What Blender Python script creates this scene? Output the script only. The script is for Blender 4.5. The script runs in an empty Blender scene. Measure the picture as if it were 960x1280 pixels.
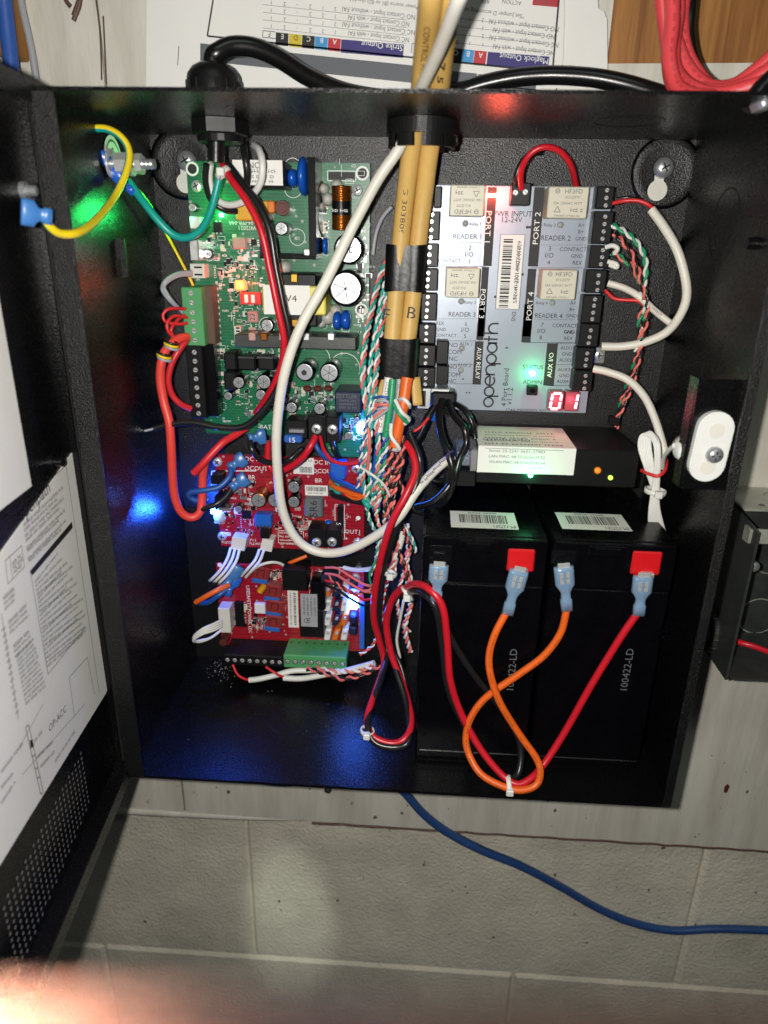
import bpy, math, random
from mathutils import Vector, Matrix
random.seed(7)
sc = bpy.context.scene
COL = sc.collection
# ------------------------------------------------------------------ camera
# calibrated pinhole: world in millimetres, back panel of the enclosure is the plane y = 0, +z up, camera on the -y side
CX, CY, CZ, PITCH, YAW, ROLL, FPX = 8.8449, -441.9765, 290.149, -.3669, .054, -.018, 880.5775
MROT = Matrix.Rotation(YAW, 3, 'Z') @ Matrix.Rotation(PITCH, 3, 'X') @ Matrix.Rotation(ROLL, 3, 'Y')
CR, CF, CU = MROT.col[0].copy(), MROT.col[1].copy(), MROT.col[2].copy()
CPOS = Vector((CX, CY, CZ))
cam = bpy.data.objects.new('camera', bpy.data.cameras.new('camera'))
COL.objects.link(cam)
sc.camera = cam
cam.matrix_world = Matrix(((CR.x, CU.x, -CF.x, CX*.001), (CR.y, CU.y, -CF.y, CY*.001), (CR.z, CU.z, -CF.z, CZ*.001), (0, 0, 0, 1)))
cam.data.sensor_fit = 'HORIZONTAL'; cam.data.sensor_width = 36
cam.data.lens = FPX/960*36
cam.data.clip_start = .002; cam.data.clip_end = 50
cam.data.dof.use_dof = True
cam.data.dof.focus_distance = .42
cam.data.dof.aperture_fstop = 11
# ------------------------------------------------------------------ light
world = bpy.data.worlds.new('World'); sc.world = world; world.use_nodes = True
world.node_tree.nodes['Background'].inputs[0].default_value = (.80, .88, 1, 1)
world.node_tree.nodes['Background'].inputs[1].default_value = .011
sc.view_settings.view_transform = 'Standard'; sc.view_settings.look = 'None'
sc.view_settings.exposure = 0; sc.view_settings.gamma = 1
def lamp(name, loc, power, color, radius=3.):
    l = bpy.data.lights.new(name, 'POINT'); l.energy = power; l.color = color; l.shadow_soft_size = radius*.001
    o = bpy.data.objects.new(name, l); COL.objects.link(o); o.location = Vector(loc)*.001
    return o
def side_lamp(name, loc, power, color, aim):
    l = bpy.data.lights.new(name, 'SPOT'); l.energy = power; l.color = color; l.shadow_soft_size = .0015; l.spot_size = math.radians(130); l.spot_blend = .8
    o = bpy.data.objects.new(name, l); COL.objects.link(o); o.location = Vector(loc)*.001; o.rotation_euler = Vector(aim).to_track_quat('-Z', 'Y').to_euler()
FLASH = CPOS - CR*18 + CU*4
def flash():
    l = bpy.data.lights.new('phone_flash', 'SPOT'); l.energy = 7.0; l.color = (1, .965, .91); l.shadow_soft_size = .0035
    l.spot_size = math.radians(95); l.spot_blend = .1
    o = bpy.data.objects.new('phone_flash', l); COL.objects.link(o); o.matrix_world = cam.matrix_world.copy(); o.location = FLASH*.001
flash()
lamp('phone_flash_spill', FLASH + CF*1.5, .0065, (1, .93, .86), 2.)   # stray light of the flash lens outside its beam
def wall_spot():                                                        # added spot lamp behind the camera for the pale patch on the block wall
    l = bpy.data.lights.new('added_wall_spot', 'SPOT'); l.energy = 3.2; l.color = (.9, 1, .88); l.spot_size = math.radians(9.5); l.spot_blend = .85; l.shadow_soft_size = .004
    o = bpy.data.objects.new('added_wall_spot', l); COL.objects.link(o)
    a = Vector((-.09, -.5, .08)); D = CR*((362-480)/FPX) + CF + CU*((640-1150)/FPX); b = (CPOS + D*((26-CY)/D.y))*.001
    o.location = a; o.rotation_euler = (b-a).to_track_quat('-Z', 'Y').to_euler(); o.scale = (1, 1.7, 1)
wall_spot()
# a dim added fill lamp, out of view, above and behind the photographer
al = bpy.data.lights.new('added_fill', 'AREA'); al.shape = 'RECTANGLE'; al.size = 1.2; al.size_y = .2; al.energy = 3.5; al.color = (.9, 1, .93)
ao = bpy.data.objects.new('added_fill', al); COL.objects.link(ao)
ao.location = (.35, -1.3, 1.7); ao.rotation_euler = (Vector((0, 0, .0)) - Vector(ao.location)).to_track_quat('-Z', 'Y').to_euler()
# ------------------------------------------------------------------ helpers
def P(u, v, d):
    """pixel of the 960x1280 frame and a distance d in front of the back panel -> the point of the place there"""
    D = CR*((u-480)/FPX) + CF + CU*((640-v)/FPX)
    t = (-d - CY)/D.y
    return CPOS + D*t
def PL(u, v, O_, n):
    D = CR*((u-480)/FPX) + CF + CU*((640-v)/FPX)
    t = (O_-CPOS).dot(n)/D.dot(n)
    return CPOS + D*t
def reg(x0, y0, s): return lambda x, y: (x0 + x/s, y0 + y/s)
R2 = reg(220, 180, 960/260); R3 = reg(500, 140, 960/280); R4 = reg(500, 380, 960/280)
R5 = reg(180, 420, 960/280); R6 = reg(220, 660, 960/280); RB = reg(500, 600, 960/360)
def lin(h):
    h = h.lstrip('#'); c = [int(h[i:i+2], 16)/255 for i in (0, 2, 4)]
    return tuple(x/12.92 if x <= .04045 else ((x+.055)/1.055)**2.4 for x in c)
MATS = {}
def mat(name, col, rough=.5, metal=0., bump=0., bscale=900, var=.12, vscale=60, coat=0., trans=0., emit=None, estr=0., rvar=.0, spec=.5, alpha=1.):
    m = bpy.data.materials.new(name); m.use_nodes = True
    nt = m.node_tree; b = nt.nodes['Principled BSDF']
    c = lin(col) if isinstance(col, str) else col
    b.inputs['Base Color'].default_value = (*c, 1); b.inputs['Roughness'].default_value = rough; b.inputs['Metallic'].default_value = metal
    b.inputs['Specular IOR Level'].default_value = spec
    if coat: b.inputs['Coat Weight'].default_value = coat; b.inputs['Coat Roughness'].default_value = .12
    if trans: b.inputs['Transmission Weight'].default_value = trans
    if alpha < 1: b.inputs['Alpha'].default_value = alpha
    if emit: b.inputs['Emission Color'].default_value = (*emit, 1); b.inputs['Emission Strength'].default_value = estr
    tc = nt.nodes.new('ShaderNodeTexCoord')
    if var:
        n = nt.nodes.new('ShaderNodeTexNoise'); n.inputs['Scale'].default_value = vscale; n.inputs['Detail'].default_value = 5; n.inputs['Roughness'].default_value = .65
        nt.links.new(tc.outputs['Object'], n.inputs['Vector'])
        mr = nt.nodes.new('ShaderNodeMapRange'); mr.inputs[1].default_value = .25; mr.inputs[2].default_value = .75
        mr.inputs[3].default_value = 1-var; mr.inputs[4].default_value = 1+var
        nt.links.new(n.outputs['Fac'], mr.inputs[0])
        mx = nt.nodes.new('ShaderNodeVectorMath'); mx.operation = 'SCALE'; mx.inputs[0].default_value = c
        nt.links.new(mr.outputs[0], mx.inputs['Scale']); nt.links.new(mx.outputs[0], b.inputs['Base Color'])
        if rvar:
            m2 = nt.nodes.new('ShaderNodeMapRange'); m2.inputs[1].default_value = .3; m2.inputs[2].default_value = .7
            m2.inputs[3].default_value = max(0, rough-rvar); m2.inputs[4].default_value = min(1, rough+rvar)
            nt.links.new(n.outputs['Fac'], m2.inputs[0]); nt.links.new(m2.outputs[0], b.inputs['Roughness'])
    if bump:
        n2 = nt.nodes.new('ShaderNodeTexNoise'); n2.inputs['Scale'].default_value = bscale; n2.inputs['Detail'].default_value = 3
        nt.links.new(tc.outputs['Object'], n2.inputs['Vector'])
        bp = nt.nodes.new('ShaderNodeBump'); bp.inputs['Strength'].default_value = bump; bp.inputs['Distance'].default_value = .0006
        nt.links.new(n2.outputs['Fac'], bp.inputs['Height']); nt.links.new(bp.outputs[0], b.inputs['Normal'])
    MATS[name] = m
    return m
def M(n): return MATS[n]
ORG = {}
class Frame:
    def __init__(s, O_, R=(1, 0, 0), U=(0, 0, 1)):
        s.O = Vector(O_); s.R = Vector(R).normalized(); s.U = Vector(U).normalized(); s.N = s.R.cross(s.U).normalized()
    def p(s, x, y, h=0): return s.O + s.R*x + s.U*y + s.N*h
FRONT = Frame((0, 0, 0))                       # faces the photographer; N = -y, so h is the distance in front of the back panel
TXT = {}
def glyphs(s):
    if s not in TXT:
        cu = bpy.data.curves.new('t', 'FONT'); cu.body = s; cu.size = 1; cu.resolution_u = 2
        ob = bpy.data.objects.new('t', cu); COL.objects.link(ob)
        dg = bpy.context.evaluated_depsgraph_get(); dg.update()
        me = ob.evaluated_get(dg).to_mesh()
        vs = [v.co.copy() for v in me.vertices]; fs = [tuple(p.vertices) for p in me.polygons]
        ob.evaluated_get(dg).to_mesh_clear()
        bpy.data.objects.remove(ob); bpy.data.curves.remove(cu)
        xs = [v.x for v in vs] or [0, 1]; ys = [v.y for v in vs] or [0, 1]
        TXT[s] = (vs, fs, min(xs), max(xs), min(ys), max(ys))
    return TXT[s]
class MB:
    def __init__(s): s.v = []; s.f = []; s.m = []; s.sm = []
    def add(s, vs, fs, m=0, smooth=False):
        o = len(s.v); s.v += [Vector(v) for v in vs]
        for i, f in enumerate(fs):
            s.f.append(tuple(k+o for k in f)); s.m.append(m[i] if isinstance(m, list) else m); s.sm.append(smooth)
        return s
    def fbox(s, fr, x0, x1, y0, y1, h0, h1, c=0., m=0):
        """box in a frame, its upper (h1) edges and corners chamfered by c"""
        if x1 < x0: x0, x1 = x1, x0
        if y1 < y0: y0, y1 = y1, y0
        c = min(c, (x1-x0)*.45, (y1-y0)*.45, abs(h1-h0)*.9)
        if c <= 0:
            vs = [fr.p(x, y, h) for h in (h0, h1) for x, y in ((x0, y0), (x1, y0), (x1, y1), (x0, y1))]
            fs = [(0, 3, 2, 1), (4, 5, 6, 7), (0, 1, 5, 4), (1, 2, 6, 5), (2, 3, 7, 6), (3, 0, 4, 7)]
            return s.add(vs, fs, m)
        def octo(e, h):
            return [fr.p(*q, h) for q in ((x0+c, y0+e), (x1-c, y0+e), (x1-e, y0+c), (x1-e, y1-c), (x1-c, y1-e), (x0+c, y1-e), (x0+e, y1-c), (x0+e, y0+c))]
        k = c*.0
        vs = octo(k, h0) + octo(k, h1-c) + [fr.p(x, y, h1) for x, y in ((x0+c, y0+c), (x1-c, y0+c), (x1-c, y1-c), (x0+c, y1-c))]
        fs = [tuple(range(7, -1, -1))] + [(i, (i+1) % 8, 8+(i+1) % 8, 8+i) for i in range(8)]
        fs += [(8, 9, 17, 16), (9, 10, 17), (10, 11, 18, 17), (11, 12, 18), (12, 13, 19, 18), (13, 14, 19), (14, 15, 16, 19), (15, 8, 16), (16, 17, 18, 19)]
        return s.add(vs, fs, m)
    def lathe(s, fr, cx, cy, prof, seg=16, m=0, smooth=False, a0=0.):
        vs = []; fs = []
        for r, h in prof:
            for i in range(seg):
                a = a0 + 2*math.pi*i/seg; vs.append(fr.p(cx+r*math.cos(a), cy+r*math.sin(a), h))
        for k in range(len(prof)-1):
            for i in range(seg):
                j = (i+1) % seg; fs.append((k*seg+i, k*seg+j, (k+1)*seg+j, (k+1)*seg+i))
        fs.append(tuple(range(seg-1, -1, -1))); n = (len(prof)-1)*seg; fs.append(tuple(range(n, n+seg)))
        return s.add(vs, fs, m, smooth)
    def cyl(s, p0, p1, r0, r1=None, seg=12, m=0, smooth=True, caps=True):
        p0, p1 = Vector(p0), Vector(p1); r1 = r0 if r1 is None else r1
        ax = (p1-p0).normalized(); a = ax.orthogonal().normalized(); b = ax.cross(a)
        vs = [p + (a*math.cos(2*math.pi*i/seg) + b*math.sin(2*math.pi*i/seg))*r for p, r in ((p0, r0), (p1, r1)) for i in range(seg)]
        fs = [(i, (i+1) % seg, seg+(i+1) % seg, seg+i) for i in range(seg)]
        s.add(vs, fs, m, smooth)
        if caps:
            s.add(vs[:seg], [tuple(range(seg-1, -1, -1))], m); s.add(vs[seg:], [tuple(range(seg))], m)
        return s
    def prism(s, fr, pts, h0, h1, m=0):
        n = len(pts)
        vs = [fr.p(x, y, h0) for x, y in pts] + [fr.p(x, y, h1) for x, y in pts]
        fs = [tuple(range(n-1, -1, -1)), tuple(range(n, 2*n))] + [(i, (i+1) % n, n+(i+1) % n, n+i) for i in range(n)]
        return s.add(vs, fs, m)
    def tube(s, pts, r, seg=8, m=0, sub=6, mfn=None, off=None, rfn=None, a_off=0.):
        pts = smooth_path(pts, sub); n = len(pts)
        T = [(pts[min(i+1, n-1)] - pts[max(i-1, 0)]).normalized() for i in range(n)]
        A = T[0].orthogonal().normalized(); vs = []; fs = []; ms = []
        for i in range(n):
            A = (A - T[i]*A.dot(T[i])).normalized(); B = T[i].cross(A)
            c = pts[i]
            if off: ang, ro = off(i, n); c = c + (A*math.cos(ang) + B*math.sin(ang))*ro
            rr = r if rfn is None else r*rfn(i/(n-1))
            for k in range(seg):
                a = 2*math.pi*k/seg + a_off; vs.append(c + (A*math.cos(a) + B*math.sin(a))*rr)
        for i in range(n-1):
            for k in range(seg):
                j = (k+1) % seg; fs.append((i*seg+k, i*seg+j, (i+1)*seg+j, (i+1)*seg+k)); ms.append(mfn(i, k) if mfn else m)
        s.add(vs, fs, ms, True)
        s.add(vs[:seg], [tuple(range(seg-1, -1, -1))], m); s.add(vs[-seg:], [tuple(range(seg))], m)
        return s
    def rect(s, fr, x0, x1, y0, y1, h=.12, m=0):
        return s.add([fr.p(x0, y0, h), fr.p(x1, y0, h), fr.p(x1, y1, h), fr.p(x0, y1, h)], [(0, 1, 2, 3)], m)
    def line(s, fr, a, b, w=.25, h=.12, m=0):
        a, b = Vector((*a, 0)), Vector((*b, 0)); t = (b-a)
        if t.length < 1e-6: return s
        t.normalize(); n = Vector((-t.y, t.x, 0))*w*.5
        return s.add([fr.p(q.x, q.y, h) for q in (a-n, b-n, b+n, a+n)], [(0, 1, 2, 3)], m)
    def ring(s, fr, cx, cy, r0, r1, h=.12, m=0, seg=20, a0=0, a1=360):
        n = seg; vs = []
        for i in range(n+1):
            a = math.radians(a0 + (a1-a0)*i/n)
            vs += [fr.p(cx+r0*math.cos(a), cy+r0*math.sin(a), h), fr.p(cx+r1*math.cos(a), cy+r1*math.sin(a), h)]
        return s.add(vs, [(2*i, 2*i+1, 2*i+3, 2*i+2) for i in range(n)], m)
    def disc(s, fr, cx, cy, r, h=.12, m=0, seg=16):
        return s.add([fr.p(cx+r*math.cos(2*math.pi*i/seg), cy+r*math.sin(2*math.pi*i/seg), h) for i in range(seg)], [tuple(range(seg))], m)
    def outline(s, fr, x0, x1, y0, y1, w=.25, h=.12, m=0):
        for a, b in (((x0, y0), (x1, y0)), ((x1, y0), (x1, y1)), ((x1, y1), (x0, y1)), ((x0, y1), (x0, y0))): s.line(fr, a, b, w, h, m)
        return s
    def txt(s, fr, t, cx, cy, hgt=None, wid=None, rot=0., h=.12, m=0, align='c'):
        vs, fs, xa, xb, ya, yb = glyphs(t)
        ch = .69 if not hgt else .69
        sy = (hgt/ch) if hgt else None
        sx = wid/max(1e-6, xb-xa) if wid else sy
        if sy is None: sy = sx
        a = math.radians(rot); ca, sa = math.cos(a), math.sin(a); o = []
        x_c = (xa+xb)/2 if align == 'c' else xa
        for v in vs:
            x, y = (v.x-x_c)*sx, (v.y-.345)*sy
            o.append(fr.p(cx + x*ca - y*sa, cy + x*sa + y*ca, h))
        return s.add(o, fs, m)
    def barcode(s, fr, x0, x1, y0, y1, h=.12, vertical=False, rng=None, m=0):
        rng = rng or random.Random(3); p = y0 if vertical else x0; e = y1 if vertical else x1; q = (e-p)/75
        while p < e-2*q:
            w = q*rng.choice((.7, .7, 1.2, 1.9)); w = min(w, e-p)
            if vertical: s.rect(fr, x0, x1, p, p+w, h, m)
            else: s.rect(fr, p, p+w, y0, y1, h, m)
            p += w + q*rng.choice((.8, .8, 1.3, 2.))
        return s
    def greek(s, fr, x0, x1, y, hgt, h=.12, rng=random, m=0, rot=0, piv=None):
        """unreadably small print: a line of word-like strokes"""
        x = x0
        while x < x1:
            wl = rng.randint(2, 8)
            for _ in range(wl):
                if x > x1: break
                w = hgt*rng.uniform(.35, .6); k = rng.random()
                yy0, yy1 = y-hgt*.35, y+hgt*(.35 if k < .7 else .55)
                if k < .5: s.ringbox(fr, x, x+w, yy0, yy1, hgt*.16, h, m)
                else:
                    s.rect(fr, x, x+hgt*.16, yy0, yy1, h, m); s.rect(fr, x+hgt*.16, x+w, y-hgt*.08, y+hgt*.08, h, m)
                x += w + hgt*.18
            x += hgt*.45
        return s
    def ringbox(s, fr, x0, x1, y0, y1, w, h, m):
        s.rect(fr, x0, x1, y0, y0+w, h, m); s.rect(fr, x0, x1, y1-w, y1, h, m)
        return s.rect(fr, x0, x0+w, y0+w, y1-w, h, m)
    def mesh(s, name, mats, org):
        me = bpy.data.meshes.new(name)
        me.from_pydata([tuple((v-org)*.001) for v in s.v], [], s.f)
        for mm in mats: me.materials.append(mm)
        me.polygons.foreach_set('material_index', s.m); me.polygons.foreach_set('use_smooth', s.sm)
        me.update()
        return me
def smooth_path(pts, sub=6):
    pts = [Vector(p) for p in pts]; n = len(pts)
    if n < 3 or sub <= 1: return pts
    o = []
    for i in range(n-1):
        p1, p2 = pts[i], pts[i+1]
        p0 = pts[i-1] if i else p1*2-p2; p3 = pts[i+2] if i+2 < n else p2*2-p1
        for k in range(sub):
            t = k/sub
            o.append(((p1*2) + (p2-p0)*t + (p0*2-p1*5+p2*4-p3)*t*t + (p1*3-p0-p2*3+p3)*t**3)*.5)
    o.append(pts[-1]); return o
def props(o, label=None, cat=None, group=None, kind=None):
    for k, v in (('label', label), ('category', cat), ('group', group), ('kind', kind)):
        if v: o[k] = v
def T(name, loc, label, cat, group=None, kind=None):
    o = bpy.data.objects.new(name, None); COL.objects.link(o); o.empty_display_size = .01
    L = Vector(loc); o.location = L*.001; ORG[o] = L; props(o, label, cat, group, kind)
    return o
def O(name, mb, mats, parent=None, label=None, cat=None, group=None, kind=None, loc=None):
    mats = [M(x) if isinstance(x, str) else x for x in (mats if isinstance(mats, (list, tuple)) else [mats])]
    org = ORG[parent] if parent is not None else (Vector(loc) if loc is not None else (mb.v[0].copy() if mb.v else Vector()))
    ob = bpy.data.objects.new(name, mb.mesh(name, mats, org)); COL.objects.link(ob)
    if parent is not None: ob.parent = parent
    else: ob.location = org*.001
    ORG[ob] = org; props(ob, label, cat, group, kind)
    return ob
def inst(name, me, parent, pos, rz=0., rot=None):
    """a piece that shares its mesh with its likes, at pos (mm)"""
    ob = bpy.data.objects.new(name, me); COL.objects.link(ob); ob.parent = parent
    ob.location = (Vector(pos)-ORG[parent])*.001; ob.rotation_euler = rot or (0, rz, 0)
    ORG[ob] = Vector(pos)
    return ob
def px(rg, x0, y0, x1, y1, d):
    """front face of a piece given by its picture rectangle, on the plane d mm in front of the back panel -> x0, x1, z0, z1"""
    cx, cy = (x0+x1)/2, (y0+y1)/2
    f = rg or (lambda a, b: (a, b))
    return P(*f(x0, cy), d).x, P(*f(x1, cy), d).x, P(*f(cx, y1), d).z, P(*f(cx, y0), d).z
def path(rg, pts, d=None):
    f = rg or (lambda a, b: (a, b))
    return [P(*f(p[0], p[1]), p[2] if len(p) > 2 else d) for p in pts]
# ------------------------------------------------------------------ materials
mat('powder_panel', (.0042, .0042, .0046), .37, bump=.6, bscale=1100, var=.25, vscale=900, rvar=.06)
mat('powder_black', (.0032, .0032, .0036), .27, spec=.34, bump=.3, bscale=1100, var=.25, vscale=900, rvar=.06)
mat('powder_rough', (.0055, .0055, .006), .36, spec=.4, bump=1., bscale=1500, var=.25, vscale=700)
mat('black_plastic', (.007, .007, .0075), .38, bump=.1, bscale=1500, spec=.3)
mat('gloss_black', (.004, .004, .005), .2, var=.2, spec=.3)
mat('battery_black', (.0018, .0018, .0026), .27, spec=.22, bump=.12, bscale=1400, rvar=.08)
mat('black_rubber', (.006, .006, .0065), .28, bump=.06, bscale=600)
mat('terminal_black', (.006, .006, .007), .42, bump=.1, bscale=2000, spec=.25)
mat('white_cable', '#d9d5c9', .42, var=.06, vscale=120, bump=.05, bscale=400)
mat('tan_cable', '#cda75e', .5, var=.10, vscale=90, bump=.06)
mat('tape', (.005, .005, .0055), .34, spec=.22, bump=.25, bscale=260)
mat('red_wire', '#c41b2a', .35, var=.06); mat('coral_wire', '#e0453c', .42, var=.08); mat('pink_cable', '#d9454a', .45, var=.08); mat('thin_red', '#cf2a2f', .4, var=.06)
mat('orange_wire', '#e2621c', .42, var=.06); mat('green_wire', '#1f9464', .4, var=.06); mat('teal_wire', '#149a8c', .36, var=.06)
mat('pink_wire', '#dd6f66', .45, var=.08); mat('blue_wire', '#21519a', .4, var=.08); mat('yellow_wire', '#e4c81e', .4, var=.06)
mat('grey_wire', '#9ea0a4', .42, var=.08); mat('wire_white', '#dcdcd6', .42, var=.05); mat('brown_wire', '#8a5a3a', .45)
mat('wire_black', (.012, .012, .013), .3); mat('cat_blue', '#274a82', .45, var=.1, bump=.06)
mat('ink', (.012, .012, .014), .6, var=0); mat('ink_grey', '#5d6166', .6, var=0); mat('white_ink', '#e6e8e2', .6, var=.05); mat('ink_blue', '#3b3f8c', .6, var=0)
mat('steel', '#b9bcbe', .3, metal=.7, var=.12, vscale=400, bump=.06, bscale=900); mat('tin', '#d6d8d6', .3, metal=.55, var=.1, vscale=300)
mat('dark_steel', '#3f423f', .42, metal=.3, var=.3, vscale=45, rvar=.1, bump=.08, bscale=300)
mat('galvanized', '#b2b4a8', .42, metal=.45, var=.25, vscale=60, rvar=.1)
mat('alu', '#dfe1e0', .3, metal=.9, var=.06, vscale=300)
mat('copper', '#a8672f', .3, metal=.9, var=.2, vscale=500); mat('gold', '#c79b43', .3, metal=1.)
mat('paper', '#e4e3df', .62, var=.05, vscale=14); mat('label_white', '#e3e2dc', .45, var=.03, vscale=40); mat('plate_white', '#d9d7cd', .4, var=.04)
mat('cream', '#cdc8b4', .45, var=.04); mat('white_plastic', '#dfe0dc', .4, var=.04); mat('nylon_white', '#e6e4dc', .38, var=.04, trans=.15)
mat('foil', '#98a1ae', .36, metal=.2, var=.06, vscale=30, bump=.08, bscale=160)
mat('green_block', '#4f9a62', .42, var=.08); mat('green_dark', '#2b6a3c', .45); mat('brown_plastic', '#5a4136', .5)
mat('blue_disc', '#1552b4', .25, coat=.4, var=.06); mat('yellow_plastic', '#d99f1e', .42); mat('yellow_tape', '#d8ce58', .4); mat('orange_plastic', '#d3701e', .4)
mat('red_plastic', '#c8141a', .38, var=.06); mat('dip_red', '#c8342f', .35); mat('pink_part', '#b98f86', .4); mat('grey_part', '#62666a', .5, bump=.2, bscale=900)
mat('fuse_red', '#8a2b2c', .35, coat=.2); mat('fuse_blue', '#2f62b4', .3, coat=.3); mat('trim_blue', '#1e5fb8', .35)
mat('fuse_brown', '#5a2b26', .3, coat=.3); mat('dark_blue_plastic', '#16203a', .45)
mat('sleeve_blue', '#3f74b4', .3, trans=.12, var=.08); mat('sleeve_pale', '#93b4d4', .12, trans=.45, var=.06); mat('sleeve_deep', '#2560c4', .25, trans=.12, var=.06)
mat('bag_grey', '#c8c8c4', .25, trans=.4); mat('hot_glue', '#d8d8d0', .3, trans=.3); mat('orange_print', '#3a2410', .6, var=0)
mat('blue_paint', '#2c56a4', .5, var=.15); mat('purple_print', '#342a72', .55, var=0); mat('red_print', '#b92a35', .55, var=0); mat('cyan_print', '#3c8fc8', .55, var=0); mat('yellow_print', '#cbb62e', .55, var=0)
mat('led_white_blue', (.2, .4, 1), .3, emit=(.07, .25, 1), estr=70); mat('led_green', (.1, .8, .3), .3, emit=(.08, 1, .35), estr=18)
mat('led_red', (.9, .1, .05), .3, emit=(1, .16, .09), estr=30); mat('led_amber', (.8, .25, .02), .3, emit=(1, .2, .03), estr=.5); mat('led_lime', (.4, .8, .1), .3, emit=(.45, 1, .06), estr=2)
mat('segment_red', (.9, .3, .3), .3, emit=(1, .33, .38), estr=7); mat('display_face', '#7d4850', .35); mat('clear_lens', '#d7e8f5', .1, trans=.8)
mat('led_orange', (.9, .3, .08), .3, emit=(1, .17, .05), estr=2.2)
mat('skin', (.50, .22, .15), .5, bump=.15, bscale=700, var=.1, vscale=60)
bs = M('skin').node_tree.nodes['Principled BSDF']; bs.inputs['Subsurface Weight'].default_value = .25; bs.inputs['Subsurface Radius'].default_value = (.006, .002, .001); bs.inputs['Subsurface Scale'].default_value = 1
def pcb(name, col, col2, scale):
    m = mat(name, col, .32, var=0, coat=.3); nt = m.node_tree; b = nt.nodes['Principled BSDF']; L = nt.links.new
    tc = nt.nodes.new('ShaderNodeTexCoord'); mp = nt.nodes.new('ShaderNodeMapping'); L(tc.outputs['Object'], mp.inputs[0])
    mp.inputs['Rotation'].default_value = (math.radians(90), 0, 0)
    br = nt.nodes.new('ShaderNodeTexBrick'); br.offset = .37; br.squash = 1.6; br.squash_frequency = 3
    br.inputs['Scale'].default_value = scale; br.inputs['Mortar Size'].default_value = .035; br.inputs['Brick Width'].default_value = .9; br.inputs['Row Height'].default_value = .16; br.inputs['Bias'].default_value = -.3
    c1, c2 = lin(col), lin(col2)
    br.inputs['Color1'].default_value = (*c1, 1); br.inputs['Color2'].default_value = tuple(x*.82 for x in c1) + (1,); br.inputs['Mortar'].default_value = (*c2, 1)
    L(mp.outputs[0], br.inputs['Vector'])
    vo = nt.nodes.new('ShaderNodeTexVoronoi'); vo.inputs['Scale'].default_value = 190; L(mp.outputs[0], vo.inputs['Vector'])
    lt = nt.nodes.new('ShaderNodeMath'); lt.operation = 'LESS_THAN'; lt.inputs[1].default_value = .16; L(vo.outputs['Distance'], lt.inputs[0])
    mx = nt.nodes.new('ShaderNodeMix'); mx.data_type = 'RGBA'; L(lt.outputs[0], mx.inputs[0]); L(br.outputs['Color'], mx.inputs[6]); mx.inputs[7].default_value = (.32, .33, .3, 1)
    L(mx.outputs[2], b.inputs['Base Color'])
    return m
pcb('pcb_green', '#0a613d', '#14704a', 90); pcb('pcb_red', '#94101f', '#a01c2c', 60)
mat('pit_grey', '#6b665a', .7); mat('pcb_edge', '#5d7a4a', .6); mat('pcb_edge_red', '#7c2026', .6)
def cinder():
    m = mat('cinder_paint', '#e2dcca', .6, var=.24, vscale=13, bump=0); nt = m.node_tree; b = nt.nodes['Principled BSDF']; L = nt.links.new
    tc = nt.nodes.new('ShaderNodeTexCoord'); n = nt.nodes.new('ShaderNodeTexNoise'); n.inputs['Scale'].default_value = 330; n.inputs['Detail'].default_value = 6; n.inputs['Roughness'].default_value = .6
    v = nt.nodes.new('ShaderNodeTexVoronoi'); v.inputs['Scale'].default_value = 170
    L(tc.outputs['Object'], n.inputs[0]); L(tc.outputs['Object'], v.inputs['Vector'])
    pw = nt.nodes.new('ShaderNodeMath'); pw.operation = 'SMOOTH_MIN'; pw.inputs[1].default_value = .3; pw.inputs[2].default_value = .1; L(v.outputs['Distance'], pw.inputs[0])
    ad = nt.nodes.new('ShaderNodeMath'); ad.operation = 'MULTIPLY_ADD'; L(n.outputs['Fac'], ad.inputs[0]); ad.inputs[1].default_value = 1.2; L(pw.outputs[0], ad.inputs[2])
    bp = nt.nodes.new('ShaderNodeBump'); bp.inputs['Strength'].default_value = .6; bp.inputs['Distance'].default_value = .0024; L(ad.outputs[0], bp.inputs['Height']); L(bp.outputs[0], b.inputs['Normal'])
cinder()
def painted(name, c1, c2):
    m = mat(name, c1, .55, var=0); nt = m.node_tree; b = nt.nodes['Principled BSDF']; L = nt.links.new
    tc = nt.nodes.new('ShaderNodeTexCoord'); mp = nt.nodes.new('ShaderNodeMapping'); mp.inputs['Scale'].default_value = (30, 30, 3.5); L(tc.outputs['Object'], mp.inputs[0])
    n = nt.nodes.new('ShaderNodeTexNoise'); n.inputs['Scale'].default_value = 1.6; n.inputs['Detail'].default_value = 8; n.inputs['Roughness'].default_value = .7; L(mp.outputs[0], n.inputs[0])
    n2 = nt.nodes.new('ShaderNodeTexNoise'); n2.inputs['Scale'].default_value = 42; n2.inputs['Detail'].default_value = 9; n2.inputs['Roughness'].default_value = .75; L(tc.outputs['Object'], n2.inputs[0])
    cr = nt.nodes.new('ShaderNodeValToRGB'); cr.color_ramp.elements[0].position = .3; cr.color_ramp.elements[0].color = (*lin(c2), 1); cr.color_ramp.elements[1].position = .62; cr.color_ramp.elements[1].color = (*lin(c1), 1); L(n.outputs['Fac'], cr.inputs[0])
    g = nt.nodes.new('ShaderNodeMapRange'); g.inputs[1].default_value = .64; g.inputs[2].default_value = .68; g.inputs[3].default_value = 0; g.inputs[4].default_value = .75; L(n2.outputs['Fac'], g.inputs[0])
    mx = nt.nodes.new('ShaderNodeMix'); mx.data_type = 'RGBA'; L(g.outputs[0], mx.inputs[0]); L(cr.outputs[0], mx.inputs[6]); mx.inputs[7].default_value = (.12, .10, .08, 1); L(mx.outputs[2], b.inputs['Base Color'])
    bp = nt.nodes.new('ShaderNodeBump'); bp.inputs['Strength'].default_value = .25; bp.inputs['Distance'].default_value = .002; L(n.outputs['Fac'], bp.inputs['Height']); L(bp.outputs[0], b.inputs['Normal'])
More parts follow.
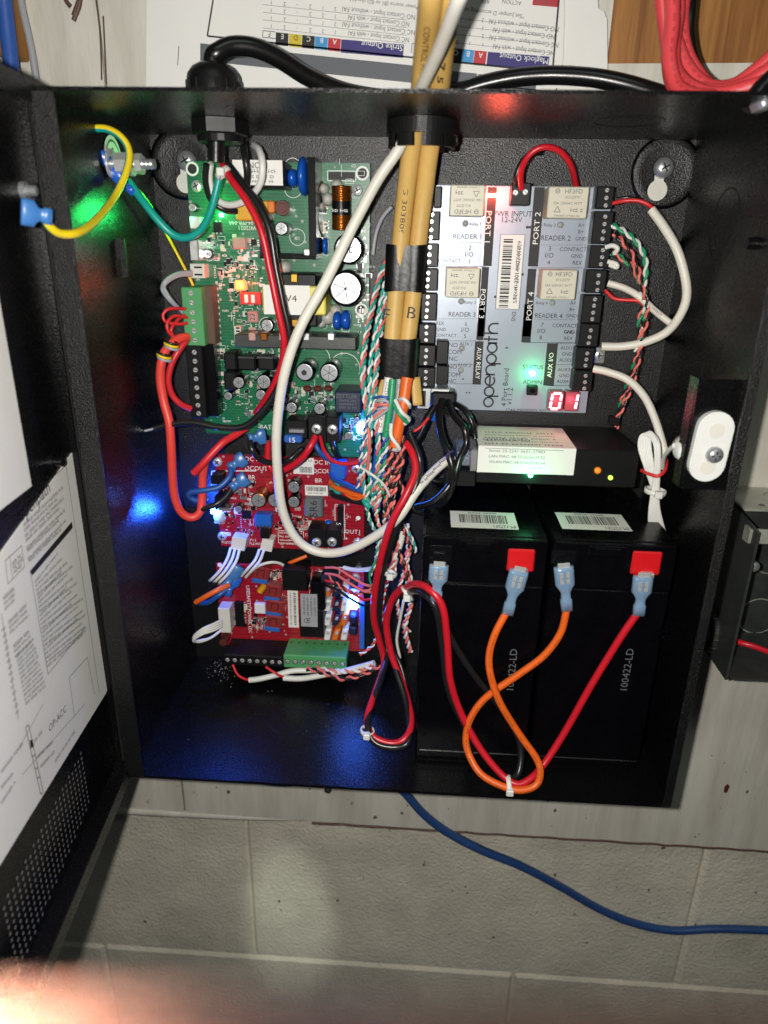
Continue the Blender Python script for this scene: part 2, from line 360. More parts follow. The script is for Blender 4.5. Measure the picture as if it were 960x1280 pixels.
painted('painted_wood', '#d8d5ca', '#b9b4a5')
def wood(name, c1, c2):
    m = mat(name, c1, .5, var=0); nt = m.node_tree; b = nt.nodes['Principled BSDF']; L = nt.links.new
    tc = nt.nodes.new('ShaderNodeTexCoord'); mp = nt.nodes.new('ShaderNodeMapping'); mp.inputs['Scale'].default_value = (160, 160, 9); L(tc.outputs['Object'], mp.inputs[0])
    n = nt.nodes.new('ShaderNodeTexNoise'); n.inputs['Scale'].default_value = 1.; n.inputs['Detail'].default_value = 8; n.inputs['Roughness'].default_value = .65; n.inputs['Distortion'].default_value = .6; L(mp.outputs[0], n.inputs[0])
    cr = nt.nodes.new('ShaderNodeValToRGB'); cr.color_ramp.elements[0].position = .35; cr.color_ramp.elements[0].color = (*lin(c2), 1); cr.color_ramp.elements[1].position = .65; cr.color_ramp.elements[1].color = (*lin(c1), 1)
    L(n.outputs['Fac'], cr.inputs[0]); L(cr.outputs[0], b.inputs['Base Color'])
wood('raw_wood', '#a9763c', '#7a4a22')
# ================================================================== the wall behind
YW = 3.0                                        # face of the painted boards (mm behind the back panel)
seam = P(128, 60, -YW).x
def board(name, pts, m='painted_wood', y0=YW, th=18, label=None, cat=None, kind='structure'):
    fr = Frame((0, y0, 0)); mb = MB(); mb.prism(fr, pts, -th, 0)
    return O(name, mb, m, kind=kind, loc=(0, 0, 0))
zb0 = -153; zb1 = -158
xr = P(767, 50, -YW).x; zr = P(860, 80, -YW).z
board('painted_board', [(-420, zb0+2), (seam-.8, zb0-1), (seam-.8, 200), (seam-1.6, 300), (seam-.6, 420), (seam-1.2, 640), (-420, 640)])
zk = [(430, zr+3), (330, zr-1), (262, zr+1), (225, zr-.6), (190, zr+.8), (150, zr)]
board('painted_board', [(seam+.8, zb0-1), (430, zb1-3), (430, zr+3), (330, zr-1), (262, zr+1), (225, zr-.6), (190, zr+.8), (100, zr), (100, 640), (seam+.8, 640), (seam+.3, 400), (seam+1.4, 300)])
board('wood_board', [(100, zr), (190, zr+.8), (225, zr-.6), (262, zr+1), (330, zr-1), (430, zr+3), (430, 640), (100, 640)], 'raw_wood')
# block wall below: mortar sheet and painted blocks with recessed joints
mb = MB(); mb.fbox(Frame((0, 0, 0)), -520, 560, -760, 300, -60, -29.6)
wallo = O('block_wall', mb, 'cinder_paint', kind='structure', loc=(0, 0, 0))
rng = random.Random(5)
zj = P(480, 1208, -26).z; xj1 = P(873, 1110, -26).x; xj0 = P(312, 1110, -26).x; xj2 = P(640, 1240, -26).x
def block(x0, x1, z0, z1):
    mb = MB(); c = 1.6; fr = Frame((0, 0, 0)); mb.fbox(fr, x0+.4, x1-.4, z0+.4, z1-.4, -40, -26-rng.uniform(0, .8), 3.2)
    O('block', mb, 'cinder_paint', wallo)
bw = xj1-xj0
for k in range(-1, 3):
    block(xj0+(k-1)*bw+0, xj0+k*bw, zj, zj+203)
    block(xj2+(k-1)*bw, xj2+k*bw, zj-203, zj)
for k in range(-1, 3): block(xj2+(k-1)*bw, xj2+k*bw, zj+203, zj+406)
# bead of old caulk under the left board, blue offcut and wood post at the far left, with a thin grey cable
mb = MB(); mb.tube([(-300, 4, -155), (-205, 4, -156.5), (-120, 5, -157), (-65, 7, -157)], 3.6, 8, rfn=lambda t: 1-.75*t**2)
O('caulk_bead', mb, 'painted_wood', label='pale round bead running along the bottom edge of the painted board', cat='caulk bead')
a = P(0, 0, 10); b_ = P(26, 80, 10)
mb = MB(); mb.fbox(FRONT, P(6, 40, 0).x, P(29, 40, 0).x, 380, 560, -2.5, 14, 1.)
O('wood_post', mb, 'raw_wood', label='brown bare wooden strip at the upper left corner beside the grey cable', cat='wood strip')
mb = MB(); mb.tube([P(2, -30, 16), P(6, 10, 16), P(10, 45, 16), P(14, 82, 17), P(17, 130, 17)], 4.2, 10)
O('blue_hose', mb, 'blue_paint', label='thick blue cable hanging in front of the wooden strip at upper left', cat='cable')
mb = MB(); mb.tube([P(22, -30, 3), P(28, 10, 3), P(37, 50, 3), P(44, 90, 3), P(50, 140, 3), P(52, 200, 3)], 2.0, 8)
O('grey_cable', mb, 'grey_wire', label='thin grey cable on the white board right of the wooden strip', cat='cable')
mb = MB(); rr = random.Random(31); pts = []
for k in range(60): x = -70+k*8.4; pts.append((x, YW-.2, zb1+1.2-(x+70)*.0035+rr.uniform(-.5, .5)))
mb.tube(pts, .95, 6, sub=2); O('gap_shadow_strip', mb, 'brown_plastic', label='dark ragged strip standing for the shadow under the painted board right of the pale bead', cat='shadow strip')  # dark brown tube modelled in place of the shadow gap below the board
# scuffs and chips where the paint has come off the board and blocks
rr = random.Random(12)
for nm, lb, n, box_, y_ in (('paint_chips', 'scattered dark chips and scuffs in the paint of the board under the cabinet', 46, (-150, 280, -150, -60), YW), ('paint_pits', 'scattered dark pits in the paint of the block wall', 90, (-300, 330, -330, -165), 25.6)):
    mb = MB()
    for k in range(n):
        x, z = rr.uniform(*box_[:2]), rr.uniform(*box_[2:]); s_ = rr.uniform(.3, 1.3) if k % 7 else rr.uniform(1.2, 2.6); m_ = 6
        if y_ == YW and -155 < x < 155: z = min(z, -30 - 0*x)
        mb.add([Vector((x+s_*rr.uniform(.4, 1)*math.cos(a*math.pi/3), y_-.15, z+s_*rr.uniform(.4, 1.2)*math.sin(a*math.pi/3))) for a in range(m_)], [tuple(range(m_))])
    O(nm, mb, 'pit_grey', kind='stuff', label=lb, cat='paint damage')
# old knot, crack splinter and marks on the board
mb = MB()
for pts in ([(80, -6), (84, 3), (88, 8)], [(101, -5), (99, 8), (95, 18), (92, 26)], [(101, -5), (97, 6), (92, 20)]):
    mb.tube(path(None, pts, -2.2), 1.3, 6, sub=3)
for pts in ([(120, 0), (124, 30), (126, 60), (127, 100)], [(129, 20), (131, 60), (133, 105)]):
    mb.tube(path(None, pts, -2.7), .45, 5, sub=3)
O('crack', mb, 'brown_plastic', label='dark splintered crack running down the white board at upper left', cat='crack')

# ================================================================== enclosure
H, DD, HW = 344.5, 125.7, 152.5
box = T('metal_enclosure', (0, 0, 0), 'open black metal cabinet mounted on the white board and filled with circuit boards', 'cabinet')
fr0 = FRONT
def keyhole_panel():
    mb = MB(); mb.fbox(fr0, -HW, HW, 0, H, -1.5, 0)
    return mb
bosses = [(P(832, 215, 0), 27, P(819, 240, 4)), (P(228, 205, 0), 27, P(229, 232, 4))]
bp = O('back_panel', keyhole_panel(), 'powder_panel', box)
# dished mounting bosses with keyhole and screw
for (c, rad, kh) in bosses:
    mb = MB(); prof = [(15.5, -.3), (14.2, 1.2), (12.0, 2.6), (9.5, 3.4), (4.0, 3.6)]
    # dimple pressed outwards: rim ring then dark floor
    mb.lathe(fr0, c.x, c.z, [(19, .02), (17, .5), (15, .9), (13, .7), (11, .3), (.5, .25)], 36, smooth=True)
    O('mounting_dimple', mb, 'powder_panel', bp)
    q = Vector((c.x-3.5, 0, c.z-9.5)) if c.x > 0 else Vector((c.x+1.5, 0, c.z-10))
    mb = MB(); mb.disc(fr0, q.x, q.z, 5.4, 1.5, seg=24); mb.rect(fr0, q.x-2.5, q.x+2.7, q.z+3.5, q.z+12, 1.48)
    O('keyhole_slot', mb, 'plate_white', bp)
    mb = MB(); sx, sz = q.x+1.6, q.z+11.5
    mb.lathe(fr0, sx, sz, [(5.6, 1.2), (5.6, 2.8), (4.4, 4.2), (2.2, 5.1), (.4, 5.3)], 18, smooth=True)
    for a in (30, 120):
        ca, sa = math.cos(math.radians(a)), math.sin(math.radians(a))
        mb.line(fr0, (sx-2.4*ca, sz-2.4*sa), (sx+2.4*ca, sz+2.4*sa), .9, 5.35, 1)
    O('mounting_screw', mb, ['steel', 'ink'], bp)
mb = MB(); mb.fbox(fr0, -HW, HW, H, H+1.5, -1.5, DD); O('top_panel', mb, 'powder_black', box)
mb = MB(); mb.fbox(fr0, -HW, HW, -1.5, 0, -1.5, DD); bottom = O('bottom_panel', mb, 'powder_black', box)
mb = MB(); mb.fbox(fr0, -HW-1.5, -HW, -1.5, H+1.5, -1.5, DD); sidel = O('side_panel', mb, 'powder_black', box)
mb = MB(); mb.fbox(fr0, HW, HW+1.5, -1.5, H+1.5, -1.5, DD); sider = O('side_panel', mb, 'powder_black', box)
mb = MB(); mb.fbox(fr0, -HW-1.5, -HW+8.6, 0, H, DD, DD+1.5, .4); O('front_lip', mb, 'powder_rough', box)
mb = MB(); mb.fbox(fr0, HW-3.2, HW+1.5, 0, H, DD, DD+1.5, .4); O('front_lip', mb, 'powder_rough', box)
# knockouts pressed in the right and left sides, the top and the bottom
def knockout(parent, fr, cx, cy, r):
    mb = MB(); mb.ring(fr, cx, cy, r-.6, r+.5, .08, 0, 30, 15, 165); mb.ring(fr, cx, cy, r-.6, r+.5, .08, 0, 30, 195, 345)
    mb.ring(fr, cx, cy, r*.62, r*.62+.5, .06, 0, 26, 200, 350)
    O('knockout', mb, 'powder_rough', parent)
frR = Frame((HW, 0, 0), (0, -1, 0), (0, 0, 1))        # inner face of the right side
frR.N = Vector((-1, 0, 0))
frL = Frame((-HW, 0, 0), (0, 1, 0), (0, 0, 1)); frL.N = Vector((1, 0, 0))
frT = Frame((0, 0, H), (1, 0, 0), (0, 1, 0)); frT.N = Vector((0, 0, -1))
frB = Frame((0, 0, 0), (1, 0, 0), (0, 1, 0))
knockout(sider, frR, 55, 238, 14); knockout(sider, frR, 60, 300, 17); knockout(sidel, frL, -62, 190, 14); knockout(sidel, frL, -62, 70, 14)
knockout(box, frT, 100, -62, 16); knockout(bottom, frB, -70, -70, 13)
# small studs on the side walls
mb = MB(); c = P(955, 295, 110); mb.cyl((HW, -100, 292), (HW-4, -100, 292), 2.8, 2.4, 12); O('side_stud', mb, 'gloss_black', sider)
# ---------------- latch bracket and ground stud on the left side
q = P(135, 205, 55)
stud = T('ground_stud', (-HW, -60, q.z), 'zinc grounding bolt with washers on the left inside wall holding blue terminals', 'bolt')
zs = P(135, 205, 60).z; ys = -62
mb = MB(); mb.cyl((-HW, ys, zs), (-HW+24, ys, zs), 2.4, seg=12)
for k in range(6): mb.cyl((-HW+12+k*2, ys, zs), (-HW+13+k*2, ys, zs), 2.7, 2.4, seg=12)
O('bolt_shank', mb, 'steel', stud)
mb = MB(); mb.cyl((-HW+5, ys, zs), (-HW+11, ys, zs), 5.2, seg=6, smooth=False); mb.cyl((-HW+15, ys, zs), (-HW+18, ys, zs), 4.8, seg=6, smooth=False); O('nut', mb, 'tin', stud)
mb = MB(); mb.cyl((-HW+1.6, ys, zs), (-HW+2.8, ys, zs), 6.8, seg=20); mb.cyl((-HW+11.4, ys, zs), (-HW+13, ys, zs), 5.6, seg=18); O('washer', mb, 'tin', stud)
mb = MB(); fg = Frame((-HW, ys+4, zs), (0, 1, 0), (0, 0, 1)); fg.N = Vector((1, 0, 0)); mb.disc(fg, 3, 3, 10.5, .5, seg=28); mb.ring(fg, 3, 3, 7.6, 8.6, .62, 1); mb.line(fg, (3, 8), (3, -2), 1.4, .62, 1)
for k, w in enumerate((9, 6, 3)): mb.line(fg, (3-w/2, -2-2.4*k), (3+w/2, -2-2.4*k), 1.2, .62, 1)
O('ground_sticker', mb, ['label_white', 'green_dark'], box)
x0, x1, z0, z1 = px(None, 120, 298, 148, 330, 60)
mb = MB()
fr = Frame((0, 0, 0)); A0 = P(122, 298, 75); A1 = P(149, 348, 75)
mb.prism(fr, [(A0.x, A1.z+9), (A0.x+6, A1.z+9), (A0.x+6, A1.z), (A1.x, A1.z), (A1.x, A0.z), (A0.x, A0.z)], 62, 64)
mb.fbox(fr, -HW, A0.x+1, A1.z+9, A0.z, 62, 64)
O('latch_bracket', mb, 'powder_rough', box)
# ---------------- door, swung open past square, edge-on to the photographer
ang = math.radians(-10); DE = Vector((math.sin(math.radians(6)), -math.cos(math.radians(6)), 0)); DN = Vector((math.cos(math.radians(6)), math.sin(math.radians(6)), 0))
HING = Vector((-152.5, -128, 0))
fd = Frame(HING - DN*12, -DE, (0, 0, 1)); fd.N = DN.copy()
# frame x runs from the free edge (negative) towards the hinge (0); N faces the inside of the cabinet
WD = 312
door = O('door', MB().fbox(fd, -WD, 17, -2, 347, -1.4, -.01), 'powder_black', box)
mb = MB()
mb.fbox(fd, -WD, 17, -3.4, -2.0, -1.4, 12); mb.fbox(fd, -WD, 17, 347, 348.4, -1.4, 12); mb.fbox(fd, -WD-1.4, -WD, -3.4, 348.4, -1.4, 12); mb.fbox(fd, 17, 18.2, -3.4, 348.4, -1.4, 3)
mb.fbox(fd, -WD, 0, -2, 5.5, 11, 12.2); mb.fbox(fd, -WD, 0, 340, 347, 11, 12.2)
O('door_flange', mb, 'powder_black', door)
def DPT(u, v):
    q = PL(u, v, fd.O, DN) - fd.O
    return q.dot(fd.R), q.dot(fd.U)
# ================================================================== boards: shared builders
def frame_at(d): return Frame((0, -d, 0))
def comp(name, rg, r, d1, d0, m, parent, c=.4, label=None):
    """box-shaped part: picture rectangle r of its front face, front at d1, back at d0"""
    x0, x1, z0, z1 = px(rg, *r, d1); mb = MB(); mb.fbox(FRONT, x0, x1, z0, z1, d0, d1, c)
    o = O(name, mb, m, parent, label=label); o['_r'] = (x0, x1, z0, z1); return o
def clean(o): del o['_r']
def ecap(parent, rg, cx, cy, r, d1, d0, stripe='alu', body='gloss_black', cross=True, ang=25):
    q = P(*rg(cx, cy), d1); q2 = P(*rg(cx+r, cy), d1); R_ = q2.x-q.x
    fr = FRONT; mb = MB()
    mb.lathe(fr, q.x, q.z, [(R_*.96, d0), (R_*1.0, d0+.8), (R_*.94, d0+1.6), (R_, d0+2.6), (R_, d1-.9), (R_*.97, d1-.35), (R_*.9, d1-.1)], 22, smooth=True)
    o = O('capacitor', mb, body, parent)
    mb = MB(); mb.lathe(fr, q.x, q.z, [(R_*.86, d1-.3), (R_*.85, d1+.02), (R_*.8, d1+.05)], 22)
    if cross:
        for a in (ang, ang+60, ang+120):
            t = math.radians(a); mb.line(fr, (q.x-R_*.72*math.cos(t), q.z-R_*.72*math.sin(t)), (q.x+R_*.72*math.cos(t), q.z+R_*.72*math.sin(t)), R_*.05+.08, d1+.09, 1)
    O('capacitor_top', mb, ['steel', 'ink_grey'], o)
    if r*1. > 34:
        mb = MB(); vs = []; n = 6
        for k in range(n+1):
            a = math.radians(-52+ang*0+14*k/n*3-20)
            for h in (d0+3, d1-1.2): vs.append(FRONT.p(q.x+(R_+.06)*math.cos(a), q.z+(R_+.06)*math.sin(a), h))
        mb.add(vs, [(2*i, 2*i+1, 2*i+3, 2*i+2) for i in range(n)]); O('polarity_stripe', mb, stripe, o)
    return o
def screw_mesh(name, r, phillips=False, hex_=False):
    """slotted terminal screw head, axis towards the photographer (-y), centred at the origin"""
    mb = MB(); fr = Frame((0, 0, 0))
    mb.lathe(fr, 0, 0, [(r, -1.2), (r, -.1), (r*.82, .18)] if not phillips else [(r, -.6), (r, .5), (r*.8, 1.25), (r*.4, 1.6), (r*.05, 1.7)], 14, smooth=False)
    t = .19 if not phillips else 1.68
    w = r*(.26 if not phillips else .24); e = r*.78 if not phillips else r*.55
    mb.line(fr, (-e, 0), (e, 0), w, t+.03, 1)
    if phillips: mb.line(fr, (0, -e), (0, e), w, t+.04, 1)
    return mb.mesh(name, [M('tin'), M('ink')], Vector())
SCREW = screw_mesh('terminal_screw', 1.45); SCREW_S = screw_mesh('terminal_screw', 1.12); PHIL = screw_mesh('board_screw', 3.1, True)
rs = random.Random(11)
def screws(parent, pts, d, me=None, name='screw'):
    for (u, v) in pts: inst(name, me or SCREW, parent, P(u, v, d+.1), rot=(0, rs.uniform(-1.2, 1.2), 0))
def hole(mb, rg, cx, cy, r, ds, m_ring=0, m_dark=1):
    q = P(*rg(cx, cy), ds); mb.disc(FRONT, q.x, q.z, r, ds+.1, m_dark, 18); mb.ring(FRONT, q.x, q.z, r, r+1.1, ds+.13, m_ring, 20)
def smd_field(parent, rects, rg, n, ds, seed, name='small_components'):
    """hundreds of tiny resistors, chips and solder pads: real pieces, too small to pick apart"""
    rr = random.Random(seed); mb = MB()
    for (x0, y0, x1, y1), k in zip(rects, n):
        for _ in range(k):
            u, v = rg(rr.uniform(x0, x1), rr.uniform(y0, y1)); q = P(u, v, ds)
            L, W_ = rr.choice(((1.9, 1.1), (1.5, .8), (1.1, .6), (2.6, 1.5), (3.2, 2.4)))
            if rr.random() < .5: L, W_ = W_, L
            k2 = rr.choice((0, 0, 0, 1, 2, 2, 3, 3, 4))
            mb.fbox(FRONT, q.x-L/2, q.x+L/2, q.z-W_/2, q.z+W_/2, ds, ds+.35+rr.random()*.6, 0, k2)
            if L > W_:
                mb.fbox(FRONT, q.x-L/2-.35, q.x-L/2, q.z-W_/2, q.z+W_/2, ds, ds+.3, 0, 4); mb.fbox(FRONT, q.x+L/2, q.x+L/2+.35, q.z-W_/2, q.z+W_/2, ds, ds+.3, 0, 4)
            else:
                mb.fbox(FRONT, q.x-L/2, q.x+L/2, q.z-W_/2-.35, q.z-W_/2, ds, ds+.3, 0, 4); mb.fbox(FRONT, q.x-L/2, q.x+L/2, q.z+W_/2, q.z+W_/2+.35, ds, ds+.3, 0, 4)
    o = O(name, mb, ['terminal_black', 'pink_part', 'cream', 'grey_part', 'tin'], parent, kind='stuff'); return o
def silk(parent, rg, rects, ns, ds, seed, texts=(), extra=None):
    """white print on a board: outlines, pads, designators"""
    rr = random.Random(seed); mb = MB()
    for (x0, y0, x1, y1), n in zip(rects, ns):
        for _ in range(n):
            u, v = rg(rr.uniform(x0, x1), rr.uniform(y0, y1)); q = P(u, v, ds); k = rr.random(); s = rr.uniform(.8, 2.6)
            if k < .3: mb.outline(FRONT, q.x-s, q.x+s, q.z-s*.5, q.z+s*.5, .22, ds+.12)
            elif k < .55: mb.greek(FRONT, q.x, q.x+s*2, q.z, 1.3, ds+.12, rr)
            elif k < .75:
                for j in range(rr.randint(2, 6)): mb.disc(FRONT, q.x, q.z-j*1.3, .42, ds+.12, 1, 8)
            else: mb.line(FRONT, (q.x, q.z), (q.x+rr.uniform(-6, 6), q.z), .22, ds+.12) if rr.random() < .5 else mb.line(FRONT, (q.x, q.z), (q.x, q.z+rr.uniform(-6, 6)), .22, ds+.12)
    for t in texts:
        s, x, y, hg = t[:4]; q = P(*rg(x, y), ds); mb.txt(FRONT, s, q.x, q.z, hg, rot=t[4] if len(t) > 4 else 0, h=ds+.13)
    if extra: extra(mb)
    return O('silkscreen', mb, ['white_ink', 'tin'], parent, kind='stuff')
def standoffs(parent, pts, d):
    for q in pts:
        mb = MB(); mb.cyl((q[0], 0, q[1]), (q[0], -d, q[1]), 3, seg=6, smooth=False); O('standoff', mb, 'steel', parent)
def tblock(parent, rg, r, d1, d0, pts, m, face='slot', me=None, label=None):
    """screw terminal block: body with wire mouths, and its screws"""
    o = comp('terminal_block', rg, r, d1, d0, m, parent, .5, label=label); clean(o)
    screws(o, [rg(*p) for p in pts], d1, me)
    return o
# ================================================================== power supply board (green)
D0 = 12; DS = 13.6
psu = T('power_supply_board', (-78, 0, 176), 'large green circuit board with coil, capacitors and white transformer sticker at the upper left', 'circuit board')
a = P(232, 201, DS); b = P(466, 203, DS); zc = P(250, 541, DS).z; zd = P(440, 571, DS).z; xm = P(400, 550, DS).x
mb = MB(); mb.prism(FRONT, [(a.x, a.z), (a.x, zc), (xm, zc), (xm, zd), (b.x-1.5, zd), (b.x-1.5, a.z)], D0, DS)
O('circuit_board', mb, 'pcb_green', psu)
standoffs(psu, [(a.x+5, a.z-6), (b.x-7, a.z-6), (a.x+5, zc+6), (b.x-7, zd+6)], D0)
def ex(mb):
    for x, y in ((75, 115), (860, 135), (855, 765)): hole(mb, R2, x, y, 2.6, DS, 0, 2)
    x0, x1, z0, z1 = px(R2, 705, 130, 825, 165, DS); mb.rect(FRONT, x0, x1, z0, z1, DS+.1, 2); mb.outline(FRONT, x0-.6, x1+.6, z0-.6, z1+.6, .4, DS+.14)
    for x, y, r in ((540, 110, 5), (540, 205, 5), (560, 430, 4.6), (150, 507, 4), (420, 838, 5)): q = P(*R2(x, y), DS); mb.ring(FRONT, q.x, q.z, r-.3, r, DS+.12)
    for x, y, r in ((735, 100, 9), (860, 140, 9.5)): q = P(*R5(x, y), DS); mb.ring(FRONT, q.x, q.z, r-.35, r, DS+.12, 0, 26, -20, 140)
    # copper tracks between the controls on the left
    rr = random.Random(2)
    for k in range(16):
        x, y = R2(205+k*9, 470+k*3); q = P(x, y, DS); l1 = rr.uniform(6, 18); l2 = rr.uniform(2, 7)
        mb.line(FRONT, (q.x, q.z), (q.x+l2, q.z-l2), .3, DS+.06, 3); mb.line(FRONT, (q.x+l2, q.z-l2), (q.x+l2, q.z-l2-l1), .3, DS+.06, 3); mb.line(FRONT, (q.x, q.z), (q.x-rr.uniform(4, 12), q.z), .3, DS+.06, 3)
        mb.disc(FRONT, q.x+l2, q.z-l2-l1, .5, DS+.07, 1, 8)
    x0, x1, z0, z1 = px(R2, 180, 640, 215, 950, DS)
    for k in range(12): mb.disc(FRONT, (x0+x1)/2, z1-(z1-z0)*k/11, .9, DS+.14, 1, 8)
MATS['pcb_light'] = mat('pcb_light', '#3f9f74', .35)
rr_ = [(90, 430, 400, 640), (180, 640, 400, 900), (640, 90, 890, 250), (850, 300, 895, 900), (690, 760, 880, 880)]
o = silk(psu, R2, rr_, [34, 26, 10, 10, 10], DS, 21, [('04-PFR-04A', 300, 365, 2., 180), ('W/2021', 330, 388, 2.2, 180), ('TB2', 205, 655, 1.6, 90), ('CONN2', 180, 590, 1.4, 90), ('MADE IN USA', 255, 615, 1.5, 90), ('AC', 295, 510, 2.4, 90), ('C1', 560, 435, 1.6)], ex)
o.data.materials.append(M('ink')); o.data.materials.append(M('pcb_light'))
silk(psu, R5, [(320, 20, 400, 380), (400, 150, 640, 360), (620, 200, 820, 330)], [22, 26, 18], DS, 22, [('-BAT+', 525, 390, 2.8), ('C10', 700, 285, 1.6)])
smd_field(psu, [(150, 420, 400, 620), (240, 640, 400, 900), (640, 250, 700, 460), (840, 420, 890, 880)], R2, [64, 34, 16, 24], DS, 31)
smd_field(psu, [(300, 60, 345, 350), (400, 60, 620, 340), (560, 200, 820, 340), (845, 350, 940, 440)], R5, [34, 120, 70, 20], DS, 32)
# label box with an upside caution sticker
o = comp('line_filter', R2, (258, 75, 500, 200), 36, DS, 'terminal_black', psu, .6); clean(o)
x0, x1, z0, z1 = px(R2, 262, 74, 492, 190, 36.1); mb = MB(); mb.rect(FRONT, x0, x1, z0, z1, 36.1)
q = P(*R2(378, 98), 36); mb.txt(FRONT, 'NOTI', q.x, q.z, 3.0, h=36.25, m=1)
for k, y in enumerate((126, 150, 172)):
    q0, q1 = P(*R2(330, y), 36), P(*R2(455, y), 36); mb.greek(FRONT, q0.x, q1.x, q0.z, 2.0, 36.25, random.Random(k), 2)
O('caution_sticker', mb, ['label_white', 'ink', 'ink_grey'], o)
# blue disc varistors seen edge-on
def mov(rg, cx, cy, rx, ry, d1, d0):
    q = P(*rg(cx, cy), (d0+d1)/2); w = P(*rg(cx+rx, cy), (d0+d1)/2).x-q.x; hh = q.z-P(*rg(cx, cy+ry), (d0+d1)/2).z
    mb = MB(); vs = []; fs = []; n, mseg = 10, 18
    for i in range(n+1):
        t = math.pi*i/n; s_, c_ = math.sin(t), math.cos(t)
        for k in range(mseg):
            a_ = 2*math.pi*k/mseg; e = (abs(s_)**.5)
            vs.append(Vector((q.x+w*c_*.9, -((d0+d1)/2+(d1-d0)/2*e*math.sin(a_)), q.z+hh*e*math.cos(a_))))
    for i in range(n):
        for k in range(mseg): fs.append((i*mseg+k, i*mseg+(k+1) % mseg, (i+1)*mseg+(k+1) % mseg, (i+1)*mseg+k))
    mb.add(vs, fs, 0, True)
    for s_ in (-.5, .5): mb.cyl((q.x, -d0-1, q.z+hh*s_*.6), (q.x, -DS, q.z+hh*s_*.6), .45, seg=6, m=1)
    return O('disc_varistor', mb, ['blue_disc', 'tin'], psu)
mov(R2, 540, 158, 24, 44, 30, 17); mov(R2, 590, 150, 26, 92, 38, 15); mov(R2, 745, 815, 22, 44, 30, 16); mov(R2, 785, 812, 26, 46, 30, 16)
mov(R2, 690, 470, 14, 40, 26, 16)
# black heatsink plate standing on edge, its foot across the bottom
o = comp('heatsink', R2, (610, 60, 645, 520), 40, DS, 'gloss_black', psu, .3); clean(o)
o = comp('heatsink', R2, (385, 505, 645, 530), 34, DS, 'gloss_black', psu, .3); clean(o)
o = comp('bridge_rectifier', R2, (385, 430, 430, 512), 26, DS, 'terminal_black', psu, .4); clean(o)
o = comp('transistor', R2, (590, 485, 622, 515), 37, 28, 'tin', psu, .4); clean(o)
# hot glue blobs
for x, y, r in ((680, 205, 2.6), (700, 255, 3.0), (740, 190, 3.), (665, 290, 2.2), (700, 800, 4.), (735, 770, 3.2), (500, 570, 3.4), (670, 830, 2.4)):
    q = P(*R2(x, y), 20); mb = MB(); mb.lathe(FRONT, q.x, q.z, [(r*1.1, DS), (r*1.2, DS+3), (r*.95, DS+7), (r*.5, DS+9), (r*.1, DS+9.4)], 10, smooth=True); O('glue_blob', mb, 'hot_glue', psu)
# wound coil: black core with copper turns and a printed band
x0, x1, z0, z1 = px(R2, 715, 190, 800, 395, 34); xc = (x0+x1)/2; rc = (x1-x0)/2; yc = -34+rc
mb = MB(); mb.cyl((xc, yc, z0), (xc, yc, z1), rc*.86, seg=20); coil = O('coil', mb, 'gloss_black', psu)
mb = MB(); n = 26
for k in range(n):
    z = z0+(z1-z0)*(k+.5)/n
    if .33 < (k+.5)/n < .66: continue
    ring = [Vector((xc+rc*.95*math.cos(t*math.pi/8), yc+rc*.95*math.sin(t*math.pi/8), z+.3*math.sin(t*.4))) for t in range(17)]
    mb.tube(ring, .52, 6, sub=1)
O('copper_winding', mb, 'copper', coil)
mb = MB(); zz0, zz1 = z0+(z1-z0)*.33, z0+(z1-z0)*.67
mb.cyl((xc, yc, zz0), (xc, yc, zz1), rc*1.02, seg=20)
mb.txt(Frame((0, 0, 0)), '100uH', xc, (zz0+zz1)/2-1.5, 1.6, wid=8, h=34.6, m=1)
mb2 = MB(); mb2.v, mb2.f, mb2.m, mb2.sm = mb.v, mb.f, [0]*len(mb.m), mb.sm
mb = MB(); mb.cyl((xc, yc, zz0), (xc, yc, zz1), rc*1.02, seg=20); mb.greek(FRONT, xc-4, xc+4, (zz0+zz1)/2-1.5, 1.8, -yc+rc*1.06, random.Random(4), 1)
O('coil_band', mb, ['tape', 'white_ink'], coil)
mb = MB(); 
for k in range(7):
    q = P(*R2(650+k*3, 300), 24); mb.tube([(q.x, -16, q.z-14), (q.x-.6, -30, q.z-8), (q.x-.6, -31, q.z+8), (q.x, -16, q.z+14)], .5, 6)
O('copper_winding', mb, 'copper', psu)
# capacitors
ecap(psu, R2, 795, 485, 68, 46, DS); ecap(psu, R2, 782, 668, 80, 46, DS, ang=40); ecap(psu, R2, 485, 390, 30, 30, DS); ecap(psu, R2, 145, 507, 22, 20, DS)
ecap(psu, R2, 75, 293, 19, 20, DS); ecap(psu, R2, 420, 838, 30, 24, DS)
ecap(psu, R5, 688, 155, 40, 34, DS, cross=False); ecap(psu, R5, 793, 158, 42, 34, DS); ecap(psu, R5, 632, 307, 25, 28, DS); ecap(psu, R5, 752, 312, 26, 28, DS)
ecap(psu, R5, 405, 200, 26, 28, DS); ecap(psu, R5, 513, 197, 32, 28, DS); ecap(psu, R5, 500, 253, 24, 24, DS); ecap(psu, R5, 360, 258, 19, 22, DS)
q = P(*R5(686, 157), 34); mb = MB(); mb.disc(FRONT, q.x, q.z, 1.6, 34.3); O('ink_dot', mb, 'ink', psu)
q = P(*R2(775, 490), 46); mb = MB(); mb.greek(FRONT, q.x-3, q.x+3, q.z, 4.5, 46.3, random.Random(9)); O('ink_mark', mb, 'ink_blue', psu)
q = P(*R2(490, 295), 24); mb = MB(); mb.lathe(FRONT, q.x, q.z, [(4.1, DS), (4.1, 23), (3.8, 24)], 22); mb.lathe(FRONT, q.x, q.z, [(2.6, 24), (2.4, 24.15)], 16, 0); O('round_fuse', mb, 'fuse_brown', psu)
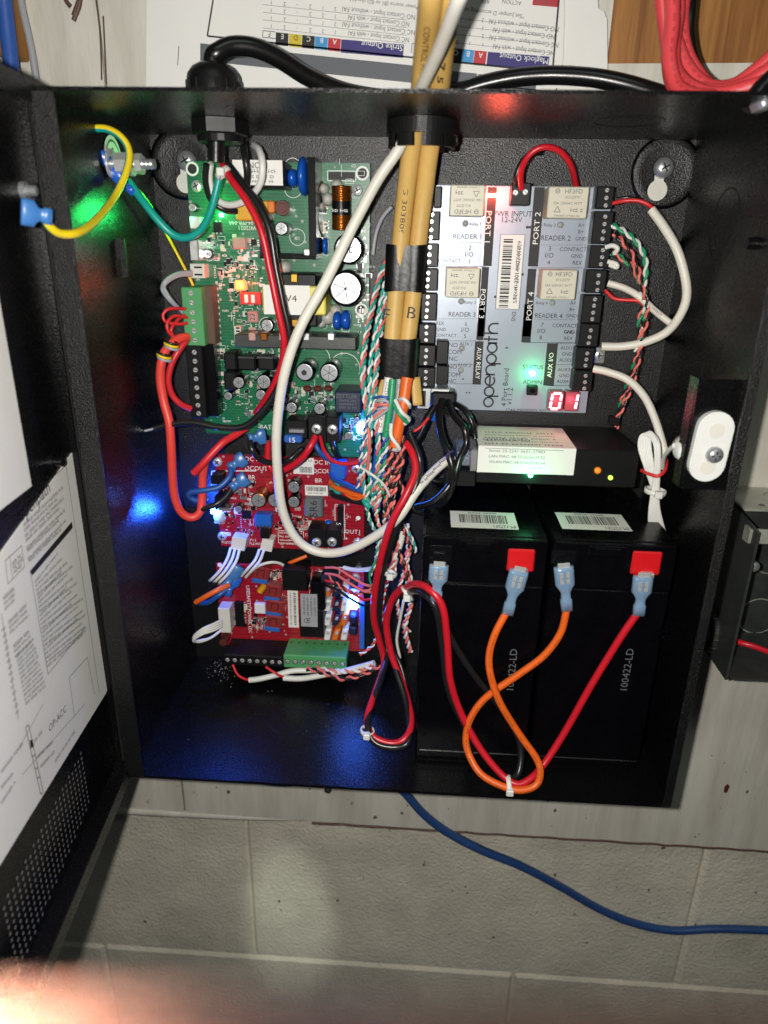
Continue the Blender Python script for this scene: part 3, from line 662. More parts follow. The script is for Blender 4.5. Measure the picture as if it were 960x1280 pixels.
# yellow film capacitor
o = comp('film_capacitor', R2, (275, 262, 425, 352), 26, DS, 'yellow_plastic', psu, .6); clean(o)
o = comp('film_capacitor', R2, (420, 262, 455, 318), 24, DS, 'orange_plastic', psu, .6); clean(o)
def chip(parent, rg, r, d1, d0, npin, vert=True, m='terminal_black'):
    o = comp('chip', rg, r, d1, d0+.3, m, parent, .25); x0, x1, z0, z1 = o['_r']; clean(o); mb = MB()
    for k in range(npin):
        t = (k+.5)/npin
        if vert:
            z = z0+(z1-z0)*t
            mb.fbox(FRONT, x0-1., x0, z-.3, z+.3, d0, d0+.8); mb.fbox(FRONT, x1, x1+1., z-.3, z+.3, d0, d0+.8)
        else:
            x = x0+(x1-x0)*t
            mb.fbox(FRONT, x-.3, x+.3, z0-1., z0, d0, d0+.8); mb.fbox(FRONT, x-.3, x+.3, z1, z1+1., d0, d0+.8)
    O('pins', mb, 'tin', o); return o
chip(psu, R2, (172, 360, 208, 408), DS+3.4, DS, 2, False); chip(psu, R2, (345, 440, 372, 470), DS+2, DS, 3)
o = comp('metal_tab', R2, (62, 440, 104, 540), 30, DS, 'alu', psu, .5); clean(o); o = comp('white_block', R2, (62, 335, 115, 390), 24, DS, 'white_plastic', psu, .5); clean(o)
o = comp('square_inductor', R2, (258, 430, 325, 485), DS+3, DS, 'pink_part', psu, .8); x0, x1, z0, z1 = o['_r']; clean(o)
o = comp('square_inductor', R2, (330, 772, 378, 825), DS+4, DS, 'pink_part', psu, .8); clean(o)
q = P(*R2(352, 798), DS+4); mb = MB(); mb.txt(FRONT, '22', q.x, q.z, 3, rot=90, h=DS+4.1); O('marking', mb, 'ink', o)
o = comp('indicator_lamp', R2, (268, 630, 318, 678), DS+5, DS, 'led_orange', psu, 1.); clean(o)
q = P(*R2(293, 654), DS+8); lamp('indicator_glow', q, .015, (1, .08, .03), 1.5)
o = comp('dip_switch', R2, (296, 686, 392, 742), DS+5, DS, 'dip_red', psu, .4); x0, x1, z0, z1 = o['_r']; clean(o); mb = MB()
for k in range(2):
    x = x0+(x1-x0)*(.3+.32*k); mb.fbox(FRONT, x-1.1, x+1.1, z0+1.2, z1-1.2, DS+4.8, DS+5.4, .1); mb.txt(FRONT, str(k+1), x, z0+.7, .9, h=DS+5.15)
O('switch_lever', mb, 'white_ink', o)
def jst(parent, rg, r, d1, d0, n, vert=True, m='nylon_white'):
    o = comp('plug_socket', rg, r, d1, d0, m, parent, .4); x0, x1, z0, z1 = o['_r']; clean(o); mb = MB()
    for k in range(n):
        t = (k+.5)/n
        if vert: mb.fbox(FRONT, x0+(x1-x0)*.3, x1-(x1-x0)*.15, z0+(z1-z0)*t-.5, z0+(z1-z0)*t+.5, d1-.3, d1+.06)
        else: mb.fbox(FRONT, x0+(x1-x0)*t-.5, x0+(x1-x0)*t+.5, z0+(z1-z0)*.2, z1-(z1-z0)*.3, d1-.3, d1+.06)
    O('contact', mb, 'terminal_black', o); return o
jst(psu, R2, (65, 552, 130, 620), DS+9, DS, 2); jst(psu, R2, (268, 842, 300, 915), DS+7, DS, 5)
# transformer with white sticker
o = comp('transformer', R2, (465, 598, 650, 842), 40, DS, 'terminal_black', psu, .8); tr = o; clean(o)
o = comp('winding_tape', R2, (398, 655, 690, 788), 42.5, 18, 'yellow_tape', tr, .8); clean(o)
x0, x1, z0, z1 = px(R2, 405, 652, 618, 788, 42.7); mb = MB(); mb.rect(FRONT, x0, x1, z0, z1, 42.7); q = P(*R2(520, 712), 42.7); mb.txt(FRONT, 'PV4', q.x, q.z, 3.4, wid=9, h=42.9, m=1); O('transformer_label', mb, ['label_white', 'ink'], tr)
for r in ((528, 598, 562, 640), (532, 808, 566, 845)): o = comp('core_clip', R2, r, 41, 30, 'gold', tr, .5); clean(o)
# long metal heatsink bar across the middle
o = comp('heatsink_bar', R2, (272, 885, 830, 945), 36, DS, 'dark_steel', psu, .5); clean(o)
for x, mm in ((350, 'pink_part'), (405, 'copper'), (490, 'alu'), (600, 'alu'), (715, 'alu')):
    o2 = comp('power_transistor', R2, (x-16, 872, x+16, 908), 38, 30, mm, psu, .5); clean(o2)
# green and black terminal strips at the left edge
tg = tblock(psu, R2, (32, 662, 125, 932), 32, DS, [(68, 688), (71, 733), (75, 778), (79, 820), (83, 862), (87, 906)], 'green_block', label='green six-way terminal block')
o = comp('wire_guard', R2, (128, 655, 176, 925), 24, DS, 'brown_plastic', tg, .4); clean(o)
tbk = tblock(psu, R5, (190, 38, 258, 352), 32, DS, [(215, 70), (218, 108), (220, 146), (223, 184), (226, 222), (228, 260), (231, 297), (234, 332)], 'terminal_black', label='black eight-way terminal block')
o = comp('wire_guard', R5, (262, 35, 308, 345), 26, DS, 'gloss_black', tbk, .4); clean(o)
mb = MB()
for k in range(11):
    q = P(*R5(318, 30+k*31), DS+3); mb.fbox(FRONT, q.x-.7, q.x+.7, q.z-.7, q.z+.7, DS, DS+5, .2)
O('header_pins', mb, 'tin', psu)
for r in ((342, 70, 396, 148), (342, 152, 396, 234), (400, 92, 478, 148), (486, 92, 560, 148)):
    o = comp('power_inductor', R5, r, 28, DS, 'terminal_black', psu, 1.); clean(o)
for r in ((402, 88, 470, 98), (490, 88, 552, 98)): o = comp('inductor_plate', R5, r, 30, 18, 'dark_steel', psu, .2); clean(o)
for x in (700, 745, 790): 
    o = comp('resistor', R5, (x-20, 214, x+18, 240), DS+5, DS+1, 'fuse_brown', psu, 1.2); clean(o)
o = comp('relay', R5, (818, 238, 932, 330), 36, DS, 'dark_blue_plastic', psu, .7); clean(o); mb = MB()
q = P(*R5(868, 258), 36); mb.txt(FRONT, 'ZETTLER', q.x, q.z, 2.2, h=36.15)
for k in range(3): q0, q1 = P(*R5(838, 276+k*15), 36), P(*R5(910, 276+k*15), 36); mb.greek(FRONT, q0.x, q1.x, q0.z, 1.6, 36.15, random.Random(k+5))
O('relay_print', mb, 'ink_grey', o)
tb3 = tblock(psu, R5, (703, 345, 838, 458), 32, DS, [(740, 398), (808, 400)], 'terminal_black', me=PHIL)
o = comp('barrier_wall', R5, (768, 345, 780, 458), 36, 26, 'terminal_black', tb3, .4); clean(o)
o = comp('fuse_holder', R5, (608, 362, 700, 440), 30, DS, 'terminal_black', psu, .6); fh = o; clean(o); o = comp('metal_bar', R5, (620, 400, 686, 416), 32, 26, 'alu', fh, .3); clean(o)
o = comp('blade_fuse', R5, (598, 428, 676, 460), 34, 20, 'fuse_blue', psu, 1.); clean(o); q = P(*R5(636, 446), 34); mb = MB(); mb.txt(FRONT, '15', q.x, q.z, 3.2, h=34.15); O('fuse_rating', mb, 'white_ink', o)
# blue indicator at the lower right corner
ecap(psu, R5, 876, 428, 19, 24, DS, cross=True); ecap(psu, R5, 912, 360, 14, 20, DS)
o = comp('indicator_lamp', R5, (912, 376, 954, 420), DS+5, DS, 'led_white_blue', psu, .8); clean(o)
lamp('indicator_glow', P(*R5(934, 398), DS+7), .05, (.015, .12, 1), 1.5)
silk(psu, R5, [(850, 345, 940, 440)], [6], DS, 23, [('DC', 905, 433, 3.2)])
screws(psu, [R2(95, 195), R2(838, 215)], DS+.6, PHIL, 'board_screw')
o = comp('indicator_lamp', R2, (196, 318, 214, 338), DS+3, DS, 'led_green', psu, .6); clean(o)
side_lamp('indicator_glow', P(*R2(170, 320), DS+13)-Vector((9, 0, 0)), .14, (.02, 1, .16), (-1, -.35, -.15)); lamp('indicator_glow', P(*R2(185, 300), DS+8), .012, (.02, 1, .16), 1.5)
# ================================================================== four-port controller board
CD0, CD = 17, 18.6
ctl = T('controller_board', (54, 0, 195), 'silver-white access controller board with big vertical black lettering and red digits', 'circuit board')
a = P(552, 231, CD); b = P(752, 232, CD); zb = P(640, 514, CD).z; xl = P(528, 400, CD).x; xr_ = P(748, 400, CD).x
x0c, x1c = xl, P(727, 517, CD).x+1
mb = MB(); mb.fbox(FRONT, xl, x1c+1.5, zb, a.z, CD0, CD, .3); O('circuit_board', mb, 'foil', ctl)
standoffs(ctl, [(xl+6, zb+8), (x1c-6, zb+8), (xl+6, a.z-8), (x1c-6, a.z-8)], CD0)
mb = MB(); fr = FRONT
def bx(rg, x0, y0, x1, y1, m=0, h=CD+.12): X0, X1, Z0, Z1 = px(rg, x0, y0, x1, y1, CD); mb.rect(fr, X0, X1, Z0, Z1, h, m)
def tx(rg, s, x, y, hg, rot=0, m=0, wid=None): q = P(*rg(x, y), CD); mb.txt(fr, s, q.x, q.z, hg, wid=wid, rot=rot, h=CD+.2, m=m)
# black strips carrying the port names, white letters
bx(R3, 366, 322, 404, 660); bx(R3, 342, 664, 372, 962); bx(R4, 332, 2, 362, 155); bx(R4, 316, 160, 352, 345)
bx(R3, 562, 322, 606, 662); bx(R3, 536, 672, 572, 962); bx(R4, 526, 2, 566, 165); bx(R4, 622, 168, 668, 350)
for rg, s, x, y, rot, hg in ((R3, 'PORT 1', 378, 492, -90, 16), (R3, 'PORT 3', 353, 822, -90, 16), (R3, 'PORT 2', 585, 498, 90, 16.5), (R3, 'PORT 4', 556, 832, 90, 15.5), (R4, 'AUX RELAY', 336, 254, -90, 18.5), (R4, 'AUX I/O', 644, 262, 90, 14.5)):
    tx(rg, s, x, y, 2.9 if s[0] == 'P' else 2.6, rot, 1, wid=hg)
# fine panel lines
def ln(rg, x0, y0, x1, y1, w=.22, m=0): p, q = P(*rg(x0, y0), CD), P(*rg(x1, y1), CD); mb.line(fr, (p.x, p.z), (q.x, q.z), w, CD+.12, m)
for args in ((R3, 170, 662, 365, 662), (R3, 560, 668, 800, 668), (R4, 200, 158, 350, 158), (R4, 200, 258, 350, 258), (R4, 200, 342, 350, 342), (R4, 530, 165, 750, 165), (R4, 668, 168, 750, 168), (R4, 668, 260, 745, 260), (R4, 640, 350, 740, 350)): ln(*args)
def dash(rg, x0, x1, y):
    n = 18
    for k in range(n): xx = x0+(x1-x0)*k/n; ln(rg, xx, y, xx+(x1-x0)/n*.55, y)
dash(R3, 180, 360, 560); dash(R3, 605, 800, 570); dash(R3, 165, 335, 886); dash(R3, 575, 755, 890)
for x, y in ((365, 322), (342, 664)): ln(R3, x-3, y, x-12, y+330, .3, 2)
for rg, s, x, y, hg in ((R3, 'READER 1', 288, 533, 2.6), (R3, 'READER 2', 668, 540, 2.6), (R3, 'READER 3', 266, 867, 2.5), (R3, 'READER 4', 637, 873, 2.5), (R3, '2', 300, 582, 2.3), (R3, 'I/O', 297, 610, 2.5), (R3, '1', 298, 640, 2.3), (R3, '3', 642, 585, 2.3), (R3, 'I/O', 640, 614, 2.5), (R3, '4', 637, 645, 2.3), (R3, '6', 283, 908, 2.3), (R3, 'I/O', 280, 933, 2.5), (R4, '5', 279, 137, 2.3), (R3, '7', 610, 912, 2.3), (R3, 'I/O', 606, 938, 2.5), (R4, '8', 603, 143, 2.3),
    (R3, 'CONTACT', 742, 588, 2.1), (R3, 'GND', 758, 617, 2.), (R3, 'REX', 760, 646, 2.), (R3, 'A+', 777, 485, 1.9), (R3, 'B+', 775, 513, 1.9), (R3, 'GND', 775, 543, 1.9), (R3, 'A+', 742, 818, 1.9), (R3, 'B+', 738, 846, 1.9), (R3, 'GND', 735, 873, 1.9), (R3, 'CONTACT', 706, 915, 2.), (R3, 'GND', 724, 942, 1.9), (R4, 'GND', 726, 120, 1.9), (R4, 'REX', 722, 147, 1.9), (R3, 'CONTACT', 212, 638, 1.8), (R3, 'REX', 172, 905, 1.8), (R3, 'CONTACT', 196, 957, 1.8), (R3, 'GND', 176, 932, 1.8),
    (R4, 'AUX1', 712, 188, 1.9), (R4, 'GND', 715, 214, 1.9), (R4, 'AUX2', 708, 240, 1.9), (R4, 'AUX3', 702, 281, 1.9), (R4, 'GND', 704, 306, 1.9), (R4, 'AUX4', 696, 331, 1.9), (R4, 'NO', 228, 175, 2.5), (R4, 'COM', 234, 205, 2.5), (R4, 'NC', 228, 234, 2.5), (R4, 'NO', 225, 268, 2.5), (R4, 'COM', 229, 302, 2.5), (R4, 'NC', 222, 330, 2.5), (R4, 'AUX 1', 282, 171, 1.9), (R4, 'AUX 2', 276, 262, 1.9), (R3, 'Relay 1', 322, 480, 1.6), (R3, 'Relay 2', 642, 484, 1.6), (R3, 'Relay 3', 300, 815, 1.6), (R3, 'Relay 4', 608, 818, 1.6),
    (R3, 'PWR INPUT', 484, 436, 2.8), (R3, '12-24V', 481, 461, 2.8), (R4, 'STATUS', 570, 270, 2.4), (R4, 'ADMIN', 567, 334, 2.4), (R4, '1244-09000000-502', 540, 456, 2.1)): tx(rg, s, x, y, hg)
tx(R3, 'S/N: 41-2301-0402-01629', 500, 690, 1.9, 90); tx(R3, 'SN2', 487, 876, 2.3, 90); tx(R4, '4 Port Board', 450, 358, 3., 90); tx(R4, 'v1.1.2', 470, 395, 3., 90)
for x, y in ((545, 494), (556, 494), (408, 792), (420, 792), (525, 696)): 
    q = P(*R3(x, y), CD); mb.disc(fr, q.x, q.z, .75, CD+.13, 0, 10)
for x, y in ((455, 188), (460, 188), (285, 380), (298, 380), (270, 322)):
    q = P(*R4(x, y), CD); mb.disc(fr, q.x, q.z, .5, CD+.13, 0, 10)
rr = random.Random(8)
for k in range(5): q = P(*R4(225+k*12, 395), CD); mb.txt(fr, '-', q.x, q.z, .1, h=CD+.1) if 0 else None
fv = Frame((0, 0, 0), (0, 0, 1), (-1, 0, 0))
O('board_print', mb, ['ink', 'white_ink', 'alu'], ctl)
# the big vertical maker's name: rounded stroke letters, reading upwards
mb = MB(); qb, qt = P(*R4(388, 440), CD), P(*R4(408, 70), CD)
base = P(*R4(420, 250), CD).x; z0 = qb.z; LEN = qt.z-qb.z
fw = Frame((P(*R4(411, 250), CD).x, 0, z0), (0, 0, 1), (-1, 0, 0))      # x runs up the board, y to the left
assert fw.N.y < 0
fw.O = fw.O.copy()
r = LEN/8.05/2*.88; st = r*.36; pit = LEN/7.86
def stem(x, y0, y1): mb.rect(fw, x-st/2, x+st/2, y0, y1, CD+.16)
def bowl(cx, a0=0, a1=360): mb.ring(fw, cx, r, r-st/2, r+st/2, CD+.16, 0, 28, a0, a1)
xs = [r+i*pit for i in range(8)]
for i, ch in enumerate('openpath'):
    c = xs[i] if i < 6 else (xs[5]+pit*.92 if i == 6 else xs[5]+pit*1.72)
    if ch == 'o': bowl(c)
    if ch == 'p': bowl(c); stem(c-r, -r*1.05, r)
    if ch == 'e': bowl(c, 0, 318); mb.rect(fw, c-r, c+r, r-st/2, r+st/2, CD+.15)
    if ch == 'n' : bowl(c, 0, 180); stem(c-r, 0, 2*r); stem(c+r, 0, r)
    if ch == 'a': bowl(c); stem(c+r, 0, 2*r)
    if ch == 't': stem(c-r*.35, 0, 2.9*r); mb.rect(fw, c-r*.85, c+r*.3, 2*r-st, 2*r, CD+.15)
    if ch == 'h': bowl(c, 0, 180); stem(c-r, 0, 3.1*r); stem(c+r, 0, r)
O('maker_lettering', mb, 'ink', ctl)
# serial sticker
x0, x1, z0, z1 = px(R3, 415, 525, 528, 845, CD+.1); mb = MB(); mb.rect(fr, x0+1, x1-1, z0, z1, CD+.14); X0, X1, Z0, Z1 = px(R3, 434, 535, 474, 838, CD+.2); mb.barcode(fr, X0, X1, Z0, Z1, CD+.24, True, m=1)
tt = P(*R3(502, 688), CD); mb.txt(fr, 'S/N: 41-2301-0402-01629', tt.x, tt.z, 2.2, wid=None, rot=90, h=CD+.24, m=1); mb.outline(fr, x0+.6, x1-.6, z0, z1, .2, CD+.2, 1)
O('serial_sticker', mb, ['label_white', 'ink'], ctl)
# cream relays
def relay(r, flip):
    o = comp('relay', R3, r, CD+15.5, CD, 'cream', ctl, .5); x0, x1, z0, z1 = o['_r']; clean(o); mb = MB(); w = x1-x0; h = z1-z0; d = CD+15.65; f2 = FRONT
    cx, cy = (x0+x1)/2, (z0+z1)/2; s = -1 if flip else 1; rot = 180 if flip else 0
    for t, dx, dy, hg in (('HF3FD', .12, .36, 2.2), ('012-ZSTF', .1, .17, 1.3), ('10A 250VAC WTT', 0, -.02, 1.3)): mb.txt(f2, t, cx+s*dx*w, cy+s*dy*h, hg, rot=rot, h=d)
    mb.ring(f2, cx-s*.28*w, cy+s*.36*h, .9, 1.2, d); mb.line(f2, (cx-s*.28*w-1, cy+s*.36*h), (cx-s*.28*w+1, cy+s*.36*h), .3, d)
    a, b2, c2 = (cx-s*.25*w, cy-s*.12*h), (cx-s*.25*w-1.6, cy-s*.3*h), (cx-s*.25*w+1.6, cy-s*.3*h)
    mb.line(f2, a, b2, .3, d); mb.line(f2, b2, c2, .3, d); mb.line(f2, c2, a, .3, d)
    mb.greek(f2, cx+w*(.08 if not flip else -.35), cx+w*(.35 if not flip else -.08), cy-s*.24*h, 2.2, d, random.Random(1)); mb.greek(f2, cx-w*.32, cx+w*.32, cy-s*.42*h, 1.1, d, random.Random(2))
    O('relay_print', mb, 'ink_grey', o)
relay((215, 312, 362, 446), True); relay((634, 320, 806, 456), False); relay((196, 668, 340, 796), True); relay((606, 677, 756, 804), False)
for rg, x, y in ((R3, 280, 478), (R3, 686, 484), (R3, 262, 811), (R3, 652, 817), (R4, 265, 189), (R4, 261, 282)):
    q = P(*rg(x, y), CD); mb = MB(); mb.lathe(FRONT, q.x, q.z, [(1.7, CD), (1.7, CD+1), (1.1, CD+1.6), (.3, CD+1.9)], 14, smooth=True); O('relay_lamp', mb, 'bag_grey', ctl)
# terminal blocks with their screws along both edges
BD = CD+9.5
right = [(R3, (842, 318, 916, 414), [(888, 335), (885, 368), (882, 400)]), (R3, (826, 424, 910, 566), [(880, 448), (877, 480), (873, 512), (868, 543)]), (R3, (812, 570, 898, 670), [(870, 592), (866, 622), (861, 652)]),
    (R3, (795, 675, 884, 776), [(852, 700), (849, 732), (846, 763)]), (R3, (780, 784, 866, 905), [(836, 803), (832, 830), (828, 860), (824, 888)]), (R4, (768, 84, 852, 184), [(818, 113), (813, 142), (808, 168)]), (R4, (752, 186, 832, 280), [(803, 212), (799, 238), (795, 264)]), (R4, (742, 284, 826, 374), [(796, 308), (793, 335), (790, 362)])]
for rg, r, pts in right: tblock(ctl, rg, r, BD, CD, pts, 'terminal_black', me=SCREW_S)
left = [(R3, (146, 318, 178, 410), []), (R3, (118, 425, 170, 550), [(138, 440), (136, 470), (134, 505), (132, 538)]), (R3, (108, 562, 164, 665), [(128, 580), (126, 612), (124, 643)]), (R3, (100, 670, 162, 766), [(121, 690), (119, 718), (117, 747)]), (R3, (90, 776, 158, 894), [(119, 792), (117, 820), (115, 850), (113, 878)]), (R4, (80, 85, 152, 170), [(114, 98), (113, 126), (112, 154)]), (R4, (76, 176, 152, 266), [(113, 198), (111, 226), (109, 254)]), (R4, (72, 272, 150, 356), [(111, 290), (110, 318), (108, 344)])]
for rg, r, pts in left: tblock(ctl, rg, r, BD, CD, pts, 'terminal_black', me=SCREW_S)
for r in ((156, 158, 206, 258), (156, 264, 206, 346)): o = comp('aux_relay', R4, r, CD+10, CD, 'terminal_black', ctl, .5); clean(o)
# silver edge strip that joins the right-hand blocks
tp = tblock(ctl, R3, (478, 302, 560, 400), CD+11, CD, [(495, 345), (537, 343)], 'terminal_black', me=SCREW, label='two-way power input terminal')
for x in (380, 402, 428):
    q = P(*R3(x, 358), CD); mb = MB(); mb.fbox(FRONT, q.x-1.2, q.x+1.2, q.z-1., q.z+1., CD, CD+1.2, .3); O('indicator_lamp', mb, 'led_red', ctl)
for x in (385, 425): lamp('indicator_glow', P(*R3(x, 358), CD+6), .014, (1, .1, .05), 1.2)
q = P(*R4(567, 297), CD); mb = MB(); mb.lathe(FRONT, q.x, q.z, [(1.9, CD), (1.9, CD+1), (1.2, CD+1.8), (.3, CD+2)], 14, smooth=True); O('indicator_lamp', mb, 'led_green', ctl); lamp('indicator_glow', q-Vector((0, 7, 0)), .011, (.04, 1, .3), 1.2)
o = comp('push_button', R4, (545, 350, 590, 392), CD+4, CD, 'terminal_black', ctl, .4); clean(o); q = P(*R4(567, 370), CD+4); mb = MB(); mb.lathe(FRONT, q.x, q.z, [(1.7, CD+4), (1.7, CD+5.5), (1.5, CD+5.8)], 14); O('button_cap', mb, 'gloss_black', o)
# two-digit display
for k, (r, segs) in enumerate((((636, 374, 700, 458), 'abcdef'), ((708, 376, 768, 460), 'bc'))):
    o = comp('digit_display', R4, r, CD+7, CD, 'display_face', ctl, .4); x0, x1, z0, z1 = o['_r']; clean(o)
    cx, cz = (x0+x1)/2, (z0+z1)/2; w, h = 2.6, 4.6; sk = .5; mb = MB(); d = CD+7.1
    S = {'a': ((-w+.5, h), (w-.5, h)), 'b': ((w, h-.5), (w, .5)), 'c': ((w, -.5), (w, -h+.5)), 'd': ((-w+.5, -h), (w-.5, -h)), 'e': ((-w, -.5), (-w, -h+.5)), 'f': ((-w, h-.5), (-w, .5))}
    for s_ in segs:
        (ax_, az), (bx_, bz) = S[s_]; mb.line(FRONT, (cx+ax_+az*.1, cz+az), (cx+bx_+bz*.1, cz+bz), 1.35, d)
    O('lit_segments', mb, 'segment_red', o)
    lamp('digit_glow', (cx, -d-6, cz), .004, (1, .12, .2), 2.)
# usb-like grey module and black plug at the lower left, bracket clip at the right
o = comp('port_module', R4, (76, 360, 132, 450), CD+8, CD, 'alu', ctl, .4); clean(o); x0, x1, z0, z1 = px(R4, 84, 372, 110, 440, CD+8.2); mb = MB(); mb.rect(FRONT, x0, x1, z0, z1, CD+8.15); O('port_label', mb, 'ink', o)
o = comp('plug_shell', R4, (132, 362, 212, 384), CD+12, CD, 'alu', ctl, .5); clean(o)
x0, x1, z0, z1 = px(R4, 838, 185, 884, 258, 8); mb = MB(); mb.fbox(FRONT, x0, x1, z0, z1, 4, 6, .6); o = O('edge_clip', mb, 'alu', ctl); inst('board_screw', PHIL, o, P(*R4(851, 220), 7))
# ================================================================== red distribution board (upper)
RD0, RD = 10, 11.6
r1 = T('power_distribution_board', (-77, 0, 94), 'red circuit board below the green one with blue wire lugs and grey inductor', 'circuit board')
a = P(268, 567, RD); b = P(456, 569, RD); z1_ = P(360, 686, RD).z
mb = MB(); mb.fbox(FRONT, a.x, b.x, z1_, a.z-.4, RD0, RD, .2); O('circuit_board', mb, 'pcb_red', r1)
standoffs(r1, [(a.x+5, a.z-6), (b.x-5, a.z-6), (a.x+5, z1_+6), (b.x-5, z1_+6)], RD0)
def ex(mb):
    x0, x1, z0, z1 = px(R5, 576, 836, 684, 888, RD); mb.outline(FRONT, x0, x1, z0, z1, .35, RD+.12)
    for k in range(4): mb.greek(FRONT, x0+1, x1-1, z1-1.6-k*2.6, 1.6, RD+.12, random.Random(k)); 
    x0, x1, z0, z1 = px(R5, 822, 726, 856, 868, RD); mb.outline(FRONT, x0-.5, x1+.5, z0-.5, z1+.5, .4, RD+.12)
    q = P(*R5(918, 780), RD); mb.disc(FRONT, q.x, q.z, 1.5, RD+.12)
    p0 = [P(*R5(x, y), RD) for x, y in ((290, 640), (290, 580), (310, 578), (480, 578))]
    for i in range(3): mb.line(FRONT, (p0[i].x, p0[i].z), (p0[i+1].x, p0[i+1].z), .6, RD+.1)
    q = P(*R5(790, 803), RD); mb.ring(FRONT, q.x, q.z, 2.6, 2.9, RD+.12)
silk(r1, R5, [(340, 600, 470, 860), (580, 740, 700, 840), (690, 700, 940, 880)], [18, 12, 10], RD, 41, [('DC IN', 470, 527, 2.9), ('DCOUT', 482, 567, 2.9), ('BR', 463, 605, 2.9), ('DC IN', 765, 541, 2.9), ('DCOUT', 772, 579, 2.9), ('BR', 749, 619, 2.9), ('OUT1', 893, 838, 2.9), ('+', 868, 868, 2.6), ('FLEXIO', 360, 884, 1.8), ('FLEXIO', 478, 890, 1.8), ('JP2 2', 466, 874, 1.6), ('TB1', 705, 823, 1.5), ('F1', 880, 775, 1.4), ('L1', 780, 725, 1.4), ('FAULT', 325, 800, 1.7)], ex)
smd_field(r1, [(340, 600, 470, 860), (560, 740, 700, 830), (690, 790, 820, 830)], R5, [60, 34, 16], RD, 42)
screws(r1, [R5(315, 540), R5(335, 858), R5(910, 568), R5(915, 885)], RD+.6, PHIL, 'board_screw')
ecap(r1, R5, 490, 705, 33, 26, RD, body='copper'); ecap(r1, R5, 560, 705, 32, 24, RD); ecap(r1, R5, 642, 648, 28, 22, RD); ecap(r1, R5, 642, 712, 27, 22, RD); ecap(r1, R5, 405, 742, 17, 18, RD)
chip(r1, R5, (418, 750, 458, 784), RD+2, RD, 4, False)
o = comp('power_inductor', R5, (684, 700, 766, 780), RD+7, RD, 'grey_part', r1, 1.2); clean(o); q = P(*R5(726, 740), RD+7); mb = MB(); mb.txt(FRONT, '5R6', q.x, q.z, 5., rot=90, h=RD+7.1); O('marking', mb, 'ink', o)
o = comp('jumper_block', R5, (474, 768, 545, 822), RD+8, RD, 'trim_blue', r1, .6); x0, x1, z0, z1 = o['_r']; clean(o); mb = MB()
for k in range(4): mb.fbox(FRONT, x0+(x1-x0)*(.15+.22*k)-.5, x0+(x1-x0)*(.15+.22*k)+.5, z0-1, z0+2, RD+4, RD+8.4, .1)
O('jumper_pin', mb, 'gold', o)
o = comp('jumper_cap', R5, (496, 826, 536, 870), RD+9, RD, 'terminal_black', r1, .6); clean(o)
for r, sd in (((690, 640, 788, 684), 1), ((640, 522, 728, 592), 2)):
    x0, x1, z0, z1 = px(R5, *r, RD+.2); mb = MB(); mb.rect(FRONT, x0, x1, z0, z1, RD+.2)
    if sd == 1: mb.barcode(FRONT, x0+1, x1-1, z0+3, z1-1, RD+.3, m=1); mb.greek(FRONT, x0+2, x1-3, z0+1.6, 1.5, RD+.3, random.Random(4), 1)
    else: mb.greek(FRONT, x0+1, x1-1, z1-2, 1.5, RD+.3, random.Random(6), 1); mb.barcode(FRONT, x0+4, x1-1, z0+1, z0+5, RD+.3, m=1)
    O('barcode_sticker', mb, ['label_white', 'ink'], r1)
t1 = tblock(r1, R5, (702, 832, 845, 905), 28, RD, [(740, 884), (806, 882)], 'terminal_black', me=PHIL); o = comp('barrier_wall', R5, (768, 832, 780, 905), 32, 22, 'terminal_black', t1, .4); clean(o)
o = comp('inline_fuse', R5, (828, 732, 852, 862), RD+6, RD, 'terminal_black', r1, .7); clean(o); q = P(*R5(833, 815), RD+6); mb = MB(); mb.txt(FRONT, '7.5', q.x, q.z, 3., rot=80, h=RD+6.1); O('fuse_rating', mb, 'white_ink', o)
q = P(*R5(790, 805), RD+4); mb = MB(); mb.lathe(FRONT, q.x, q.z, [(1.6, RD), (2.6, RD+2.5), (2.2, RD+4.5), (.6, RD+5.5)], 12, smooth=True); O('blue_bead', mb, 'blue_disc', r1)
for r in ((286, 598, 330, 640), (300, 690, 345, 748)): o = comp('lug_block', R5, r, 24, RD, 'terminal_black', r1, .6); clean(o)
o = comp('metal_tab', R5, (318, 738, 372, 750), 25, 16, 'alu', r1, .3); clean(o)
o = comp('indicator_lamp', R5, (284, 734, 322, 764), RD+5, RD, 'led_white_blue', r1, .6); clean(o); lamp('indicator_glow', P(*R5(296, 748), RD+9)-Vector((6, 0, 0)), .2, (.01, .09, 1), 1.5)
q = P(*R5(322, 780), RD+3); mb = MB(); mb.lathe(FRONT, q.x, q.z, [(4, RD), (4.2, RD+2), (3, RD+4), (.8, RD+5)], 12, smooth=True); O('glue_blob', mb, 'hot_glue', r1)
def plug(parent, rg, pts, d1, d0):
    fr2 = FRONT; mb = MB(); v = [P(*rg(*p), d1) for p in pts]; mb.prism(fr2, [(q.x, q.z) for q in v], d0, d1); return O('plug', mb, 'nylon_white', parent)
plug(r1, R5, [(378, 862), (438, 870), (430, 922), (372, 912)][::-1], RD+9, RD); plug(r1, R5, [(508, 868), (556, 876), (546, 926), (496, 916)][::-1], RD+9, RD)
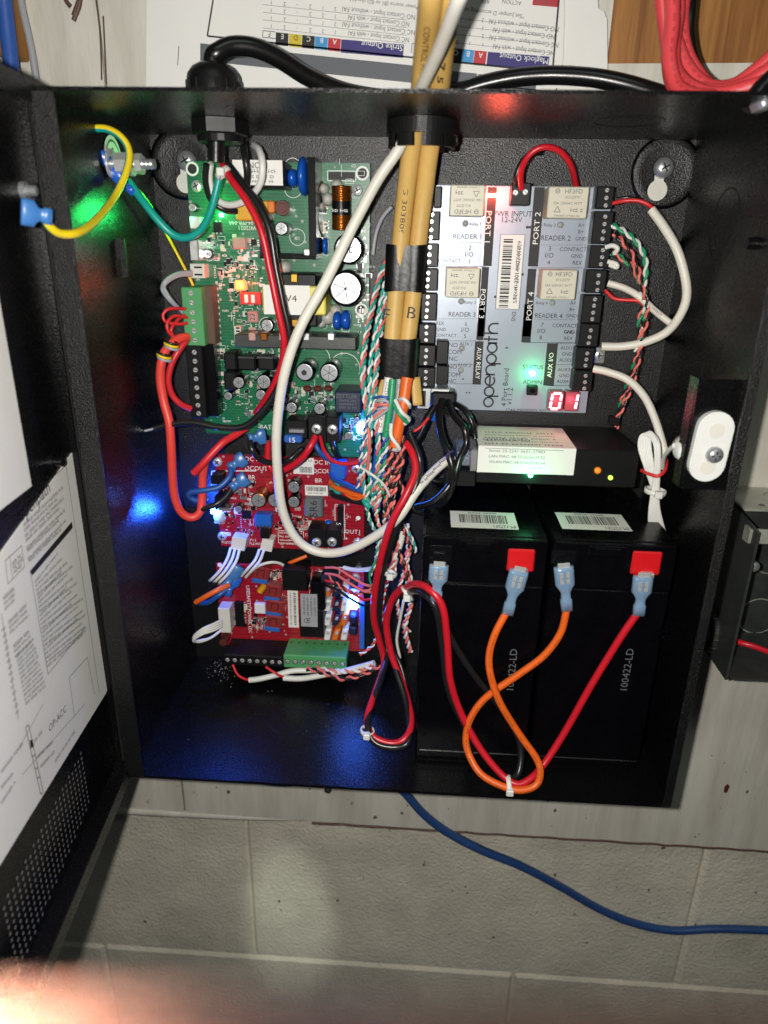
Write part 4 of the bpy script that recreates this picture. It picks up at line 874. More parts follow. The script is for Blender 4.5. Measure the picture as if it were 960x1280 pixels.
# ================================================================== red fuse board (lower)
r2 = T('fused_output_board', (-77, 0, 26), 'lower red circuit board with tilted brown fuses and green terminal block', 'circuit board')
a = P(*R6(170, 148), RD); b = P(*R6(806, 160), RD); z2 = P(*R6(600, 520), RD).z
mb = MB(); mb.fbox(FRONT, a.x, b.x, z2, a.z-.4, RD0, RD, .2); O('circuit_board', mb, 'pcb_red', r2)
standoffs(r2, [(a.x+5, a.z-6), (b.x-5, a.z-6), (a.x+5, z2+6), (b.x-5, z2+6)], RD0)
def ex(mb):
    q = P(*R6(188, 158), RD); mb.disc(FRONT, q.x, q.z, 1.6, RD+.12)
    for x in (218, 235): 
        q = P(*R6(x, 390), RD); mb.line(FRONT, (q.x, q.z-12), (q.x, q.z+12), .3, RD+.12)
    q = P(*R6(700, 168), RD); mb.line(FRONT, (q.x-10, q.z), (q.x+18, q.z), .5, RD+.12)
silk(r2, R6, [(400, 180, 460, 250), (330, 360, 400, 430), (215, 320, 245, 430), (560, 180, 640, 280), (450, 270, 475, 430)], [10, 12, 10, 10, 8], RD, 51, [('LIFESAFETY POWER, LLC', 314, 350, 2.4, -90), ('FPX1', 205, 170, 1.8, 0), ('A4', 405, 360, 1.6, -90), ('1', 465, 440, 1.6)], ex)
smd_field(r2, [(250, 330, 300, 430), (330, 370, 400, 430), (400, 180, 460, 250), (560, 180, 700, 250)], R6, [22, 22, 24, 40], RD, 52)
chip(r2, R6, (252, 320, 290, 424), RD+3, RD, 8); o = comp('relay', R6, (455, 178, 560, 270), RD+16, RD, 'terminal_black', r2, .6); clean(o)
o = comp('relay', R6, (530, 352, 632, 470), RD+17, RD, 'terminal_black', r2, .6); clean(o); o = comp('relay', R6, (575, 235, 640, 350), RD+16, RD, 'gloss_black', r2, .6); clean(o)
x0, x1, z0, z1 = px(R6, 534, 286, 606, 424, RD+17.4); mb = MB(); mb.fbox(FRONT, x0, x1, z0, z1, RD+16, RD+17.3, .2); 
fv2 = Frame((0, 0, 0), (0, 0, 1), (-1, 0, 0)); cxl = (x0+x1)/2
for k in range(5): mb.greek(fv2, z0+9, z1-2, -(x0+2.5+k*2.4), 1.4, RD+17.45, random.Random(k+20), 1)
mb.txt(FRONT, 'US', x0+5, z0+5, 2.6, rot=90, h=RD+17.45, m=1); mb.ring(FRONT, x0+3.4, z0+4.8, 1.2, 1.5, RD+17.45, 1)
O('approval_label', mb, ['grey_wire', 'ink'], r2)
x0, x1, z0, z1 = px(R6, 480, 262, 524, 426, RD+.3); mb = MB(); mb.rect(FRONT, x0, x1, z0, z1, RD+.3); mb.barcode(FRONT, x0+4, x1-1.5, z0+2, z1-2, RD+.4, True, m=1); mb.greek(fv2, z0+2, z1-2, -(x0+2), 1.4, RD+.4, random.Random(8), 1); O('barcode_sticker', mb, ['label_white', 'ink'], r2)
def tilt_fuse(x, y):
    q = P(*R6(x, y), RD+9); t = math.radians(-18); fr2 = Frame((q.x, 0, q.z), (math.cos(t), 0, math.sin(t)*.0+.18), (0, 0, 1)); fr2 = Frame((q.x, 0, q.z), (1, 0, -.12), (.22, 0, 1))
    mb = MB(); mb.fbox(fr2, -5.5, 5.5, -4.2, 5.2, RD+1, RD+9, .7); o = O('blade_fuse', mb, 'fuse_red', r2)
    mb = MB(); mb.fbox(fr2, -5.6, 5.2, -8.2, -4.3, RD+1, RD+8, .7); O('fuse_base', mb, 'fuse_blue', o)
    mb = MB(); mb.line(fr2, (-2.6, -2), (-2.6, 3), .7, RD+9.1); mb.line(fr2, (2, -2), (2, 3), .7, RD+9.1); mb.line(fr2, (-2.6, 3), (2, 3), .7, RD+9.1); O('fuse_print', mb, 'ink', o)
for x, y in ((364, 198), (416, 276), (424, 342), (418, 406)): tilt_fuse(x, y)
q = P(*R6(372, 258), RD+5)
mb = MB(); mb.cyl((q.x-2, -RD-5, q.z-2.5), (q.x+1.5, -RD-6, q.z+2.5), 2.3, 2.2, 12); O('yellow_capacitor', mb, 'yellow_plastic', r2)
o = comp('white_block', R6, (336, 326, 382, 368), RD+3, RD, 'white_plastic', r2, .4); clean(o)
# rows of small output fuses at the right
for j, x in enumerate((650, 686, 722)):
    for k in range(4):
        y = 272+k*62; nm = ('blade_fuse', 'output_lamp', 'blade_fuse')[j]
        mm = ('white_plastic', 'dark_blue_plastic', 'white_plastic')[j] if (j+k) % 4 else 'orange_plastic'
        x0, x1, z0, z1 = px(R6, x-13, y-25, x+13, y+25, RD+10); mb = MB(); fr2 = Frame(((x0+x1)/2, 0, (z0+z1)/2), (1, 0, 0), (.16 if j != 1 else .3, 0, 1)); w, h = (x1-x0)/2, (z1-z0)/2
        mb.fbox(fr2, -w, w, -h, h, RD, RD+10, .6); mb.fbox(fr2, -w*.5, w*.5, h*.2, h*.7, RD+10, RD+11.5, .3, 1); O(nm, mb, [mm, 'tin'], r2)
o = comp('output_header', R6, (620, 205, 690, 245), RD+12, RD, 'dark_blue_plastic', r2, .5); clean(o)
screws(r2, [R6(770, 212)], RD+1, PHIL, 'board_screw')
for y in (250, 395, 445): o = comp('blue_capacitor', R6, (742, y-18, 776, y+18), RD+8, RD, 'dark_blue_plastic', r2, 1.2); clean(o)
o = comp('pin_header', R6, (785, 330, 808, 520), RD+5, RD, 'fuse_blue', r2, .4); clean(o)
o = comp('indicator_lamp', R6, (736, 300, 778, 350), RD+6, RD, 'led_white_blue', r2, .8); clean(o); lamp('indicator_glow', P(*R6(757, 325), RD+9), .045, (.01, .09, 1), 1.5)
# the two big terminal blocks along the lower edge, seen from above and in front
def big_block(name, r_front, d1, ztop_px, n, m, label):
    x0, x1, z0, z1 = px(R6, *r_front, d1); q = P(*R6((r_front[0]+r_front[2])/2, ztop_px), RD); mb = MB(); mb.fbox(FRONT, x0, x1, z0, z1, RD, d1, .6)
    o = O(name, mb, m, r2, label=label); mb = MB()
    for k in range(n):
        x = x0+(x1-x0)*(k+.5)/n; mb.lathe(FRONT, x, (z0+z1)/2, [(1.9, d1-.5), (1.9, d1+.08), (1.7, d1+.1)], 14, 1); 
    O('screw_well', mb, ['ink', 'ink'], o)
    for k in range(n): inst('screw', SCREW, o, Vector((x0+(x1-x0)*(k+.5)/n, -d1-.25, (z0+z1)/2)), rot=(0, rs.uniform(-1.2, 1.2), 0))
    mb = MB(); ft = Frame((0, 0, z1), (1, 0, 0), (0, 1, 0))
    for k in range(n): x = x0+(x1-x0)*(k+.5)/n; mb.disc(ft, x, -RD-5, .8, .1, 0, 10)
    O('test_hole', mb, 'ink', o)
    return o
big_block('terminal_block', (205, 548, 460, 592), 33, 440, 8, 'terminal_black', 'long black terminal block')
big_block('terminal_block', (461, 550, 730, 604), 33, 450, 8, 'green_block', 'light green terminal block')
o = comp('plug_socket', R6, (182, 345, 232, 450), RD+10, RD, 'nylon_white', r2, .5); clean(o)
q = P(*R6(205, 485), RD+8); mb = MB(); mb.cyl((q.x, -RD, q.z), (q.x, -RD-10, q.z), 3., 2.8, 14); O('red_capacitor', mb, 'fuse_brown', r2)
# ================================================================== black network module on its bracket
MDF = 60
zt = P(597, 557, MDF).z; zbm = P(660, 606, MDF).z
xa, xb = P(562, 575, MDF).x, P(800, 575, MDF).x
net = T('network_module', ((xa+xb)/2, 0, zbm), 'long black network box with a white folded label above the two batteries', 'network box')
x_in = P(592, 575, MDF).x
mb = MB(); mb.fbox(FRONT, x_in+2, xb, zbm, zt-.4, 6, MDF-.3, .8); O('case', mb, 'black_plastic', net)
mb = MB(); mb.fbox(FRONT, xa-2, x_in+2, zbm-3, zbm+6, 6, MDF-2, .5); O('bracket', mb, 'terminal_black', net)
xl0, xl1 = P(597, 575, MDF).x, P(719, 575, MDF).x; zl = P(655, 592, MDF).z
mb = MB(); mb.fbox(FRONT, xl0, xl1, zl, zt, MDF-.6, MDF, 0); mb.fbox(FRONT, xl0, xl1, zt-.3, zt, 14, MDF-.6, 0)
lab = O('wrap_label', mb, 'label_white', net)
mb = MB(); h = MDF+.15
for s, y in (('Serial: 25-2241-0601-27983', 564), ('LAN MAC: b8:27:eb:5e:d7:32', 571), ('WLAN MAC: b8:27:eb:0b:82:64', 578)):
    q = P(646, y, MDF); mb.txt(FRONT, s, q.x, q.z, 1.55, wid=31, h=h)
q0, q1 = P(606, 560, MDF), P(705, 560, MDF); mb.line(FRONT, (q0.x, q0.z), (q1.x, q0.z), .25, h)
q = P(668, 585, MDF); mb.greek(FRONT, q.x-2, q.x+4, q.z, 1.2, h)
ft = Frame((0, 0, zt), (1, 0, 0), (0, 1, 0))
for k in range(5): mb.greek(ft, xl0+4+k*.5, xl1-8, -MDF+5+k*6.4, 2.0 if k % 2 else 3.2, .15, random.Random(k+60))
mb.txt(ft, 'openpath', xl0+17, -MDF+13, 5., rot=180, h=.16)
O('label_print', mb, 'ink_grey', lab)
def led(parent, u, v, d, m, r=1.5, e=None, col=None):
    q = P(u, v, d); mb = MB(); mb.lathe(FRONT, q.x, q.z, [(r, d-1), (r, d+.6), (r*.7, d+1.4), (r*.15, d+1.6)], 12, smooth=True); O('indicator_lamp', mb, m, parent)
    if e: lamp('indicator_glow', q-Vector((0, 7, 0)), e, col, 1.2)
led(net, 663, 594, MDF, 'led_green', 1.3, .009, (.1, 1, .4)); led(net, 747, 588, MDF, 'led_amber', 1.8); led(net, 763, 597, MDF, 'led_lime', 1.3)
mb = MB(); q = P(747, 588, MDF); mb.ring(FRONT, q.x, q.z, 1.9, 2.5, MDF+.1); O('lamp_ring', mb, 'gold', net)
# socket side of the module: metal jack and pins
x0, x1, z0, z1 = px(None, 588, 563, 597, 590, MDF); mb = MB(); mb.fbox(FRONT, x0, x1, z0, z1, 30, MDF-1, .4); O('jack_shell', mb, 'alu', net)
x0, x1, z0, z1 = px(None, 571, 566, 588, 584, MDF-6); mb = MB(); mb.fbox(FRONT, x0, x1, z0, z1, 24, MDF-8, .8); O('jack_plug', mb, 'clear_lens', net)
mb = MB(); fr2 = FRONT; rr = random.Random(3)
q0, q1 = P(588, 540, 40), P(595, 562, 40); mb.fbox(FRONT, q0.x, q1.x+1, q1.z, q0.z, 20, 22, 0, 1)
for k in range(12): x = q0.x+rr.uniform(0, q1.x-q0.x); z = rr.uniform(q1.z, q0.z); mb.fbox(FRONT, x, x+.8, z, z+1.4, 22, 26+rr.random()*6, .1, rr.choice((0, 2)))
mbx = mb; O('jack_circuit', mb, ['tin', 'pcb_green', 'terminal_black'], net, kind='stuff')
# ================================================================== two sealed batteries standing on the cabinet floor
BF = 100; ZB = 146
def batt(u0, u1, label):
    x0 = P(u0, 780, BF).x; x1 = P(u1, 780, BF).x
    b = T('battery', ((x0+x1)/2, -BF/2, 0), label, 'battery', 'sealed batteries on the cabinet floor')
    zlid = ZB-9.
    mb = MB(); mb.fbox(FRONT, x0, x1, 0, ZB, 7, BF-3, 1.2); O('case', mb, 'battery_black', b)
    w = x1-x0
    mb = MB()                                    # lid plate on the front with its two terminal wells and moulded ridge
    mb.fbox(FRONT, x0+.4, x1-.4, ZB-27, ZB-.5, BF-3, BF, .8)
    mb.fbox(FRONT, x0+.4, x1-.4, 3, ZB-27.6, BF-3, BF-.8, .8)
    mb.fbox(FRONT, x0+w*.28, x1-w*.4, ZB-8, ZB-1.5, BF, BF+1.2, .6)
    mb.fbox(FRONT, x0+w*.34, x1-w*.46, ZB-6.6, ZB-2.6, BF+1.2, BF+1.9, .4)
    mb.fbox(FRONT, x0+2, x1-2, 6, 8, BF-.8, BF+.2, .5)
    O('lid', mb, 'battery_black', b)
    return b, x0, x1
BT = []
for (u0, u1, lb, lbl, red, blk) in ((525, 676, [(563, 638), (638, 642), (654, 664), (563, 658)], 'left black battery with barcode label and jumper wire on its red terminal', (634, 686, 668, 714), (535, 682, 566, 704)),
                    (681, 832, [(690, 640), (777, 644), (791, 665), (706, 661)], 'right black battery with barcode label standing against the cabinet side', (789, 689, 826, 718), (689, 688, 721, 706))):
    b, x0, x1 = batt(u0, u1, lbl); BT.append((b, x0, x1))
    # barcode label on the upper end, read from behind
    ft = Frame((0, 0, ZB), (1, 0, 0), (0, 1, 0))
    def onTop(u, v): q = PL(u, v, Vector((0, 0, ZB)), Vector((0, 0, 1))); return q.x, q.y
    pts = [onTop(*p) for p in lb]; xs = [p[0] for p in pts]; ys = [p[1] for p in pts]
    X0, X1 = (pts[0][0]+pts[3][0])/2, (pts[1][0]+pts[2][0])/2; Y0, Y1 = (pts[2][1]+pts[3][1])/2, (pts[0][1]+pts[1][1])/2
    mb = MB(); mb.rect(ft, X0, X1, Y0, Y1, .15); mb.barcode(ft, X0+5, X1-5, Y0+(Y1-Y0)*.30, Y0+(Y1-Y0)*.80, .25, m=1, rng=random.Random(12))
    mb.txt(ft, '40049 30405', (X0+X1)/2, Y0+(Y1-Y0)*.9, (Y1-Y0)*.09, wid=(X1-X0)*.45, rot=180, h=.25, m=1); mb.txt(ft, 'IM-1272F1', (X1-(X1-X0)*.2), Y0+(Y1-Y0)*.13, (Y1-Y0)*.16, wid=(X1-X0)*.33, rot=180, h=.25, m=1)
    O('barcode_label', mb, ['label_white', 'ink'], b)
    X0, X1, Z0, Z1 = px(None, *red, BF); mb = MB(); mb.fbox(FRONT, X0, X1, Z0, Z1, BF-.2, BF+1.2, .8); rt = O('terminal_post', mb, 'red_plastic', b, label='red plastic terminal')
    mb = MB(); mb.fbox(FRONT, (X0+X1)/2-2.4, (X0+X1)/2+4, Z0-1, Z0+2.2, BF+1.2, BF+4, .3); O('terminal_tab', mb, 'tin', rt)
    X0, X1, Z0, Z1 = px(None, *blk, BF); mb = MB(); mb.fbox(FRONT, X0, X1, Z0, Z1, BF-.2, BF+.8, .6); bt = O('terminal_post', mb, 'gloss_black', b, label='black plastic terminal')
    mb = MB(); mb.fbox(FRONT, (X0+X1)/2-3.2, (X0+X1)/2+3.2, Z0-1, Z0+1.4, BF+1, BF+4, .3); O('terminal_tab', mb, 'tin', bt)
    # date code stamped along the face
    mb = MB(); q = P(640, 838, BF) if u0 < 600 else P(784, 838, BF); mb.txt(FRONT, '100422-LD', q.x, q.z, 4.0, wid=27, rot=90, h=BF-.68); O('date_stamp', mb, 'ink_grey', b)
# ================================================================== wires
def wire(name, label, cat, pts, r, m, seg=8, group=None, rg=None, d=None, **k):
    mb = MB(); mb.tube(path(rg, pts, d), r, seg, **k)
    return O(name, mb, m, label=label, cat=cat, group=group)
def wroot(name, label, cat, pts, r, m, group=None, rg=None, d=None, seg=8, **k):
    pp = path(rg, pts, d); t = T(name, pp[0], label, cat, group); mb = MB(); mb.tube(pp, r, seg, **k); O('insulation', mb, m, t); return t, pp
def spade(parent, A, B, m='sleeve_pale', w=5., collar='sleeve_pale', tab=True):
    """insulated push-on connector from its mouth A to its wire end B (3D points)"""
    A, B = Vector(A), Vector(B); L = (B-A).length; t = (B-A).normalized(); n = Vector((0, -1, 0)); n = (n-t*n.dot(t)).normalized(); r_ = t.cross(n)
    fr = Frame(A, r_, -t); fr.N = n.copy()
    mb = MB(); prof = [(0, w, 2.3), (L*.08, w*1.04, 2.5), (L*.40, w*1.04, 2.5), (L*.50, w*.72, 2.2), (L*.58, w*.52, 2.0), (L*.72, w*.5, 1.9), (L*.75, w*.62, 2.2), (L, w*.66, 2.3)]
    vs = []; fs = []; sg = 12
    for s_, ww, hh in prof:
        for k in range(sg):
            a = 2*math.pi*k/sg; cx, cy = math.cos(a), math.sin(a); e = .55
            vs.append(A + t*s_ + r_*ww*math.copysign(abs(cx)**e, cx) + n*hh*math.copysign(abs(cy)**e, cy))
    for i in range(len(prof)-1):
        for k in range(sg): fs.append((i*sg+k, i*sg+(k+1) % sg, (i+1)*sg+(k+1) % sg, (i+1)*sg+k))
    fs.append(tuple(range(sg-1, -1, -1))); fs.append(tuple(range((len(prof)-1)*sg, len(prof)*sg)))
    mb.add(vs, fs, 0, True)
    c = O('connector', mb, m, parent)
    if m != 'sleeve_pale': return c
    mb = MB()
    f3 = Frame(A, r_, t); f3.N = n.copy()
    mb.fbox(f3, -w*.62, w*.62, -2.5 if tab else 0.5, L*.1, 1.2, 1.9, .2); mb.fbox(f3, -w*.5, -w*.14, L*.1, L*.36, 2.3, 2.62, .1); mb.fbox(f3, w*.14, w*.5, L*.1, L*.36, 2.3, 2.62, .1)
    mb.line(f3, (-w*.4, L*.23), (w*.4, L*.23), .35, 2.66, 1)
    O('crimp_metal', mb, ['tin', 'ink_grey'], c)
    return c
def twist(name, label, cat, pts, mats, r, pitch, rg=None, d=None, group=None, ro=None):
    """wires twisted round each other: one thing, each conductor a part"""
    pp = path(rg, pts, d); sp = smooth_path(pp, 6); Ln = sum((sp[i+1]-sp[i]).length for i in range(len(sp)-1)); t = T(name, pp[0], label, cat, group)
    n = len(mats); dense = max(24, int(Ln/pitch*9)); cum = [0]
    for i in range(len(sp)-1): cum.append(cum[-1]+(sp[i+1]-sp[i]).length)
    def at(s):
        i = max(j for j in range(len(cum)) if cum[j] <= s+1e-9); i = min(i, len(sp)-2); f = (s-cum[i])/max(1e-6, cum[i+1]-cum[i]); return sp[i].lerp(sp[i+1], f)
    ctr = [at(Ln*k/dense) for k in range(dense+1)]
    for k, m in enumerate(mats):
        mb = MB(); ph = 2*math.pi*k/n
        mb.tube(ctr, r, 6, sub=1, off=lambda i, N: (ph + 2*math.pi*(Ln*i/dense)/pitch, ro or r*1.02*(1 if n == 2 else 1.35)))
        O('conductor', mb, m, t)
    return t
def tie(name, label, u, v, d, r, axis, m='wire_white', group=None, tail=True, w=1.3):
    c = P(u, v, d); ax = Vector(axis).normalized(); fr = Frame(c, ax.orthogonal(), ax.cross(ax.orthogonal())); mb = MB()
    vs = []; seg = 20
    for hh in (-w, w):
        for rr_ in (r, r+.9):
            for k in range(seg): a = 2*math.pi*k/seg; vs.append(c + fr.R*rr_*math.cos(a) + fr.U*rr_*math.sin(a) + ax*hh)
    fs = []
    for a_, b_ in ((0, 1), (1, 3), (3, 2), (2, 0)):
        for k in range(seg): j = (k+1) % seg; fs.append((a_*seg+k, a_*seg+j, b_*seg+j, b_*seg+k))
    mb.add(vs, fs, 0, True); f2 = Frame(c+Vector((0, -r-.6, 0)), (1, 0, 0), (0, 0, 1)); mb.fbox(f2, -2., 2., -2., 2., -1, 2.2, .5)
    return O(name, mb, m, label=label, cat='cable tie', group=group)
# ---- the long white cable looping down over the boards
t, pp = wroot('white_cable', 'thick white cable that enters at the top and loops down over both red boards', 'cable', [(583, -20, 156), (573, 0, 152), (549, 62, 122), (523, 118, 90), (513, 148, 62), (506, 168, 61), (498, 187, 62), (472, 225, 62), (440, 285, 64), (408, 350, 66), (375, 410, 68), (355, 470, 68), (346, 535, 66), (347, 590, 62), (354, 640, 58), (371, 674, 56), (398, 690, 56), (430, 689, 58), (466, 672, 62), (497, 648, 66), (518, 617, 62), (532, 600, 58), (548, 584, 54), (566, 570, 50)], 2.75, 'white_cable', seg=12)
mb = MB(); rr = random.Random(14)
for k in range(5):
    q = P(530+k*8, 602-k*8.5, 66); mb.greek(Frame(q, (1, 0, .9), (-.9, 0, 1)), -2, 2.6, .6, 1.7, .6, rr)
O('cable_print', mb, 'ink_blue', t)
# ---- two tan multi-conductor cables through the bushing
tans = []
TP = [[(538, -20, 138), (539, 0, 132), (532, 60, 104), (526, 118, 80), (521, 150, 62), (515, 180, 54), (506, 250, 44), (499, 320, 40), (494, 380, 40), (490, 428, 42)],
      [(566, -20, 134), (562, 0, 128), (554, 60, 102), (548, 118, 78), (544, 150, 60), (538, 180, 52), (529, 250, 42), (521, 320, 38), (515, 380, 38), (509, 430, 40)]]
for i, (pts, lb) in enumerate(zip(TP, ('left tan cable marked F in black pen running down from the round bushing', 'right tan cable marked with a black pen letter B, beside the controller board'))):
    t, pp = wroot('tan_cable', lb, 'cable', pts, 4.8, 'tan_cable', 'tan cables through the bushing', seg=14); tans.append(t)
    # flared ends of the cut jacket
    q0 = P(487 if i == 0 else 515, 470, 42); q1 = P(478 if i == 0 else 518, 505, 46)
    mb = MB(); A, B = q0, q1; ax = (B-A).normalized(); sd = Vector((1, 0, 0)) if i == 0 else Vector((1, 0, .1))
    vs = []; n = 8
    for k in range(n+1):
        f = k/n; c = A.lerp(B, f); w = 4.8+1.6*f*(1 if i == 0 else .1); hgt = 1-.5*f
        for j in range(7):
            a = math.pi*(.12+.76*j/6) if i == 0 else math.pi*(.05+.5*j/6)
            vs.append(c + Vector((math.cos(a)*w, -math.sin(a)*3.6, 0)))
    fs = [(k*7+j, k*7+j+1, (k+1)*7+j+1, (k+1)*7+j) for k in range(n) for j in range(6)]
    mb.add(vs, fs, 0, True); o = O('jacket_flap', mb, 'tan_cable', t)
    md = o.modifiers.new('thickness', 'SOLIDIFY'); md.thickness = .0009
    # print down the jacket
    mb = MB(); f_ = (('CONTROL P/N 3196 4E', (532, 62), 96), ('22AWG 3038098', (507, 245), 44.6)) if i == 0 else (('D E 7 5 6', (556, 62), 96),)
    for s, (u, v), d in f_:
        q = P(u, v, d); dq = (P(u-4.5, v+40, d-3.4)-q).normalized()
        if d > 60: a_, b_ = P(538 if i == 0 else 561, 10, 128), P(527 if i == 0 else 549, 112, 81); dq = (b_-a_).normalized(); q = (a_+b_)/2
        nn = Vector((0, -1, 0)); nn = (nn - dq*nn.dot(dq)).normalized(); rr_ = dq.cross(nn)
        f = Frame(q, dq, nn.cross(dq)); f.N = nn
        mb.txt(f, s, 0, 0, 2.4, wid=(44 if d > 60 else 42), h=5.02)
    O('cable_print', mb, 'orange_print', t, kind='stuff')
    q = P(483, 392, 40) if i == 0 else P(515, 390, 38)
    mb = MB(); mb.txt(FRONT, 'F' if i == 0 else 'B', q.x, q.z, 6.2, wid=4 if i == 0 else 4.6, rot=-8, h=(44.9 if i == 0 else 43.2))
    O('pen_letter', mb, 'ink', t)
def tape_roll(label, u0, u1, v0, v1, d, slant=0):
    a, b = P((u0+u1)/2+slant, v0, d), P((u0+u1)/2-slant, v1, d); w = (P(u1, (v0+v1)/2, d).x-P(u0, (v0+v1)/2, d).x)/2; mb = MB(); n, sg = 9, 22; vs = []; rr = random.Random(int(u0))
    for k in range(n+1):
        c = a.lerp(b, k/n)
        for j in range(sg):
            t_ = 2*math.pi*j/sg; cx, cy = math.cos(t_), math.sin(t_); pinch = 1-.28*math.exp(-(cx/.22)**2)
            vs.append(c + Vector(((w+.8)*math.copysign(abs(cx)**.7, cx), -6.6*cy*pinch, .35*math.sin(3*t_+k))) )
    fs = [(k*sg+j, k*sg+(j+1) % sg, (k+1)*sg+(j+1) % sg, (k+1)*sg+j) for k in range(n) for j in range(sg)]
    mb.add(vs, fs, 0, True)
    return O('tape_wrap', mb, 'tape', label=label, cat='tape')
tape_roll('upper wrap of black tape around the two tan cables', 483, 531, 306, 364, 39, 1.5)
tape_roll('lower wrap of black tape around the two tan cables', 474, 521, 422, 473, 42, 1.5)
# ---- conductors that leave the cut jackets
def core(name, lb, pts, r, m, ink='ink'):
    t, pp = wroot(name, lb, 'wire', pts, r, m, seg=10); mb = MB(); a, b = pp[0], pp[-1]; dq = (b-a).normalized(); nn = Vector((0, -1, 0)); nn = (nn-dq*nn.dot(dq)).normalized(); f = Frame((a+b)/2, dq, nn.cross(dq)); f.N = nn
    L = (b-a).length; mb.greek(f, -L*.42, L*.42, 0, r*.95, r+.12, random.Random(len(lb)), 0); O('wire_print', mb, ink, t); return t
core('white_conductor', 'fat white inner conductor beside the green one below the tape', [(486, 472, 50), (480, 505, 52), (474, 540, 54)], 2.4, 'wire_white', 'ink_grey')
core('green_conductor', 'fat green inner conductor below the lower black tape', [(491, 474, 54), (488, 505, 56), (482, 546, 57)], 2.1, 'green_wire')
core('grey_conductor', 'fat grey inner conductor between the green and orange ones', [(499, 474, 50), (496, 510, 52), (490, 550, 53)], 1.9, 'grey_wire')
core('orange_conductor', 'fat orange inner conductor with black print below the lower tape', [(509, 472, 54), (503, 510, 57), (493, 558, 58)], 3.3, 'orange_wire')
wire('blue_conductor', 'blue wire under the fat white conductor near the blue light', 'wire', [(475, 538, 52), (470, 570, 52), (466, 605, 50)], 1.5, 'blue_wire')
wire('white_green_loop', 'white and green pair curling over the orange conductor', 'wire', [(494, 500, 62), (502, 515, 66), (511, 524, 62), (506, 530, 60)], 1.1, 'wire_white'); wire('green_wire_loop', 'green wire curling over the orange conductor next to a white one', 'wire', [(492, 506, 62), (500, 519, 66), (509, 528, 62), (512, 522, 58)], 1.0, 'green_wire')
wire('white_hook', 'white wire hooked round the lower end of the orange conductor', 'wire', [(489, 530, 62), (489, 545, 66), (497, 557, 66), (499, 562, 64), (492, 562, 60)], 1.1, 'wire_white'); wire('white_hook', 'short white bent wire over the top of the orange conductor', 'wire', [(500, 499, 60), (505, 499, 64), (511, 505, 64), (512, 509, 60)], 1.1, 'wire_white')
for k in range(4):
    wire('wrapping_wire', ('topmost blue', 'upper grey', 'pinkish', 'lowest grey')[k] + ' thin wire wrapped across the white and green conductors', 'wire', [(466+k, 498+k*5, 56), (475, 496+k*5, 60), (485, 499+k*4, 60), (470, 514+k*3, 58), (464, 520+k*2, 54)], .8, ('blue_wire', 'grey_wire', 'pink_wire', 'grey_wire')[k], group='thin wires wrapped across the conductors')
# ---- twisted data wires running down the middle
TW = 'twisted wires running down the middle'
twist('twisted_wires', 'twisted green, white and red wires left of the tan cables, leftmost strand', 'wire bundle', [(488, 318, 20), (474, 350, 24), (462, 400, 34), (455, 440, 44), (454, 480, 50), (459, 520, 54), (457, 560, 52), (453, 600, 48), (461, 632, 46)], ['wire_white', 'teal_wire', 'pink_wire'], .82, 12, group=TW)
twist('twisted_wires', 'twisted green and white wires left of the tan cables, middle strand', 'wire bundle', [(492, 322, 22), (480, 360, 28), (469, 420, 38), (462, 470, 50), (464, 520, 56), (461, 570, 54), (463, 605, 50), (468, 636, 46)], ['teal_wire', 'wire_white'], .85, 10, group=TW)
twist('twisted_wires', 'twisted red, green and white wires touching the left edge of the tan cable', 'wire bundle', [(492, 330, 26), (484, 370, 30), (475, 420, 40), (471, 455, 48), (468, 500, 56), (473, 560, 54), (471, 600, 52), (466, 632, 48)], ['pink_wire', 'wire_white', 'teal_wire'], .8, 12, group=TW)
twist('twisted_wires', 'twisted white and green pair just left of the green conductor', 'wire bundle', [(483, 545, 54), (480, 570, 54), (476, 600, 52), (470, 640, 48)], ['wire_white', 'green_wire', 'blue_wire'], 1.0, 11, group=TW)
for k, pts in enumerate(([(490, 556, 54), (486, 580, 56), (481, 610, 54), (485, 650, 50)], [(497, 560, 54), (493, 590, 56), (488, 620, 54), (492, 655, 50)], [(505, 545, 54), (502, 575, 58), (494, 605, 56), (489, 640, 52)], [(480, 570, 50), (478, 600, 50), (485, 630, 50), (488, 655, 48)])):
    twist('twisted_pair', ('leftmost of the black and pink twisted pairs below the orange conductor', 'middle black and pink twisted pair below the orange conductor', 'black and pink twisted pair nearest the red wire bend', 'black and pink twisted pair tucked behind the others above the white cable')[k], 'wire bundle', pts, ['pink_wire', 'wire_black'], 1.05, 9, group='black and pink twisted pairs')
for k, pts in enumerate(([(500, 650, 40), (496, 670, 44), (498, 690, 46), (506, 710, 44), (512, 735, 40)], [(508, 655, 36), (511, 680, 38), (508, 705, 40), (515, 730, 36)], [(486, 665, 40), (480, 690, 42), (485, 715, 40), (478, 740, 36), (470, 765, 30)], [(508, 720, 40), (514, 750, 36), (506, 785, 34), (513, 815, 30)])):
    twist('twisted_pair', ('pink and black twisted wires left of the left battery, topmost coil', 'pink and white twisted wires beside the upper left corner of the battery', 'pink and white twisted pair crossing between the lower red board and the bundle', 'pink and white twisted pair hanging beside the left battery side')[k], 'wire bundle', pts, ['pink_wire', 'wire_black' if k == 0 else 'wire_white'], 1.0, 9, group='twisted pairs beside the left battery')
wire('white_jacket', 'short white cable jacket beside the battery corner', 'wire', [(497, 640, 44), (503, 665, 44), (497, 690, 44), (490, 712, 40)], 2.0, 'wire_white')
wire('green_wire', 'thin bright green wire at the foot of the twisted bundle', 'wire', [(472, 600, 52), (480, 618, 54), (486, 634, 50)], .9, 'green_wire')
